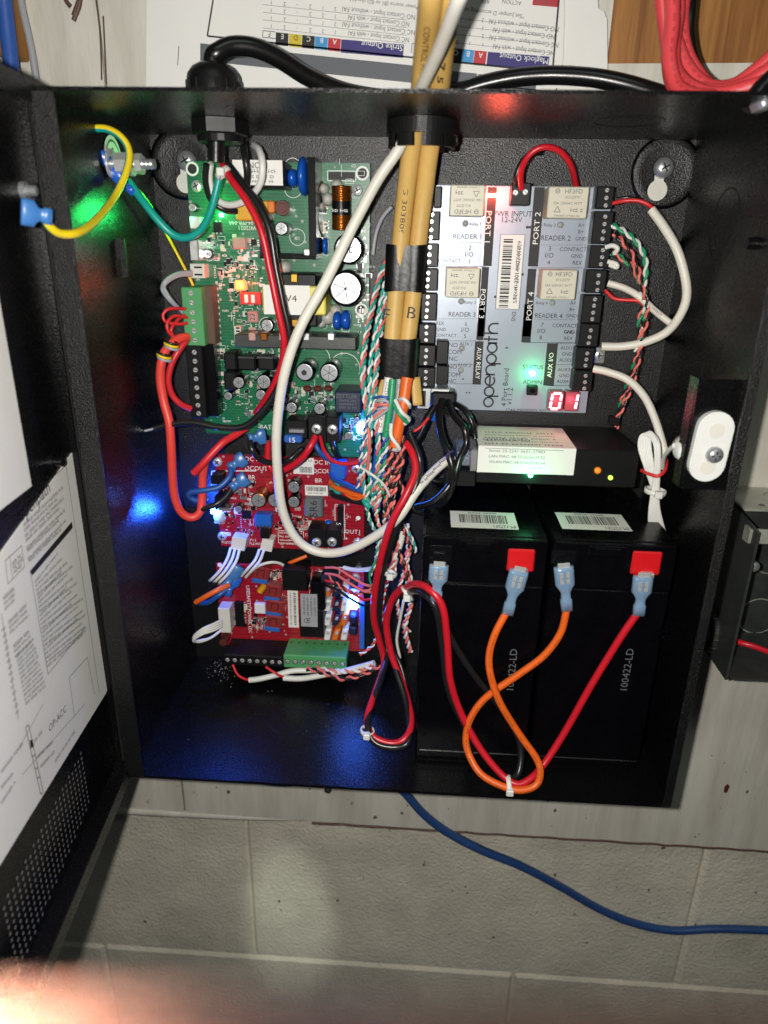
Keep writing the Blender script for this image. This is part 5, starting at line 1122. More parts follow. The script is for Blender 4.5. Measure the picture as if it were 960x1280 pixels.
# ---- red and black battery leads
wire('red_lead', 'thick red wire curving down from under the orange conductor over the white cable', 'wire', [(507, 553, 54), (516, 568, 60), (519, 590, 66), (508, 618, 72), (490, 652, 74), (478, 690, 70), (470, 730, 62), (467, 770, 54), (474, 800, 50), (480, 830, 52), (468, 868, 78), (459, 898, 92), (466, 920, 101), (490, 929, 103), (508, 921, 101), (514, 898, 90), (505, 860, 72), (490, 820, 64), (483, 780, 62), (490, 750, 66), (502, 735, 72)], 2.1, 'red_wire', seg=10)
wire('black_lead', 'thick black wire running beside the curved red wire left of the batteries', 'wire', [(512, 540, 52), (525, 575, 54), (522, 600, 60), (510, 630, 64), (494, 665, 64), (482, 705, 60), (475, 745, 54), (474, 785, 48), (484, 815, 48), (476, 850, 70), (463, 885, 86), (460, 910, 98), (470, 929, 104), (495, 934, 105), (511, 924, 102), (508, 880, 82), (494, 835, 66)], 2.0, 'wire_black', seg=10)
t, pp = wroot('red_lead', 'red wire that loops under the zip tie up to the right battery red terminal', 'wire', [(503, 738, 74), (518, 730, 92), (536, 736, 104), (553, 758, 108), (559, 800, 107), (563, 850, 106), (577, 893, 106), (600, 935, 112), (625, 966, 118), (645, 980, 122), (662, 974, 120), (680, 955, 113), (706, 915, 108), (740, 855, 106), (775, 798, 106), (797, 766, 106)], 2.05, 'red_wire', seg=10)
spade(t, P(804, 720, 105), P(798, 768, 106))
t, pp = wroot('black_lead', 'black wire looping under the zip tie up to the left battery black terminal', 'wire', [(505, 744, 72), (516, 739, 88), (530, 742, 100), (545, 760, 106), (552, 800, 104), (560, 860, 103), (580, 905, 104), (606, 945, 110), (632, 972, 116), (648, 966, 112), (650, 930, 104), (630, 890, 101), (590, 840, 101), (560, 790, 102), (549, 752, 104)], 2.0, 'wire_black', seg=10)
spade(t, P(549, 706, 105), P(545, 750, 105))
t, pp = wroot('orange_jumper', 'orange jumper wire looping between the two batteries in front of them', 'wire', [(RB(355, 440) + (106,)), (RB(318, 510) + (108,)), (RB(298, 580) + (109,)), (RB(302, 650) + (111,)), (RB(335, 745) + (113,)), (RB(400, 850) + (114,)), (RB(450, 920) + (117,)), (RB(468, 968) + (120,)), (RB(455, 1015) + (123,)), (RB(405, 1034) + (125,)), (RB(345, 1022) + (124,)), (RB(270, 980) + (120,)), (RB(228, 910) + (113,)), (RB(220, 850) + (109,)), (RB(240, 785) + (107,)), (RB(290, 722) + (105.5,)), (RB(400, 645) + (105,)), (RB(480, 585) + (105,)), (RB(535, 510) + (105,)), (RB(556, 430) + (105,))], 2.05, 'orange_wire', seg=10)
spade(t, P(*RB(398, 300), 105), P(*RB(358, 445), 106)); spade(t, P(*RB(545, 288), 105), P(*RB(556, 432), 105))
mb = MB(); sp = smooth_path(pp, 6); rr = random.Random(2)
for i in range(6, len(sp)-8, 1):
    if rr.random() < .25: continue
    a, b = sp[i], sp[i+1]; dq = (b-a).normalized(); nn = Vector((0, -1, .0)); nn = (nn-dq*nn.dot(dq)).normalized(); f = Frame(a, dq, nn.cross(dq)); f.N = nn; mb.greek(f, 0, (b-a).length*.8, 0, .9, 2.1, rr)
O('wire_print', mb, 'orange_print', t)
tie('zip_tie', 'white zip tie around the orange, red and black wires under the batteries', 636, 981, 121, 4.6, (1, 0, .15))
tie('zip_tie', 'white zip tie on the red and black wires left of the battery terminal', 509, 742, 80, 4.2, (.8, .2, .5)); tie('zip_tie', 'white zip tie at the bottom loop of red and black wires', 459, 914, 99, 3.4, (.2, 0, 1)); tie('zip_tie', 'small white zip tie above the battery lead bend near the bundle', 488, 717, 58, 3.2, (.3, .1, 1))
# ---- red and black pair from the power cord down to the battery terminals of the green board
wire('red_wire', 'red wire running down across the green board from the black power cord', 'wire', [(278, 206, 46), (290, 226, 54), (310, 254, 58), (327, 290, 60), (337, 335, 60), (347, 385, 60), (355, 425, 58), (352, 455, 54), (342, 482, 50), (330, 502, 44), (320, 516, 36)], 1.9, 'red_wire', seg=10)
wire('black_wire', 'black wire running beside the red one across the green board to a bare end', 'wire', [(284, 204, 44), (300, 226, 52), (322, 254, 56), (337, 288, 58), (345, 335, 58), (354, 380, 58), (362, 420, 57), (358, 455, 54), (347, 485, 52), (328, 514, 52), (305, 533, 52), (275, 534, 52), (240, 528, 52), (210, 531, 52), (193, 536, 52)], 1.9, 'wire_black', seg=10)
mb = MB(); mb.tube(path(None, [(194, 535.6, 52), (186, 537.5, 52), (181, 538.5, 52)]), .8, 6); O('bare_wire_end', mb, 'tin', label='bare tinned end of the black wire sticking out left of the green board', cat='wire end')
for (m, nm, lb, off) in (('wire_white', 'white_wire', 'white mains wire looping over the power inlet at the top of the green board', 0), ('wire_black', 'black_wire', 'short black wire looping above the caution sticker on the green board', 1)):
    pts = [(263, 205, 40), (262, 225, 36), (268, 246, 34), (285, 256, 36), (308, 250, 42), (325, 230, 48), (328, 205, 50), (324, 188, 44), (318, 182, 34)] if off == 0 else [(308, 232, 42), (309, 215, 46), (306, 195, 46), (304, 178, 36), (306, 172, 24)]
    wire(nm, lb, 'wire', pts, 1.8, m, seg=10)
wire('black_wire', 'black wire bending inside the white loop at the top left of the green board', 'wire', [(258, 205, 42), (257, 228, 38), (264, 250, 34), (280, 262, 32), (296, 264, 28)], 1.7, 'wire_black')
def striped(name, lb, pts, r, bands=('teal_wire', 'yellow_wire'), frac=.38, seg=12):
    mb = MB(); mb.tube(path(None, pts), r, seg, mfn=lambda i, k: 1 if (k % (seg)) < seg*frac else 0); return O(name, mb, list(bands), label=lb, cat='wire')
wire('green_wire', 'teal green wire looping from the green board to the ground bolt', 'wire', [(277, 208, 46), (270, 240, 46), (262, 268, 48), (250, 288, 52), (234, 297, 56), (216, 293, 60), (198, 276, 62), (183, 257, 62), (170, 240, 60), (160, 226, 58)], 2.0, 'teal_wire', seg=10)
t = T('ground_wire', P(100, 292, 110), 'yellow and green wire looping from the door lug to the ground bolt', 'wire')
mb = MB(); mb.tube(path(None, [(53, 269, 146), (62, 283, 143), (76, 292, 138), (97, 291, 130), (118, 277, 112), (142, 248, 84), (158, 214, 74), (161, 188, 70), (150, 170, 70), (132, 161, 70), (112, 162, 70), (104, 170, 70), (107, 182, 68), (114, 190, 66)]), 1.75, 12, mfn=lambda i, k: 1 if k in (4, 5, 6, 7, 8, 9) else 0, a_off=.6); O('insulation', mb, ['teal_wire', 'yellow_wire'], t)
spade(t, P(134, 204, 64), P(108, 178, 68), 'sleeve_deep', 3.4)
qA = P(26, 264, 152); qB = P(64, 271, 145); spade(t, qA, qB, 'sleeve_blue', 5.)
mb = MB(); mb.tube(path(None, [(160, 232, 58), (174, 240, 50), (190, 262, 34), (205, 288, 20), (220, 315, 14), (238, 350, 14), (243, 362, 14)]), 1.1, 8, mfn=lambda i, k: 1 if k < 3 else 0); O('ground_wire', mb, ['wire_black', 'yellow_wire'], label='thin yellow striped wire dropping behind the green board from the bolt', cat='wire')
g2 = T('ground_lug', P(158, 236, 58), 'blue crimp lug on the teal green wire at the ground bolt', 'connector'); spade(g2, P(140, 212, 62), P(168, 242, 60), 'sleeve_deep', 3.2)
# ---- left side wires
t = wire('coral_wire', 'thick coral red wire hanging from the green board left edge to the blue light', 'wire', [R5(185, 5)+(34,), R5(150, 12)+(40,), R5(105, 45)+(46,), R5(78, 100)+(50,), R5(70, 180)+(50,), R5(85, 280)+(50,), R5(108, 370)+(52,), R5(117, 480)+(52,), R5(122, 600)+(50,), R5(132, 690)+(48,), R5(160, 755)+(46,), R5(205, 778)+(44,), R5(240, 752)+(42,), R5(250, 680)+(40,), R5(252, 600)+(40,), R5(262, 535)+(42,)], 2.6, 'coral_wire', seg=10)
wire('red_wire', 'thinner red wire curving from the green terminal block back to the black one', 'wire', [R5(185, 15)+(34,), R5(150, 60)+(38,), R5(118, 120)+(40,), R5(104, 190)+(40,), R5(120, 250)+(38,), R5(155, 290)+(36,), R5(200, 312)+(32,)], 1.9, 'thin_red', seg=10)
wire('red_wire', 'red wire with a cut end lying above the upper red board', 'wire', [R5(435, 395)+(34,), R5(390, 425)+(40,), R5(340, 455)+(46,), R5(290, 505)+(50,), R5(250, 550)+(52,), R5(212, 588)+(52,)], 2.2, 'thin_red', seg=10)
wire('red_wire', 'red wire looping from under the black terminal screws to the fuse holder', 'wire', [R5(735, 430)+(40,), R5(715, 470)+(44,), R5(680, 520)+(44,), R5(620, 565)+(40,), R5(560, 580)+(36,), R5(532, 540)+(34,), R5(532, 450)+(34,)], 2.0, 'red_wire')
for k, pts in enumerate(([(232, 386, 32), (212, 386, 40), (204, 393, 42), (207, 402, 42), (222, 405, 38), (234, 404, 34)], [(234, 397, 32), (218, 395, 40), (209, 404, 44), (211, 415, 44), (222, 424, 40), (236, 424, 34)], [(234, 392, 30), (222, 400, 36), (214, 412, 40), (219, 421, 38), (236, 418, 32)])):
    wire('red_loop', ('upper thin red wire loop beside the green terminal block', 'lower larger thin red wire loop beside the green terminal block', 'inner thin red wire loop beside the green terminal block')[k], 'wire', pts, .95, 'thin_red', group='thin red wire loops beside the green block')
for k in range(2): wire('grey_wire', ('outer grey wire of the pair plugged into the green board left edge', 'inner grey wire of the pair plugged into the green board left edge')[k], 'wire', [(240, 340+k*3, 24), (222, 342+k*3, 30), (207, 351+k*3, 34), (203+k*3, 362, 34), (212+k*2, 375, 34), (224, 386, 30), (236, 398, 26)], 1.15, 'grey_wire', group='grey wire pair on the green board')
for k in range(2):
    c = (P(214, 431, 48), P(205, 445, 50))[k]; mb = MB()
    for j, m in enumerate((0, 1, 2)): 
        ringp = [c + Vector((3.4*math.cos(a*math.pi/8), 3.4*math.sin(a*math.pi/8), -1.2*math.cos(a*math.pi/8)+1.5*j-1.5)) for a in range(17)]; mb.tube(ringp, .75, 6, m=m, sub=1)
    O('wire_wrap', mb, ['grey_wire', 'yellow_wire', 'wire_black'], label=('upper', 'lower')[k] + ' turns of yellow and grey wire tied round the coral red wire', cat='wire wrap')
# blue lugs of the upper red board and their wires
def lug(name, lb, A, B, m, wpts, wm, r=1.8, w=4.6):
    t = T(name, A, lb, 'wire'); spade(t, A, B, m, w); mb = MB(); mb.tube(wpts, r, 10); O('insulation', mb, wm, t); return t
lug('lug_wire', 'black wire with translucent blue lug at the BAT marking of the green board', P(*R5(520, 428), 36), P(*R5(448, 440), 40), 'sleeve_blue', path(R5, [(455, 445, 40), (462, 485, 44), (500, 530, 42), (560, 545, 38), (620, 530, 30), (680, 480, 28)]), 'wire_black')
lug('lug_wire', 'blue wire with blue lug at the DC IN marking of the upper red board', P(*R5(432, 520), 30), P(*R5(365, 565), 34), 'sleeve_blue', path(R5, [(372, 560, 34), (368, 600, 38), (320, 648, 42), (250, 662, 44), (200, 670, 44), (195, 690, 42), (230, 705, 40), (270, 690, 36)]), 'blue_wire')
lug('lug_wire', 'black wire with blue lug at the BR marking of the upper red board', P(*R5(440, 606), 30), P(*R5(372, 650), 34), 'sleeve_blue', path(R5, [(378, 648, 34), (350, 690, 38), (300, 725, 42), (230, 745, 42), (185, 740, 40)]), 'wire_black')
# small glowing connector and blue plugs at the right of the upper red board
t = T('blue_plug', P(*R5(825, 590), 30), 'blue three-wire plug at the right of the upper red board', 'connector')
for r, m, d in (((796, 548, 862, 616), 'trim_blue', 24), ((792, 618, 840, 690), 'teal_wire', 20)):
    x0, x1, z0, z1 = px(R5, *r, d); mb = MB(); mb.fbox(FRONT, x0, x1, z0, z1, RD, d, .8); O('plug_body', mb, m, t)
for m, y in (('blue_wire', 0), ('orange_wire', 34), ('wire_black', 72)):
    mb = MB(); mb.tube(path(R5, [(800, 590+y*1.1, 24), (815, 612+y, 30), (855, 632+y*.9, 36), (905, 655+y*.75, 42), (950, 668+y*.7, 46)]), 1.7, 8); O('plug_wire', mb, m, t)
wire('red_wire', 'thin red wire bending from the black screw terminal to the bundle above the red board', 'wire', [R5(755, 432)+(34,), R5(772, 490)+(40,), R5(810, 535)+(44,), R5(870, 548)+(46,), R5(950, 540)+(48,)], 1.2, 'red_wire'); wire('blue_wire', 'blue wire dropping from the black screw terminal of the green board', 'wire', [R5(726, 432)+(34,), R5(742, 480)+(38,), R5(775, 520)+(36,), R5(820, 540)+(28,)], 1.5, 'blue_wire'); wire('black_wire', 'short black wire under the right screw of the green board terminal', 'wire', [R5(806, 455)+(34,), R5(815, 490)+(36,), R5(830, 520)+(30,)], 1.8, 'wire_black')
# white two-wire leads that join the two red boards
for k, (pts, lb) in enumerate((([R6(262, 85)+(20,), R6(248, 130)+(26,), R6(218, 180)+(30,), R6(182, 218)+(30,), R6(172, 226)+(26,)], 'left white two-wire lead'), ([R6(385, 92)+(20,), R6(368, 135)+(26,), R6(335, 175)+(28,), R6(308, 205)+(24,)], 'right white two-wire lead'))):
    t = T('white_lead', P(*pts[0]), lb + ' plugged into the bottom edge of the upper red board', 'wire', 'white leads between the red boards')
    for j in range(3 if k == 0 else 2):
        mb = MB(); mb.tube([P(u-8+j*5.5, v+j*1.5, d+j*.8) for u, v, d in pts], 1.0, 8); O('conductor', mb, 'wire_white', t)
wire('white_wire', 'thin white wire arching behind the lower red board top edge', 'wire', [R6(305, 205)+(20,), R6(350, 165)+(24,), R6(400, 148)+(24,), R6(440, 150)+(20,), R6(470, 165)+(16,)], 1.0, 'wire_white')
wire('orange_wire', 'short orange and blue wire between the two red boards', 'wire', [R6(470, 158)+(16,), R6(510, 140)+(18,), R6(560, 120)+(16,)], 1.3, 'orange_wire')
t = T('blue_lug_pair', P(*R6(250, 200), 30), 'cluster of blue lugs at the left of the lower red board', 'connector'); 
spade(t, P(*R6(268, 160), 26), P(*R6(205, 262), 32), 'sleeve_blue', 4.6); spade(t, P(*R6(262, 205), 24), P(*R6(215, 290), 30), 'sleeve_deep', 4.2)
wire('orange_wire', 'orange wire end sticking out left of the lower red board', 'wire', [R6(225, 245)+(32,), R6(180, 265)+(38,), R6(130, 292)+(40,), R6(85, 318)+(38,)], 1.8, 'orange_wire'); wire('blue_wire', 'blue wire end sticking out below the orange one at the lower red board', 'wire', [R6(220, 262)+(34,), R6(180, 290)+(38,), R6(140, 318)+(36,), R6(105, 322)+(32,)], 1.8, 'blue_wire'); wire('black_wire', 'thin black wire behind the orange wire end at lower left', 'wire', [R6(215, 215)+(28,), R6(165, 240)+(30,), R6(140, 262)+(28,), R6(170, 290)+(26,)], 1.1, 'wire_black')
t = T('white_plug_loop', P(*R6(200, 400), 26), 'white plug with looped white wires at the left of the lower red board', 'wire')
for j in range(4):
    mb = MB(); y = j*9
    mb.tube(path(R6, [(195, 395+y, 26), (160, 412+y, 32), (115, 432+y*.8, 36), (82, 458+y*.6, 36), (76, 478+y*.3, 34), (100, 488-y*.2, 30), (150, 470, 26), (190, 440, 22)]), .95, 8); O('conductor', mb, 'wire_white', t)
# thin wires below the terminal block
wire('red_wire', 'thin red wire under the long black terminal block', 'wire', [R6(243, 585)+(36,), R6(262, 625)+(38,), R6(290, 645)+(38,), R6(318, 652)+(36,)], .85, 'thin_red'); wire('white_jacket', 'white cable jacket lying below the black terminal block', 'wire', [R6(314, 652)+(36,), R6(360, 646)+(36,), R6(430, 630)+(34,), R6(500, 612)+(32,), R6(600, 610)+(30,)], 2.0, 'wire_white')
wire('red_wire', 'second thin red wire under the black and green terminal blocks', 'wire', [R6(385, 595)+(36,), R6(415, 615)+(38,), R6(440, 630)+(38,), R6(465, 640)+(36,)], .85, 'thin_red'); wire('white_jacket', 'white cable jacket lying below the green terminal block', 'wire', [R6(460, 643)+(36,), R6(540, 645)+(36,), R6(640, 628)+(36,), R6(740, 608)+(36,), R6(850, 578)+(40,)], 2.0, 'wire_white')
twist('twisted_pair', 'pink and black twisted pair under the green terminal block', 'wire bundle', [R6(560, 602)+(36,), R6(640, 622)+(38,), R6(700, 645)+(40,), R6(760, 640)+(40,), R6(830, 615)+(42,), R6(870, 590)+(46,)], ['pink_wire', 'wire_black'], 1.0, 10); twist('twisted_pair', 'second pink and white twisted pair below the green terminal block', 'wire bundle', [R6(600, 600)+(34,), R6(680, 612)+(36,), R6(770, 612)+(38,), R6(850, 590)+(42,)], ['pink_wire', 'wire_white'], 1.0, 10)
for k, (y0, m) in enumerate(((150, 'pink_wire'), (175, 'pink_wire'), (205, 'thin_red'), (225, 'wire_black'))):
    wire('thin_wire', ('upper', 'second', 'third', 'lowest')[k] + ' thin wire fanning from the lower red board output header to the bundle', 'wire', [R6(640, y0+20)+(24,), R6(690, y0+22+k*6)+(30,), R6(740, y0+52+k*7)+(36,), R6(800, y0+88+k*6)+(42,), R6(835, y0+100)+(46,)], .9, m, group='thin wires fanning from the lower red board')
wire('white_wire', 'white wire sweeping right from the top of the lower red board', 'wire', [R6(720, 170)+(20,), R6(760, 178)+(24,), R6(810, 178)+(30,), R6(850, 168)+(36,), R6(900, 130)+(42,), R6(930, 60)+(46,)], 1.5, 'wire_white')
# ---- controller board wiring at the right
def ring_pts(l): return [R3(x, y)+(d,) for x, y, d in l]
t = T('door_contact_cable', P(820, 262, 30), 'white cable with red end looping in a big arc right of the controller board', 'cable')
mb = MB(); mb.tube(path(None, [(766, 254, 27), (780, 251, 30), (798, 251, 32), (812, 257, 34), (817, 264, 36)]), 1.1, 8); O('conductor', mb, 'thin_red', t)
mb = MB(); mb.tube(path(None, [(814, 262, 36), (830, 284, 40), (846, 312, 44), (856, 345, 46), (858, 372, 46), (849, 396, 44), (832, 416, 40), (805, 428, 36), (778, 433, 32), (752, 433, 30)]), 2.35, 10); O('jacket', mb, 'white_cable', t)
mb = MB(); mb.tube(path(None, [(770, 249, 26), (785, 247, 28), (800, 249, 28)]), .9, 6); O('conductor', mb, 'wire_black', t)
t = T('reader_cable', P(800, 378, 30), 'short white printed cable tucked behind the big white arc', 'cable')
mb = MB(); mb.tube(path(None, [(760, 354, 27), (780, 360, 30), (798, 370, 34), (818, 388, 36), (838, 404, 38)]), 1.9, 10); O('jacket', mb, 'white_cable', t)
mb = MB(); mb.tube(path(None, [(756, 363, 27), (768, 373, 30), (782, 375, 32), (797, 376, 34), (806, 382, 34)]), 1.0, 8); O('conductor', mb, 'thin_red', t)
mb = MB(); f = Frame(P(820, 389, 38.4), (1, 0, -.72), (.72, 0, 1)); mb.greek(f, -7, 7, 0, 1.5, .2, random.Random(3)); O('cable_print', mb, 'ink_grey', t)
TR_ = 'twisted reader wires right of the controller'
twist('twisted_pair', 'green and white twisted pair right of the controller, upper one', 'wire bundle', [(765, 281, 27), (780, 289, 32), (796, 303, 36), (806, 322, 38), (807, 345, 38), (803, 365, 36), (806, 390, 34), (801, 420, 34), (795, 440, 34)], ['green_wire', 'wire_white'], .85, 11, group=TR_)
twist('twisted_pair', 'red and black twisted pair below the green and white one by the controller', 'wire bundle', [(768, 292, 27), (778, 302, 32), (790, 318, 34), (798, 338, 36), (803, 360, 38), (810, 385, 36), (806, 410, 36), (800, 440, 36), (792, 475, 34), (780, 505, 30), (768, 532, 26)], ['pink_wire', 'wire_black'], .85, 10, group=TR_)
twist('twisted_pair', 'lower red and white twisted pair by the controller contact terminals', 'wire bundle', [(764, 316, 27), (776, 322, 30), (790, 333, 34), (800, 352, 34), (806, 372, 32), (800, 400, 34), (800, 430, 34), (790, 468, 32), (778, 500, 28), (770, 535, 24)], ['pink_wire', 'wire_black', 'green_wire'], .78, 12, group=TR_)
for k, pts in enumerate(([(757, 309, 28), (766, 307, 30), (772, 311, 31), (768, 317, 29)], [(760, 327, 28), (770, 330, 30), (771, 334, 30), (762, 331, 28)])): wire('white_stub', ('upper', 'lower')[k] + ' bent white wire stub at the controller contact terminals', 'wire', pts, 1.3, 'wire_white')
t = T('sensor_cable', P(790, 475, 30), 'white printed cable curving down to the coiled white wires at the right', 'cable')
mb = MB(); mb.tube(path(None, [(742, 461, 27), (760, 465, 30), (785, 475, 34), (805, 495, 40), (818, 522, 46), (827, 550, 52), (832, 570, 56)]), 2.2, 10); O('jacket', mb, 'white_cable', t)
mb = MB()
for (u, v), a in (((772, 469), (1, -.35)), ((800, 489), (.8, -.8)), ((815, 516), (.4, -1)), ((825, 545), (.25, -1))): f = Frame(P(u, v, 48), (a[0], 0, a[1]), (-a[1], 0, a[0])); mb.greek(f, -4, 4, 0, 1.7, .2, random.Random(int(u)))
t2 = T('coiled_leads', P(820, 620, 60), 'coiled bunch of thin white wires tied beside the white oval sensor', 'wire bundle')
rr = random.Random(6)
for k in range(7):
    o_ = k-3; mb = MB()
    mb.tube(path(None, [(818+o_*1.2, 606, 66), (812+o_*1.6, 585, 66), (806+o_*2.2, 560, 62), (807+o_*1.8, 545, 60), (814+o_*1.2, 541+abs(o_), 62), (821+o_*.8, 555, 66), (822+o_*.7, 580, 68), (820+o_*.9, 605, 68), (818+o_*1.6, 632, 68), (820+o_*2.6, 655, 66), (826+o_*2.8, 676, 62)]), 1.0, 7); O('conductor', mb, 'wire_white', t2)
tie('zip_tie', 'white tie round the coiled white wires above the right battery', 819, 614, 66, 5., (.1, 0, 1))
wire('red_wire', 'short red wire looped round the coiled white wires', 'wire', [(802, 588, 64), (810, 592, 70), (822, 595, 74), (831, 588, 72), (833, 576, 66), (830, 572, 62)], 1.0, 'thin_red')
q = P(768, 525, 26); mb = MB(); mb.fbox(FRONT, q.x-3, q.x+3, q.z-3, q.z+2, 22, 29, .8); O('wire_clip', mb, 'terminal_black', label='small black clip holding the twisted pairs below the digit display', cat='clip')
# power input loop
wire('red_wire', 'red wire arching above the controller power input', 'wire', [(652, 236, 30), (651, 218, 34), (657, 200, 38), (670, 187, 40), (686, 184, 40), (702, 191, 38), (714, 208, 34), (720, 232, 24)], 1.55, 'red_wire', seg=10); wire('black_wire', 'black wire beside the red arch at the controller power input', 'wire', [(645, 236, 28), (646, 218, 30), (653, 202, 30), (664, 192, 28), (676, 190, 24)], 1.5, 'wire_black')
# ---- black usb and network leads by the module
for k, (pts, lb, r) in enumerate((([(553, 500, 32), (549, 520, 40), (552, 545, 50), (562, 570, 58), (566, 595, 60), (560, 620, 58), (545, 635, 54), (524, 640, 50), (512, 628, 46)], 'black lead hanging from the controller plug and curling under the white sleeve', 2.3), ([(560, 502, 32), (568, 520, 44), (580, 535, 52), (583, 555, 54), (574, 575, 58), (568, 600, 60), (558, 625, 56), (538, 640, 50)], 'black lead bulging to the right beside the network box jack', 2.0), ([(548, 500, 28), (536, 520, 34), (524, 545, 36), (512, 560, 36)], 'short black lead running left behind the red wire bend', 2.4), ([(566, 503, 30), (580, 512, 40), (590, 528, 44), (594, 548, 44)], 'thin black lead arching into the network box', 1.7), ([(572, 590, 56), (558, 612, 60), (540, 628, 60), (520, 634, 56)], 'black lead coiled lowest below the white sleeve', 2.2))):
    wire('black_lead', lb, 'cable', pts, r, 'black_rubber', seg=10, group='black leads between controller and network box')
wire('blue_tab', 'bright blue wire stub at the controller port', 'wire', [(541, 505, 30), (541, 515, 32), (542, 524, 30)], 1.9, 'trim_blue'); wire('thin_red_wire', 'thin red wire running along the short black lead', 'wire', [(536, 522, 38), (524, 535, 38), (510, 543, 40)], .9, 'thin_red')
x0, x1, z0, z1 = px(R4, 134, 376, 240, 442, CD+14); t = T('port_plug', ((x0+x1)/2, -CD, z0), 'black angled plug seated in the controller port', 'plug'); mb = MB(); mb.fbox(FRONT, x0, x1, z0, z1, CD+1, CD+14, 1.2); O('plug_body', mb, 'black_plastic', t); mb = MB()
for k in range(4): mb.fbox(FRONT, x0+2, x1-2, z0-1.2-k*1.6, z0-.2-k*1.6, CD+3, CD+11, .3)
O('strain_relief', mb, 'black_rubber', t)
# cable tie tops and small details around the bundle
wire('wire_nut_lead', 'pale green wire stub at the foot of the twisted bundle above the white cable', 'wire', [(455, 625, 48), (458, 630, 50), (462, 634, 50)], 1.8, 'teal_wire')
wire('purple_wire', 'purple tinted thin wire among the twisted wires at the blue light', 'wire', [(460, 535, 58), (462, 550, 60), (461, 570, 58), (459, 590, 54)], .9, 'pink_wire')

# ---- the tangle of small wires between the boards and the batteries
TG = 'small wires in the tangle left of the batteries'
for lb, pts, mats, r in (
    ('thin green and white twisted pair crossing over the right edge of the upper red board', [(463, 600, 52), (458, 625, 50), (462, 650, 48), (472, 672, 44), (470, 700, 40)], ['green_wire', 'wire_white'], .7),
    ('thin pink and white twisted pair diving under the white cable at the bundle foot', [(476, 610, 54), (470, 640, 50), (478, 668, 46), (490, 690, 44), (494, 716, 42)], ['pink_wire', 'wire_white'], .7),
    ('thin pink and black twisted pair right of the white cable near the bundle foot', [(500, 600, 52), (505, 625, 54), (500, 650, 52), (508, 672, 46), (514, 690, 42)], ['pink_wire', 'wire_black'], .75),
    ('thin blue and white twisted pair beside the blue light of the green board', [(466, 505, 56), (458, 530, 56), (452, 560, 54), (450, 585, 50), (447, 610, 44)], ['blue_wire', 'wire_white'], .7),
    ('thin red and white twisted pair dropping past the lower red board edge', [(496, 690, 44), (486, 720, 44), (478, 752, 40), (476, 780, 36), (466, 806, 34), (450, 818, 34)], ['thin_red', 'wire_white'], .75),
    ('thin teal and white twisted pair peeking out above the left battery corner', [(488, 640, 46), (502, 655, 44), (514, 672, 42), (520, 690, 40)], ['teal_wire', 'wire_white'], .7),
    ('thin brown and white twisted pair behind the curved red wire', [(494, 575, 50), (488, 600, 50), (482, 625, 48), (480, 655, 44), (474, 690, 40), (462, 720, 36)], ['brown_wire', 'wire_white'], .7),
    ('thin white and pink twisted pair looping low beside the battery side', [(512, 690, 40), (505, 715, 42), (497, 745, 42), (500, 775, 38), (512, 790, 34)], ['wire_white', 'pink_wire'], .7),
    ('thin black and pink twisted pair lying across the lower red board lights', [(410, 720, 30), (428, 735, 34), (444, 742, 38), (458, 738, 42), (474, 726, 44)], ['pink_wire', 'wire_black'], .7)):
    twist('twisted_pair', lb, 'wire bundle', pts, mats, r, 7.5, group=TG)
for lb, pts, m, r in (
    ('thin white wire arching in front of the twisted bundle', [(452, 585, 54), (466, 594, 60), (480, 606, 58), (488, 622, 54)], 'wire_white', .8),
    ('thin black wire weaving left of the curved red wire', [(500, 640, 50), (488, 668, 50), (482, 700, 46), (484, 735, 42), (480, 765, 38)], 'wire_black', 1.2),
    ('thin green wire curling beside the lower red board light', [(470, 700, 42), (462, 718, 42), (466, 736, 40), (474, 748, 38)], 'green_wire', .7),
    ('thin white wire hanging from the zip tie beside the battery', [(505, 750, 66), (500, 775, 60), (496, 800, 56), (500, 822, 54)], 'wire_white', .9),
    ('black wire loop beside the battery lead tie', [(498, 736, 66), (486, 752, 62), (482, 778, 58), (488, 806, 58), (500, 830, 62), (508, 858, 70)], 'wire_black', 1.6),
    ('thin orange wire leaving the bundle toward the blue plug', [(468, 610, 50), (456, 620, 48), (444, 624, 44), (432, 618, 38)], 'orange_wire', .9),
    ('black lead passing under the white cable end to the network box', [(520, 590, 44), (535, 598, 44), (552, 602, 46), (575, 596, 50)], 'black_rubber', 1.9),
    ('thin white wire at the right edge of the green board by the coil', [(490, 258, 12), (478, 272, 10), (470, 292, 8), (466, 318, 8)], 'grey_wire', 1.2)):
    wire('small_wire', lb, 'wire', pts, r, m, group=TG)
# ================================================================== door: stickers, vent holes, screws
def quad(mb, pts, h, m=0): return mb.add([fd.p(x, y, h) for x, y in pts], [tuple(range(len(pts)))], m)
c1, c2, c3, c4 = DPT(-30, 1128), DPT(137, 860), DPT(95, 560), DPT(-30, 732)
L1 = [c1, (c2[0]-7, c2[1]+1.5), (c2[0]-1.2, c2[1]+3.5), (c2[0], c2[1]+8), (c3[0], c3[1]-5), (c3[0]-1, c3[1]-1), (c3[0]-4, c3[1]), c4]
mb = MB(); mb.prism(fd, [(x, y) for x, y in L1], 0.05, .45)
lab1 = O('instruction_sticker', mb, 'paper', door)
def D_(rg, x, y): return DPT(*rg(x, y))
RD1 = reg(0, 560, 1280/340); RD2 = reg(0, 860, 1280/420)
mb = MB(); H_ = .6
a = D_(RD1, 90, 335); b = D_(RD1, 228, 190); an = math.degrees(math.atan2(b[1]-a[1], b[0]-a[0])); mb.txt(fd, 'openpath', (a[0]+b[0])/2, (a[1]+b[1])/2+1.5, 6.2, wid=b[0]-a[0], rot=an, h=H_)
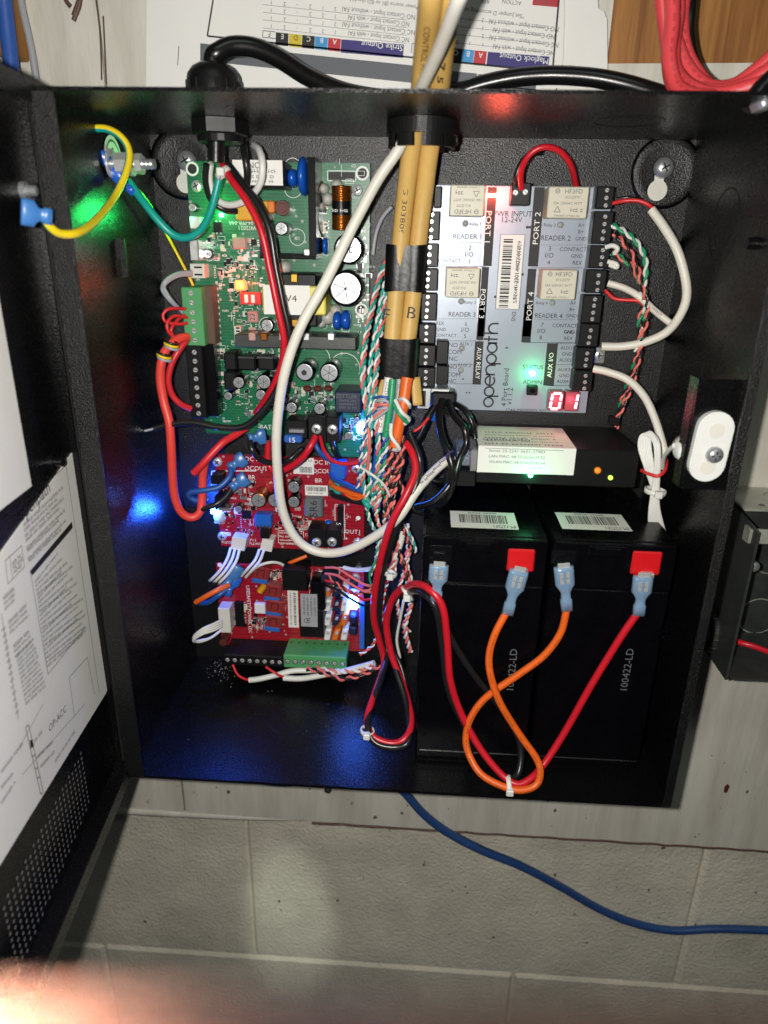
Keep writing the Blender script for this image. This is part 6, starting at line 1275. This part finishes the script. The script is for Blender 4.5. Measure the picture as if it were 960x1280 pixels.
def gl(rg, x0, y0, x1, y1, hg, sd=0):
    a, b = D_(rg, x0, y0), D_(rg, x1, y1); v = Vector((b[0]-a[0], b[1]-a[1], 0)); L = v.length; v.normalize()
    f = Frame(fd.p(a[0], a[1], 0), fd.R*v.x + fd.U*v.y, fd.U*v.x - fd.R*v.y); f.N = fd.N.copy(); mb.greek(f, 0, L, 0, hg, H_, random.Random(sd))
def dl(rg, x0, y0, x1, y1, w=.3): mb.line(fd, D_(rg, x0, y0), D_(rg, x1, y1), w, H_)
dl(RD1, 0, 352, 305, 82); dl(RD1, 305, 82, 462, 1150, .35); dl(RD1, 136, 580, 220, 1065, .35); dl(RD1, 0, 780, 80, 1280, .3); dl(RD1, 220, 1065, 400, 840)
for k in range(4): gl(RD1, 105+k*7, 365+k*50+(k > 1)*8, 290+k*4, 185+k*50+(k > 1)*8, 1.9, k); gl(RD1, 108+k*7, 388+k*48, 262+k*6, 240+k*48, 1.9, k+9)
p = [D_(RD1, *q) for q in ((134, 580), (146, 600), (337, 375), (332, 347))]; mb.add([fd.p(x, y, H_) for x, y in p], [(0, 1, 2, 3)])
for k in range(21): gl(RD1, 160+k*2.7, 630+k*20, min(395, 262+k*6+(k % 4)*18), 500+k*19, 1.7, k+30)
for k, n in enumerate((.5, .9, .8)):
    for j in range(3): gl(RD1, 10+k*24+j*3, 710+k*112+j*24, 10+k*24+(90+j*6)*n, 710+k*112+j*24-90*n, 2.2 if j == 0 else 1.7, k*5+j)
for k in range(12): gl(RD1, 70+k*4, 985+k*20, 150+k*5, 900+k*20, 1.7, k+60)
for k in range(14): gl(RD1, 2+k*5, 860+k*30, 16+k*5, 845+k*30, 1.6, k+80)
dl(RD1, 18, 530, 95, 460); dl(RD1, 95, 460, 108, 560); dl(RD1, 108, 560, 30, 640); dl(RD1, 18, 530, 30, 640); dl(RD1, 40, 510, 52, 620)
for k in range(3): gl(RD1, 52+k*4, 545+k*20, 92+k*4, 505+k*20, 2.1, k+90)
q = D_(RD2, 215, 115); mb.txt(fd, 'OP-ACC', q[0], q[1], 3.4, wid=20, rot=-8, h=H_)
for a_, b_ in (((92, 150), (150, 405)), ((104, 140), (160, 398)), ((92, 150), (104, 140)), ((150, 405), (160, 398)), ((110, 230), (122, 222)), ((118, 262), (128, 254)), ((128, 310), (140, 302)), ((136, 345), (146, 338))): dl(RD2, *a_, *b_, .45)
q = [D_(RD2, *p_) for p_ in ((108, 200), (118, 195), (124, 222), (112, 228))]; mb.add([fd.p(x, y, H_) for x, y in q], [(3, 2, 1, 0)])
for p_ in ((125, 205, 155, 165), (135, 265, 195, 205), (150, 300, 200, 245), (205, 280, 280, 165), (0, 320, 85, 205), (0, 440, 50, 360), (0, 380, 40, 330)): gl(RD2, *p_, 2.0, p_[0])
dl(RD2, 80, 330, 320, 60, .25); dl(RD2, 70, 225, 160, 60, .25); dl(RD1, 320, 1080, 405, 985); dl(RD1, 320, 1080, 345, 1265); dl(RD1, 405, 985, 440, 1160)
O('sticker_print', mb, 'ink', lab1)
mb = MB(); mb.prism(fd, [(DPT(-40, 610)[0], 188), (DPT(35, 595)[0], 188), (DPT(0, 395)[0], 318), (DPT(0, 395)[0]-4, 322), (DPT(-40, 610)[0], 322)], 0.5, .9); lab2 = O('instruction_sheet', mb, 'paper', door)
mb = MB(); 
for k in range(26): mb.greek(fd, -128, -84, 312-k*4.3, 1.7, 1.02, random.Random(k))
mb.outline(fd, -158, -76, 196, 318, .3, 1.02)
O('sheet_print', mb, 'ink_grey', lab2)
# ventilation strip: staggered rows of flat discs, painted pale for the light through them
A_, B_, C_, E_ = DPT(102, 937), DPT(113, 1005), DPT(0, 1135), DPT(22, 1225)      # seen outline of the strip in the door's own plane
def vent(s, t): 
    x = (A_[0]+(C_[0]-A_[0])*s)*(1-t) + (B_[0]+(E_[0]-B_[0])*s)*t; y = (A_[1]*(1-s)+C_[1]*s)*(1-t) + (B_[1]*(1-s)+E_[1]*s)*t; return x, y
mb = MB(); n = 0
for i in range(22):
    for j in range(11):
        x, y = vent((i+.5)/22, (j+.25+.5*(i % 2))/11.5); n += 1
        mb.ring(fd, x, y, .55, .85, .22, 0, 8); mb.disc(fd, x, y, .62, .14, 1, 8)
mat('vent_hole', (.22, .22, .22), .6, var=0); mat('vent_edge', (.3, .3, .3), .3, metal=.3, var=0)
o = O('vent_holes', mb, ['vent_edge', 'vent_hole'], door, kind='stuff')
for (u, v, nm) in ((62, 577, 'door_screw'), (27, 238, 'door_screw')):
    x, y = DPT(u, v); f = Frame(fd.p(x, y, 0), fd.R, fd.U); f.N = fd.N.copy(); mb = MB()
    mb.lathe(f, 0, 0, [(3.6, 0), (3.6, 2.4), (2.2, 2.4), (2.2, 6), (1.6, 6.6)], 14, smooth=False)
    O(nm, mb, 'gloss_black' if v > 400 else 'steel', door)
# ================================================================== white oval contact on its bracket, right side
bx0 = P(862, 540, 117).x; zt_ = P(880, 474, 117).z; zb_ = P(880, 612, 117).z
mb = MB(); mb.prism(FRONT, [(bx0+1, zb_), (HW, zb_), (HW, zt_), (bx0, zt_)], 115, 117); mb.fbox(Frame((0, 0, 0)), bx0, bx0+1.2, zb_, zt_, 106, 115.2)
O('contact_bracket', mb, 'powder_black', box)
cpt = P(888, 558, 119); hl = (P(892, 515, 119).z-P(884, 602, 119).z)/2; rw = (P(912, 560, 119).x-P(864, 556, 119).x)/2*.93; tl = math.radians(-3)
fo = Frame((cpt.x, 0, cpt.z), (math.cos(tl), 0, math.sin(tl)), (-math.sin(tl), 0, math.cos(tl)))
def pill(k):
    o = []; rr2 = rw*k if k < 1 else rw; s_ = hl-rw
    for i in range(13): a = math.pi*i/12; o.append((rw*k*math.cos(a), s_+rw*k*math.sin(a)))
    for i in range(13): a = math.pi+math.pi*i/12; o.append((rw*k*math.cos(a), -s_+rw*k*math.sin(a)))
    return o
tp = T('door_contact', (cpt.x, -117, cpt.z-hl), 'white oval plastic contact with a screw on the right inside wall', 'door contact')
mb = MB(); mb.prism(fo, pill(1), 117.05, 120.6); mb.prism(fo, pill(.94), 120.6, 121.3); O('contact_body', mb, 'white_plastic', tp)
for s_ in (1, -1):
    mb = MB(); mb.lathe(fo, 0, s_*(hl-rw)*1.02-.5, [(3.6, 121.2), (3.6, 121.5), (3.2, 121.55)], 20); O('filled_hole', mb, 'plate_white', tp)
mb = MB(); mb.lathe(fo, 1.6, -3.2, [(4., 121.2), (3.9, 122.4), (3.2, 123.6), (1.6, 124.2), (.2, 124.4)], 18, smooth=True); mb.line(fo, (-.6, -3.2), (3.8, -3.2), .7, 124.3, 1); mb.line(fo, (1.6, -5.4), (1.6, -1), .7, 124.3, 1); O('contact_screw', mb, ['steel', 'ink'], tp)
sp_ = T('contact_magnet', P(850, 560, 76), 'pinkish white round contact half poking out behind the bracket edge', 'door contact')
q = P(852, 562, 105); mb = MB(); mb.lathe(Frame((q.x+3.5, 0, q.z), (1, 0, 0), (0, 0, 1)), 0, 0, [(6.4, 99), (7, 103), (7, 109), (6, 111), (.3, 111.4)], 22, smooth=True); O('contact_body', mb, 'white_plastic', sp_)
mb = MB(); mb.tube(path(None, [(843, 557, 104), (836, 563, 96), (830, 572, 84), (828, 585, 74)]), 1.1, 8); O('contact_lead', mb, 'wire_white', sp_)
# ================================================================== cable gland, power cord, bushing
gx = P(265, 80, 55).x; fz = Frame((gx, -55, 346.2), (1, 0, 0), (0, 1, 0))
gl_ = T('cable_gland', (gx, -55, 346), 'black dome cable gland screwed through the cabinet top at the left', 'cable gland')
mb = MB(); mb.lathe(fz, 0, 0, [(14.5, 0), (14.5, 4)], 6); mb.lathe(fz, 0, 0, [(12.6, 4), (12.8, 5), (12.8, 13), (12, 17.5), (9.5, 20.5), (6.8, 22)], 24, smooth=True)
for k in range(16):
    a = 2*math.pi*k/16; c_ = Vector((math.cos(a), math.sin(a), 0)); mb.cyl(fz.p(c_.x*12.7, c_.y*12.7, 4), fz.p(c_.x*12.5, c_.y*12.5, 14.5), .9, .6, 6)
O('dome_nut', mb, 'black_plastic', gl_)
fn = Frame((gx+2, -55, 344.4), (1, 0, 0), (0, 1, 0)); fn.N = Vector((0, 0, -1)); mb = MB(); mb.lathe(fn, 0, 0, [(13.5, .1), (13.5, 6.2), (12.6, 7)], 6, a0=.3); mb.lathe(fn, 0, 0, [(11.2, 7), (11.2, 10)], 22); O('lock_nut', mb, 'black_plastic', gl_)
cord = T('mains_cable', (gx, -55, 322), 'thick black power cord arching out of the gland along the cabinet top', 'cable')
mb = MB(); mb.cyl((gx+.5, -55, 345), (gx-1, -55, P(262, 203, 55).z), 4.3, 4.2, 14); O('cord_end', mb, 'black_rubber', cord)
mb = MB(); mb.tube([(gx, -55, 366), (gx+.5, -55, 371)] + path(None, [(272, 66, 55), (290, 58, 52), (318, 60, 48), (350, 74, 42), (385, 96, 34), (425, 113, 26), (470, 122, 18), (520, 124, 14), (565, 117, 14), (605, 105, 16), (645, 97, 18), (690, 94, 20), (740, 97, 24), (785, 106, 28), (835, 121, 34), (880, 128, 36)]), 4.4, 14); O('cord_jacket', mb, 'black_rubber', cord)
tie('zip_tie', 'small white tie on the wires where the power cord is stripped', 279, 216, 50, 3.4, (.6, 0, -.8))
bxm = P(528, 160, 58).x; br_ = (P(572, 160, 58).x-P(483, 160, 58).x)/2
bu = T('bushing', (bxm, -58, 340), 'round black slotted bushing that both tan cables pass through', 'bushing')
fb = Frame((bxm, -58, 344.4), (1, 0, 0), (0, 1, 0)); fb.N = Vector((0, 0, -1))
def hollow(fr, r0, r1, h0, h1, gaps=(), m=0):
    mb = MB(); seg = 48
    for k in range(seg):
        if k in gaps: continue
        a0, a1 = 2*math.pi*k/seg, 2*math.pi*(k+1)/seg; q = lambda r, a, h: fr.p(r*math.cos(a), r*math.sin(a), h)
        vs = [q(r, a, h) for h in (h0, h1) for r, a in ((r0, a0), (r1, a0), (r1, a1), (r0, a1))]
        mb.add(vs, [(0, 3, 2, 1), (4, 5, 6, 7), (0, 1, 5, 4), (1, 2, 6, 5), (2, 3, 7, 6), (3, 0, 4, 7)], m)
    return mb
O('bushing_sleeve', hollow(fb, br_-2.6, br_-.8, -4, 12, (4, 5, 10, 11, 20, 21, 28, 29, 34, 35, 41)), 'black_plastic', bu)
O('bushing_flange', hollow(fb, br_-2.6, br_, .1, 6.5), 'black_plastic', bu)
mb = MB(); x0, x1, z0, z1 = px(None, 558, 152, 574, 180, 52); mb.fbox(FRONT, x0, x1, z0, z1, 44, 52, .8); O('bushing_clip', mb, 'black_plastic', bu)
# ================================================================== instruction booklet standing on top of the cabinet
sl = math.radians(-5.6)
def sheet(name, lb, fr, outline, m, th=.4):
    mb = MB(); mb.prism(fr, outline, -th, 0); return O(name, mb, m, label=lb, cat='paper sheet')
dS = 9.
fs_ = Frame((0, -dS, 0), (math.cos(sl), 0, math.sin(sl)), (-math.sin(sl), 0, math.cos(sl)))
def S2(rg, x, y, d=dS): q = P(*(rg(x, y) if rg else (x, y)), d) - fs_.O; return q.dot(fs_.R), q.dot(fs_.U)
def outl(pts): return [S2(None, *p) for p in pts]
RP = reg(160, 0, 2.4); RQ = reg(540, 0, 960/420)
pa = sheet('paper_sheet', 'white printed instruction sheet upside down behind the power cord at the top', fs_, outl([(182, 158), (183, 60), (184, -90), (700, -90), (706, 20), (700, 158)][::-1]), 'paper')
p2 = Frame(fs_.O + Vector((0, 3.5, 0)), fs_.R, fs_.U)
sheet('paper_sheet', 'blank right-hand page of the folded booklet behind the printed sheet', p2, outl([(560, 158), (560, -90), (745, -90), (750, 8), (757, 12), (761, 22), (762, 158)][::-1]), 'paper')
mb = MB(); Hs = .12
def sb(rg, x0, y0, x1, y1, hgt, m):
    a, b = S2(rg, x0, y0), S2(rg, x1, y1); v = Vector((b[0]-a[0], b[1]-a[1], 0)); L = v.length; v.normalize(); f = Frame(fs_.p(*a), fs_.R*v.x+fs_.U*v.y, fs_.U*v.x-fs_.R*v.y); mb.rect(f, 0, L, -hgt, 0, Hs, m)
def st(rg, s, x, y, hg, m=0, wid=None, extra=0): q = S2(rg, x, y); mb.txt(fs_, s, q[0], q[1], hg, wid=wid, rot=180+extra, h=Hs+.08, m=m)
def sl_(rg, x0, y0, x1, y1, w, m=0): mb.line(fs_, S2(rg, x0, y0), S2(rg, x1, y1), w, Hs, m)
sl_(RP, 262, -40, 238, 108, .8); sl_(RP, 238, 108, 858, 173, .8); sb(RP, 217, 130, 860, 197, 8., 1)
sb(RP, 640, 118, 828, 134, 6., 2); st(RP, 'Strike Output', 762, 138, 2.7, 7)
for x, m, c in ((601, 3, 'A'), (562, 4, 'B'), (523, 0, 'C'), (484, 5, 'D'), (444, 0, 'E')):
    sb(RP, x, 113-(601-x)*.104, x+38, 117-(601-x)*.104, 5.8, m); st(RP, c, x+19, 126-(601-x)*.104, 2.3, 7 if c != 'D' else 0)
sl_(RP, 405, 92, 442, 96, .3); sl_(RP, 405, 112, 442, 116, .3); sl_(RP, 405, 92, 404, 112, .3); st(RP, 'F', 424, 104, 2.3, 0)
rows = (('NC Contact Input - with FAI', 0), ('NC Contact Input - without FAI', 24), ('NO Contact Input - with FAI', 47), ('NO Contact Input - without FAI', 70))
for k, (s, dy) in enumerate(rows):
    q = S2(RP, 830, 117-dy); vs = glyphs(s); mb.txt(fs_, s, S2(RP, 752, 110-dy)[0], S2(RP, 752, 110-dy)[1], 2.2, wid=32 if 'out' not in s else 38, rot=180, h=Hs+.05, m=1)
    for j, x in enumerate((622, 585, 547, 508, 470, 430)): st(RP, ('1', '2', '2', '-', '2', '1')[j] if k % 2 == 0 else ('2', '1', '2', '-', '2', '1')[j], x, 98-dy-(622-x)*.1, 1.8, 1)
    sl_(RP, 405, 84-dy, 835, 130-dy, .18, 1)
st(RP, 'Power source (B1 or B2) should be set according', 720, 5, 1.8, 1)
sl_(RP, 852, 130, 850, 158, .3); sl_(RP, 852, 130, 880, 133, .3)
sb(RQ, 160, 148, 336, 162, 6., 2); st(RQ, 'Maglock Output', 262, 168, 2.7, 7)
for x, m, c in ((122, 3, 'A'), (86, 4, 'B'), (52, 0, 'C')): sb(RQ, x, 144-(122-x)*.1, x+35, 147-(122-x)*.1, 6., m); st(RQ, c, x+17, 158-(122-x)*.1, 2.4, 7)
for k, (s, dy) in enumerate(rows):
    mb.txt(fs_, s, S2(RQ, 262, 143-dy)[0], S2(RQ, 262, 143-dy)[1], 2.2, wid=32 if 'out' not in s else 36, rot=180, h=Hs+.05, m=1)
    for j, x in enumerate((145, 108, 70)): st(RQ, ('1', '1', '2')[j] if k % 2 == 0 else ('2', '1', '2')[j], x, 128-dy-(145-x)*.1, 1.8, 1)
    sl_(RQ, 52, 120-dy, 345, 152-dy, .18, 1)
st(RQ, '*Set Jumper D according to', 178, 38, 1.9, 1); st(RQ, 'COLOR', 322, 9, 1.8, 1); st(RQ, 'ACTION', 228, 7, 1.8, 1); st(RQ, 'REE', 152, 4, 1.8, 1); sb(RQ, 290, -12, 362, -6, 4, 3)
sl_(RQ, 366, -40, 344, 206, .9); sl_(RQ, 55, 176, 344, 206, .9); sb(RQ, 50, 202, 300, 228, 6.5, 1); st(RQ, 'ttings', 152, 222, 3.0, 7); sl_(RQ, 55, 235, 355, 262, .5); st(RQ, 'tion', 205, 268, 2.4, 0); sl_(RQ, 356, 252, 354, 262, .7)
sl_(RP, 153, 138, 149, 196, .35)
O('sheet_print', mb, ['ink', 'ink_grey', 'purple_print', 'red_print', 'cyan_print', 'yellow_print', 'red_print', 'white_ink'], pa)
# ================================================================== red cables over the top right corner
for k, (pts, lb) in enumerate((([(824, -30, 56), (830, 20, 56), (835, 60, 56), (838, 95, 58), (846, 112, 62), (860, 120, 66)], 'leftmost thick red cable hanging straight down at the upper right'), ([(846, -30, 52), (847, 15, 52), (842, 50, 56), (842, 80, 60), (852, 100, 66), (872, 113, 72), (900, 118, 78), (940, 108, 84), (975, 96, 88)], 'thick red cable crossing the others and running right along the cabinet top'), ([(836, -30, 48), (838, 20, 50), (848, 60, 52), (862, 88, 56), (885, 108, 62), (915, 108, 68), (945, 88, 74), (975, 62, 80)], 'inner thick red cable bending up to the right edge'), ([(858, -30, 46), (852, 20, 46), (856, 60, 48), (872, 92, 52), (892, 112, 58), (918, 116, 66), (948, 104, 76), (980, 84, 84)], 'thick red cable at the back of the bundle beside the black one'), ([(840, -30, 62), (840, 30, 64), (836, 70, 66), (844, 104, 70), (862, 118, 76), (890, 122, 84)], 'short red cable strand in front at the bend of the bundle'), ([(830, -30, 44), (834, 20, 46), (842, 55, 48), (850, 85, 52), (866, 104, 58), (895, 114, 66), (930, 106, 74), (972, 80, 82)], 'slim red cable strand between the straight one and the bend'))):
    t, pp = wroot('red_cable', lb, 'cable', pts, 3.3, 'pink_cable', 'red cables at the upper right', seg=12); mb = MB(); sp = smooth_path(pp, 6); rr = random.Random(k)
    for i in range(3, len(sp)-3, 2):
        a, b = sp[i], sp[i+1]; dq = (b-a).normalized(); nn = Vector((0, -1, .0)); nn = (nn-dq*nn.dot(dq)).normalized(); f = Frame(a, dq, nn.cross(dq)); f.N = nn; mb.greek(f, 0, (b-a).length*.8, 0, 1.6, 3.38, rr)
    O('cable_print', mb, 'fuse_red', t)
wire('black_cable', 'black cable hanging behind the red cables at the upper right', 'cable', [(866, -30, 36), (862, 10, 36), (860, 40, 38), (866, 75, 40), (880, 100, 44), (905, 118, 48)], 3.2, 'black_rubber', seg=10)
wire('black_cable', 'thick black cable curving at the far right edge above the cabinet corner', 'cable', [(985, 80, 96), (962, 100, 96), (945, 118, 98), (938, 135, 100)], 3.6, 'black_rubber', seg=10)
q = P(957, 128, 118); mb = MB(); mb.lathe(Frame((q.x, 0, q.z)), 0, 0, [(3, 110), (3, 117), (2, 119), (1, 119.5)], 6); O('corner_nut', mb, 'steel', label='small metal nut at the upper right corner of the cabinet', cat='nut')
# ================================================================== steel junction box at the right
jx = P(930, 760, 58).x; jx1 = jx+104; jt = P(940, 640, 40).z; jb = P(930, 851, 58).z
jb_ = T('junction_box', (jx+50, 0, jb), 'open steel junction box with a red wire at the right edge', 'junction box')
mb = MB(); fr = FRONT
mb.fbox(fr, jx, jx1, jb, jt, -2.9, -1.5); O('back_plate', mb, 'dark_steel', jb_)
mb = MB(); mb.prism(Frame((jx, 0, 0), (0, 1, 0), (0, 0, 1)), [(2.5, jb), (2.5, jt), (-58, jt-6), (-58, jb)], -1.6, 0); 
for a_ in range(1): pass
O('side_plate', mb, 'dark_steel', jb_)
mb = MB(); mb.fbox(fr, jx+1.7, jx1, jb, jb+1.6, -1.4, 58); O('bottom_plate', mb, 'dark_steel', jb_)
mb = MB(); mb.fbox(fr, jx-3, jx1, jt+.1, jt+1.7, -2.4, 40, .5); o = O('top_plate', mb, 'galvanized', jb_)
mb = MB(); ftj = Frame((0, 0, jt+1.75), (1, 0, 0), (0, 1, 0)); mb.ring(ftj, jx+34, -20, 12, 12.6, .08); mb.ring(ftj, jx+34, -20, 16, 16.5, .08, 0, 24, 20, 160); mb.disc(ftj, jx+10, -32, 2., .1); O('knockout', mb, 'dark_steel', o)
q = P(945, 672, 54); mb = MB(); mb.fbox(fr, q.x-3, q.x+16, q.z-5, q.z+4, 50, 52, .5); mb.fbox(fr, q.x-3, q.x-1.4, q.z-5, q.z+4, 44, 50); tb_ = O('screw_tab', mb, 'galvanized', jb_)
mb = MB(); q2 = P(946, 712, 50); mb.lathe(FRONT, q2.x, q2.z, [(3.4, 44), (3.4, 46.5), (2.2, 47.8), (.3, 48)], 14, smooth=True); O('box_screw', mb, 'steel', jb_)
mb = MB(); mb.ring(fr, jx+40, (jt+jb)/2+8, 13, 13.8, .2); mb.ring(fr, jx+40, (jt+jb)/2-38, 13, 13.8, .2); O('knockout', mb, 'galvanized', jb_)
mb = MB(); mb.fbox(fr, jx+1.7, jx+6, jb+14, jb+22, -1.2, 30, .4); O('embossed_rib', mb, 'dark_steel', jb_)
fc = Frame((jx, -22, P(895, 785, 22).z), (0, -1, 0), (0, 0, 1)); fc.N = Vector((-1, 0, 0)); con = T('conduit_nipple', (jx-12, -22, P(895, 785, 22).z), 'ribbed steel conduit nut joining the cabinet side to the junction box', 'conduit fitting')
mb = MB(); mb.lathe(fc, 0, 0, [(16, .2), (16.5, 1.5), (16.5, 4), (15, 5)], 24, smooth=False); mb.lathe(fc, 0, 0, [(12.4, 5), (12.4, 44)], 22, smooth=True)
for k in range(14): a = 2*math.pi*k/14; mb.cyl(fc.p(16*math.cos(a), 16*math.sin(a), .8), fc.p(15.6*math.cos(a), 15.6*math.sin(a), 4.4), 1.2, 1., 6)
O('conduit_nut', mb, 'dark_steel', con)
wire('red_wire', 'red wire leaving the steel junction box at the right edge', 'wire', [(912, 798, 30), (925, 803, 36), (942, 808, 40), (975, 820, 44)], 1.9, 'red_wire', seg=10)
# conduit nut seen from inside the cabinet right wall
fi = Frame((HW, -45, P(818, 800, 45).z), (0, -1, 0), (0, 0, 1)); fi.N = Vector((-1, 0, 0)); mb = MB(); mb.lathe(fi, 0, 0, [(15, .1), (15, 4), (12, 5.5), (11, 5.5)], 12, smooth=False)
for k in range(8): a = 2*math.pi*k/8; mb.cyl(fi.p(15*math.cos(a), 15*math.sin(a), .3), fi.p(14.5*math.cos(a), 14.5*math.sin(a), 4), 2, 1.6, 6)
O('conduit_locknut', mb, 'steel', sider)
# ================================================================== blue cable, screw and marks under the cabinet
wire('blue_cable', 'long blue network cable curving across the block wall below the cabinet', 'cable', [(470, 965, 10), (500, 985, 6), (530, 1018, 3), (562, 1042, 1.5), (605, 1064, 1), (650, 1082, -4), (700, 1108, -14), (745, 1134, -20), (790, 1153, -21.5), (840, 1163, -21.5), (900, 1161, -21), (985, 1164, -21)], 3.4, 'cat_blue', seg=12)
wire('blue_cable', 'short blue cable end peeking out under the left part of the cabinet', 'cable', [(300, 955, 12), (318, 972, 4), (345, 978, 2), (372, 977, 4), (400, 966, 14)], 3.2, 'cat_blue', seg=10)
q = P(410, 987, -3); mb = MB(); mb.lathe(FRONT, q.x, q.z, [(3, -3), (2.9, -1.6), (2, -.8), (.3, -.6)], 14, smooth=True); mb.line(FRONT, (q.x-1.6, q.z), (q.x+1.6, q.z), .6, -.5, 1); O('wood_screw', mb, ['dark_steel', 'ink'], label='old screw head in the painted board under the cabinet', cat='screw')
mb = MB(); q = P(908, 985, -3); mb.prism(FRONT, [(q.x-1.4, q.z-4), (q.x+1, q.z-4.5), (q.x+2, q.z+2), (q.x+.4, q.z+4), (q.x-1.6, q.z+2)][::1], -3, -2.6); O('paint_chip', mb, 'fuse_brown', label='small rust brown mark on the painted board right of the cabinet', cat='mark')
# screw heads and debris on the cabinet floor
mb = MB(); rr = random.Random(17)
for k in range(80):
    u, v = rr.gauss(290, 60), rr.gauss(880, 50) if k > 66 else rr.gauss(838, 10)
    if k <= 66: u = rr.gauss(275, 8)
    q = PL(u, v, Vector((0, 0, 0)), Vector((0, 0, 1)))
    if not (-150 < q.x < 8 and -122 < q.y < -4): continue
    s_ = rr.uniform(.08, .24); mb.fbox(frB, q.x-s_, q.x+s_, q.y-s_*.6, q.y+s_*.6, .02, .3, 0)
O('dust', mb, 'cream', kind='stuff', label='pale drilling dust scattered on the cabinet floor', cat='dust')
# ================================================================== the photographer's finger, out of focus at the lower edge
def camp(x, y, z): return CPOS + CR*x + CU*y + CF*z
def hand():
    J = {'wrist': (118, -92, 30, 24), 'palm': (84, -64, 29, 22), 'k1': (52, -36, 28, 11), 'k2': (48, -52, 31, 11.5), 'k3': (50, -69, 32, 11), 'k4': (56, -85, 32, 10), 'tb': (98, -44, 16, 13),
         'arm': (190, -150, 40, 30),
         'i1': (24, -22, 17, 8.6), 'i2': (0, -18.5, 13, 8.), 'i3': (-20, -16.9, 12.3, 7.2), 'i4': (-31, -16.5, 12, 5.2),
         'm1': (14, -50, 36, 9), 'm2': (-12, -52, 32, 8.4), 'm3': (-34, -53, 27, 7.4), 'm4': (-45, -54, 24, 5.4), 'r1': (18, -70, 38, 8.6), 'r2': (-6, -74, 34, 8), 'r3': (-26, -75, 28, 7.2), 'r4': (-36, -75, 25, 5.2), 'l1': (28, -90, 38, 7.6), 'l2': (8, -95, 34, 7), 'l3': (-8, -97, 29, 6.4), 'l4': (-16, -97, 26, 4.6),
         't1': (82, -26, 2, 11), 't2': (64, -16, -8, 10), 't3': (48, -12, -12, 8.4), 't4': (40, -11, -12, 6)}
    E_ = [('wrist', 'arm'), ('wrist', 'palm'), ('palm', 'k1'), ('palm', 'k2'), ('palm', 'k3'), ('palm', 'k4'), ('palm', 'tb'), ('tb', 't1'), ('t1', 't2'), ('t2', 't3'), ('t3', 't4')]
    for a, k in (('i', 'k1'), ('m', 'k2'), ('r', 'k3'), ('l', 'k4')): E_ += [(k, a+'1'), (a+'1', a+'2'), (a+'2', a+'3'), (a+'3', a+'4')]
    names = list(J); me = bpy.data.meshes.new('hand'); org = camp(*J['wrist'][:3])
    me.from_pydata([tuple((camp(*J[n][:3])-org)*.001) for n in names], [(names.index(a), names.index(b)) for a, b in E_], [])
    ob = bpy.data.objects.new('hand', me); COL.objects.link(ob); ob.location = org*.001; me.materials.append(M('skin'))
    sk = ob.modifiers.new('skin', 'SKIN'); sk.use_smooth_shade = True
    for i, n in enumerate(names):
        me.skin_vertices[0].data[i].radius = (J[n][3]*.001,)*2; me.skin_vertices[0].data[i].use_root = (n == 'wrist')
    ob.modifiers.new('smooth', 'SUBSURF').render_levels = 2; ob.modifiers['smooth'].levels = 2
    props(ob, 'out of focus hand whose pinkish finger crosses the lower edge of the view', 'hand')
hand()
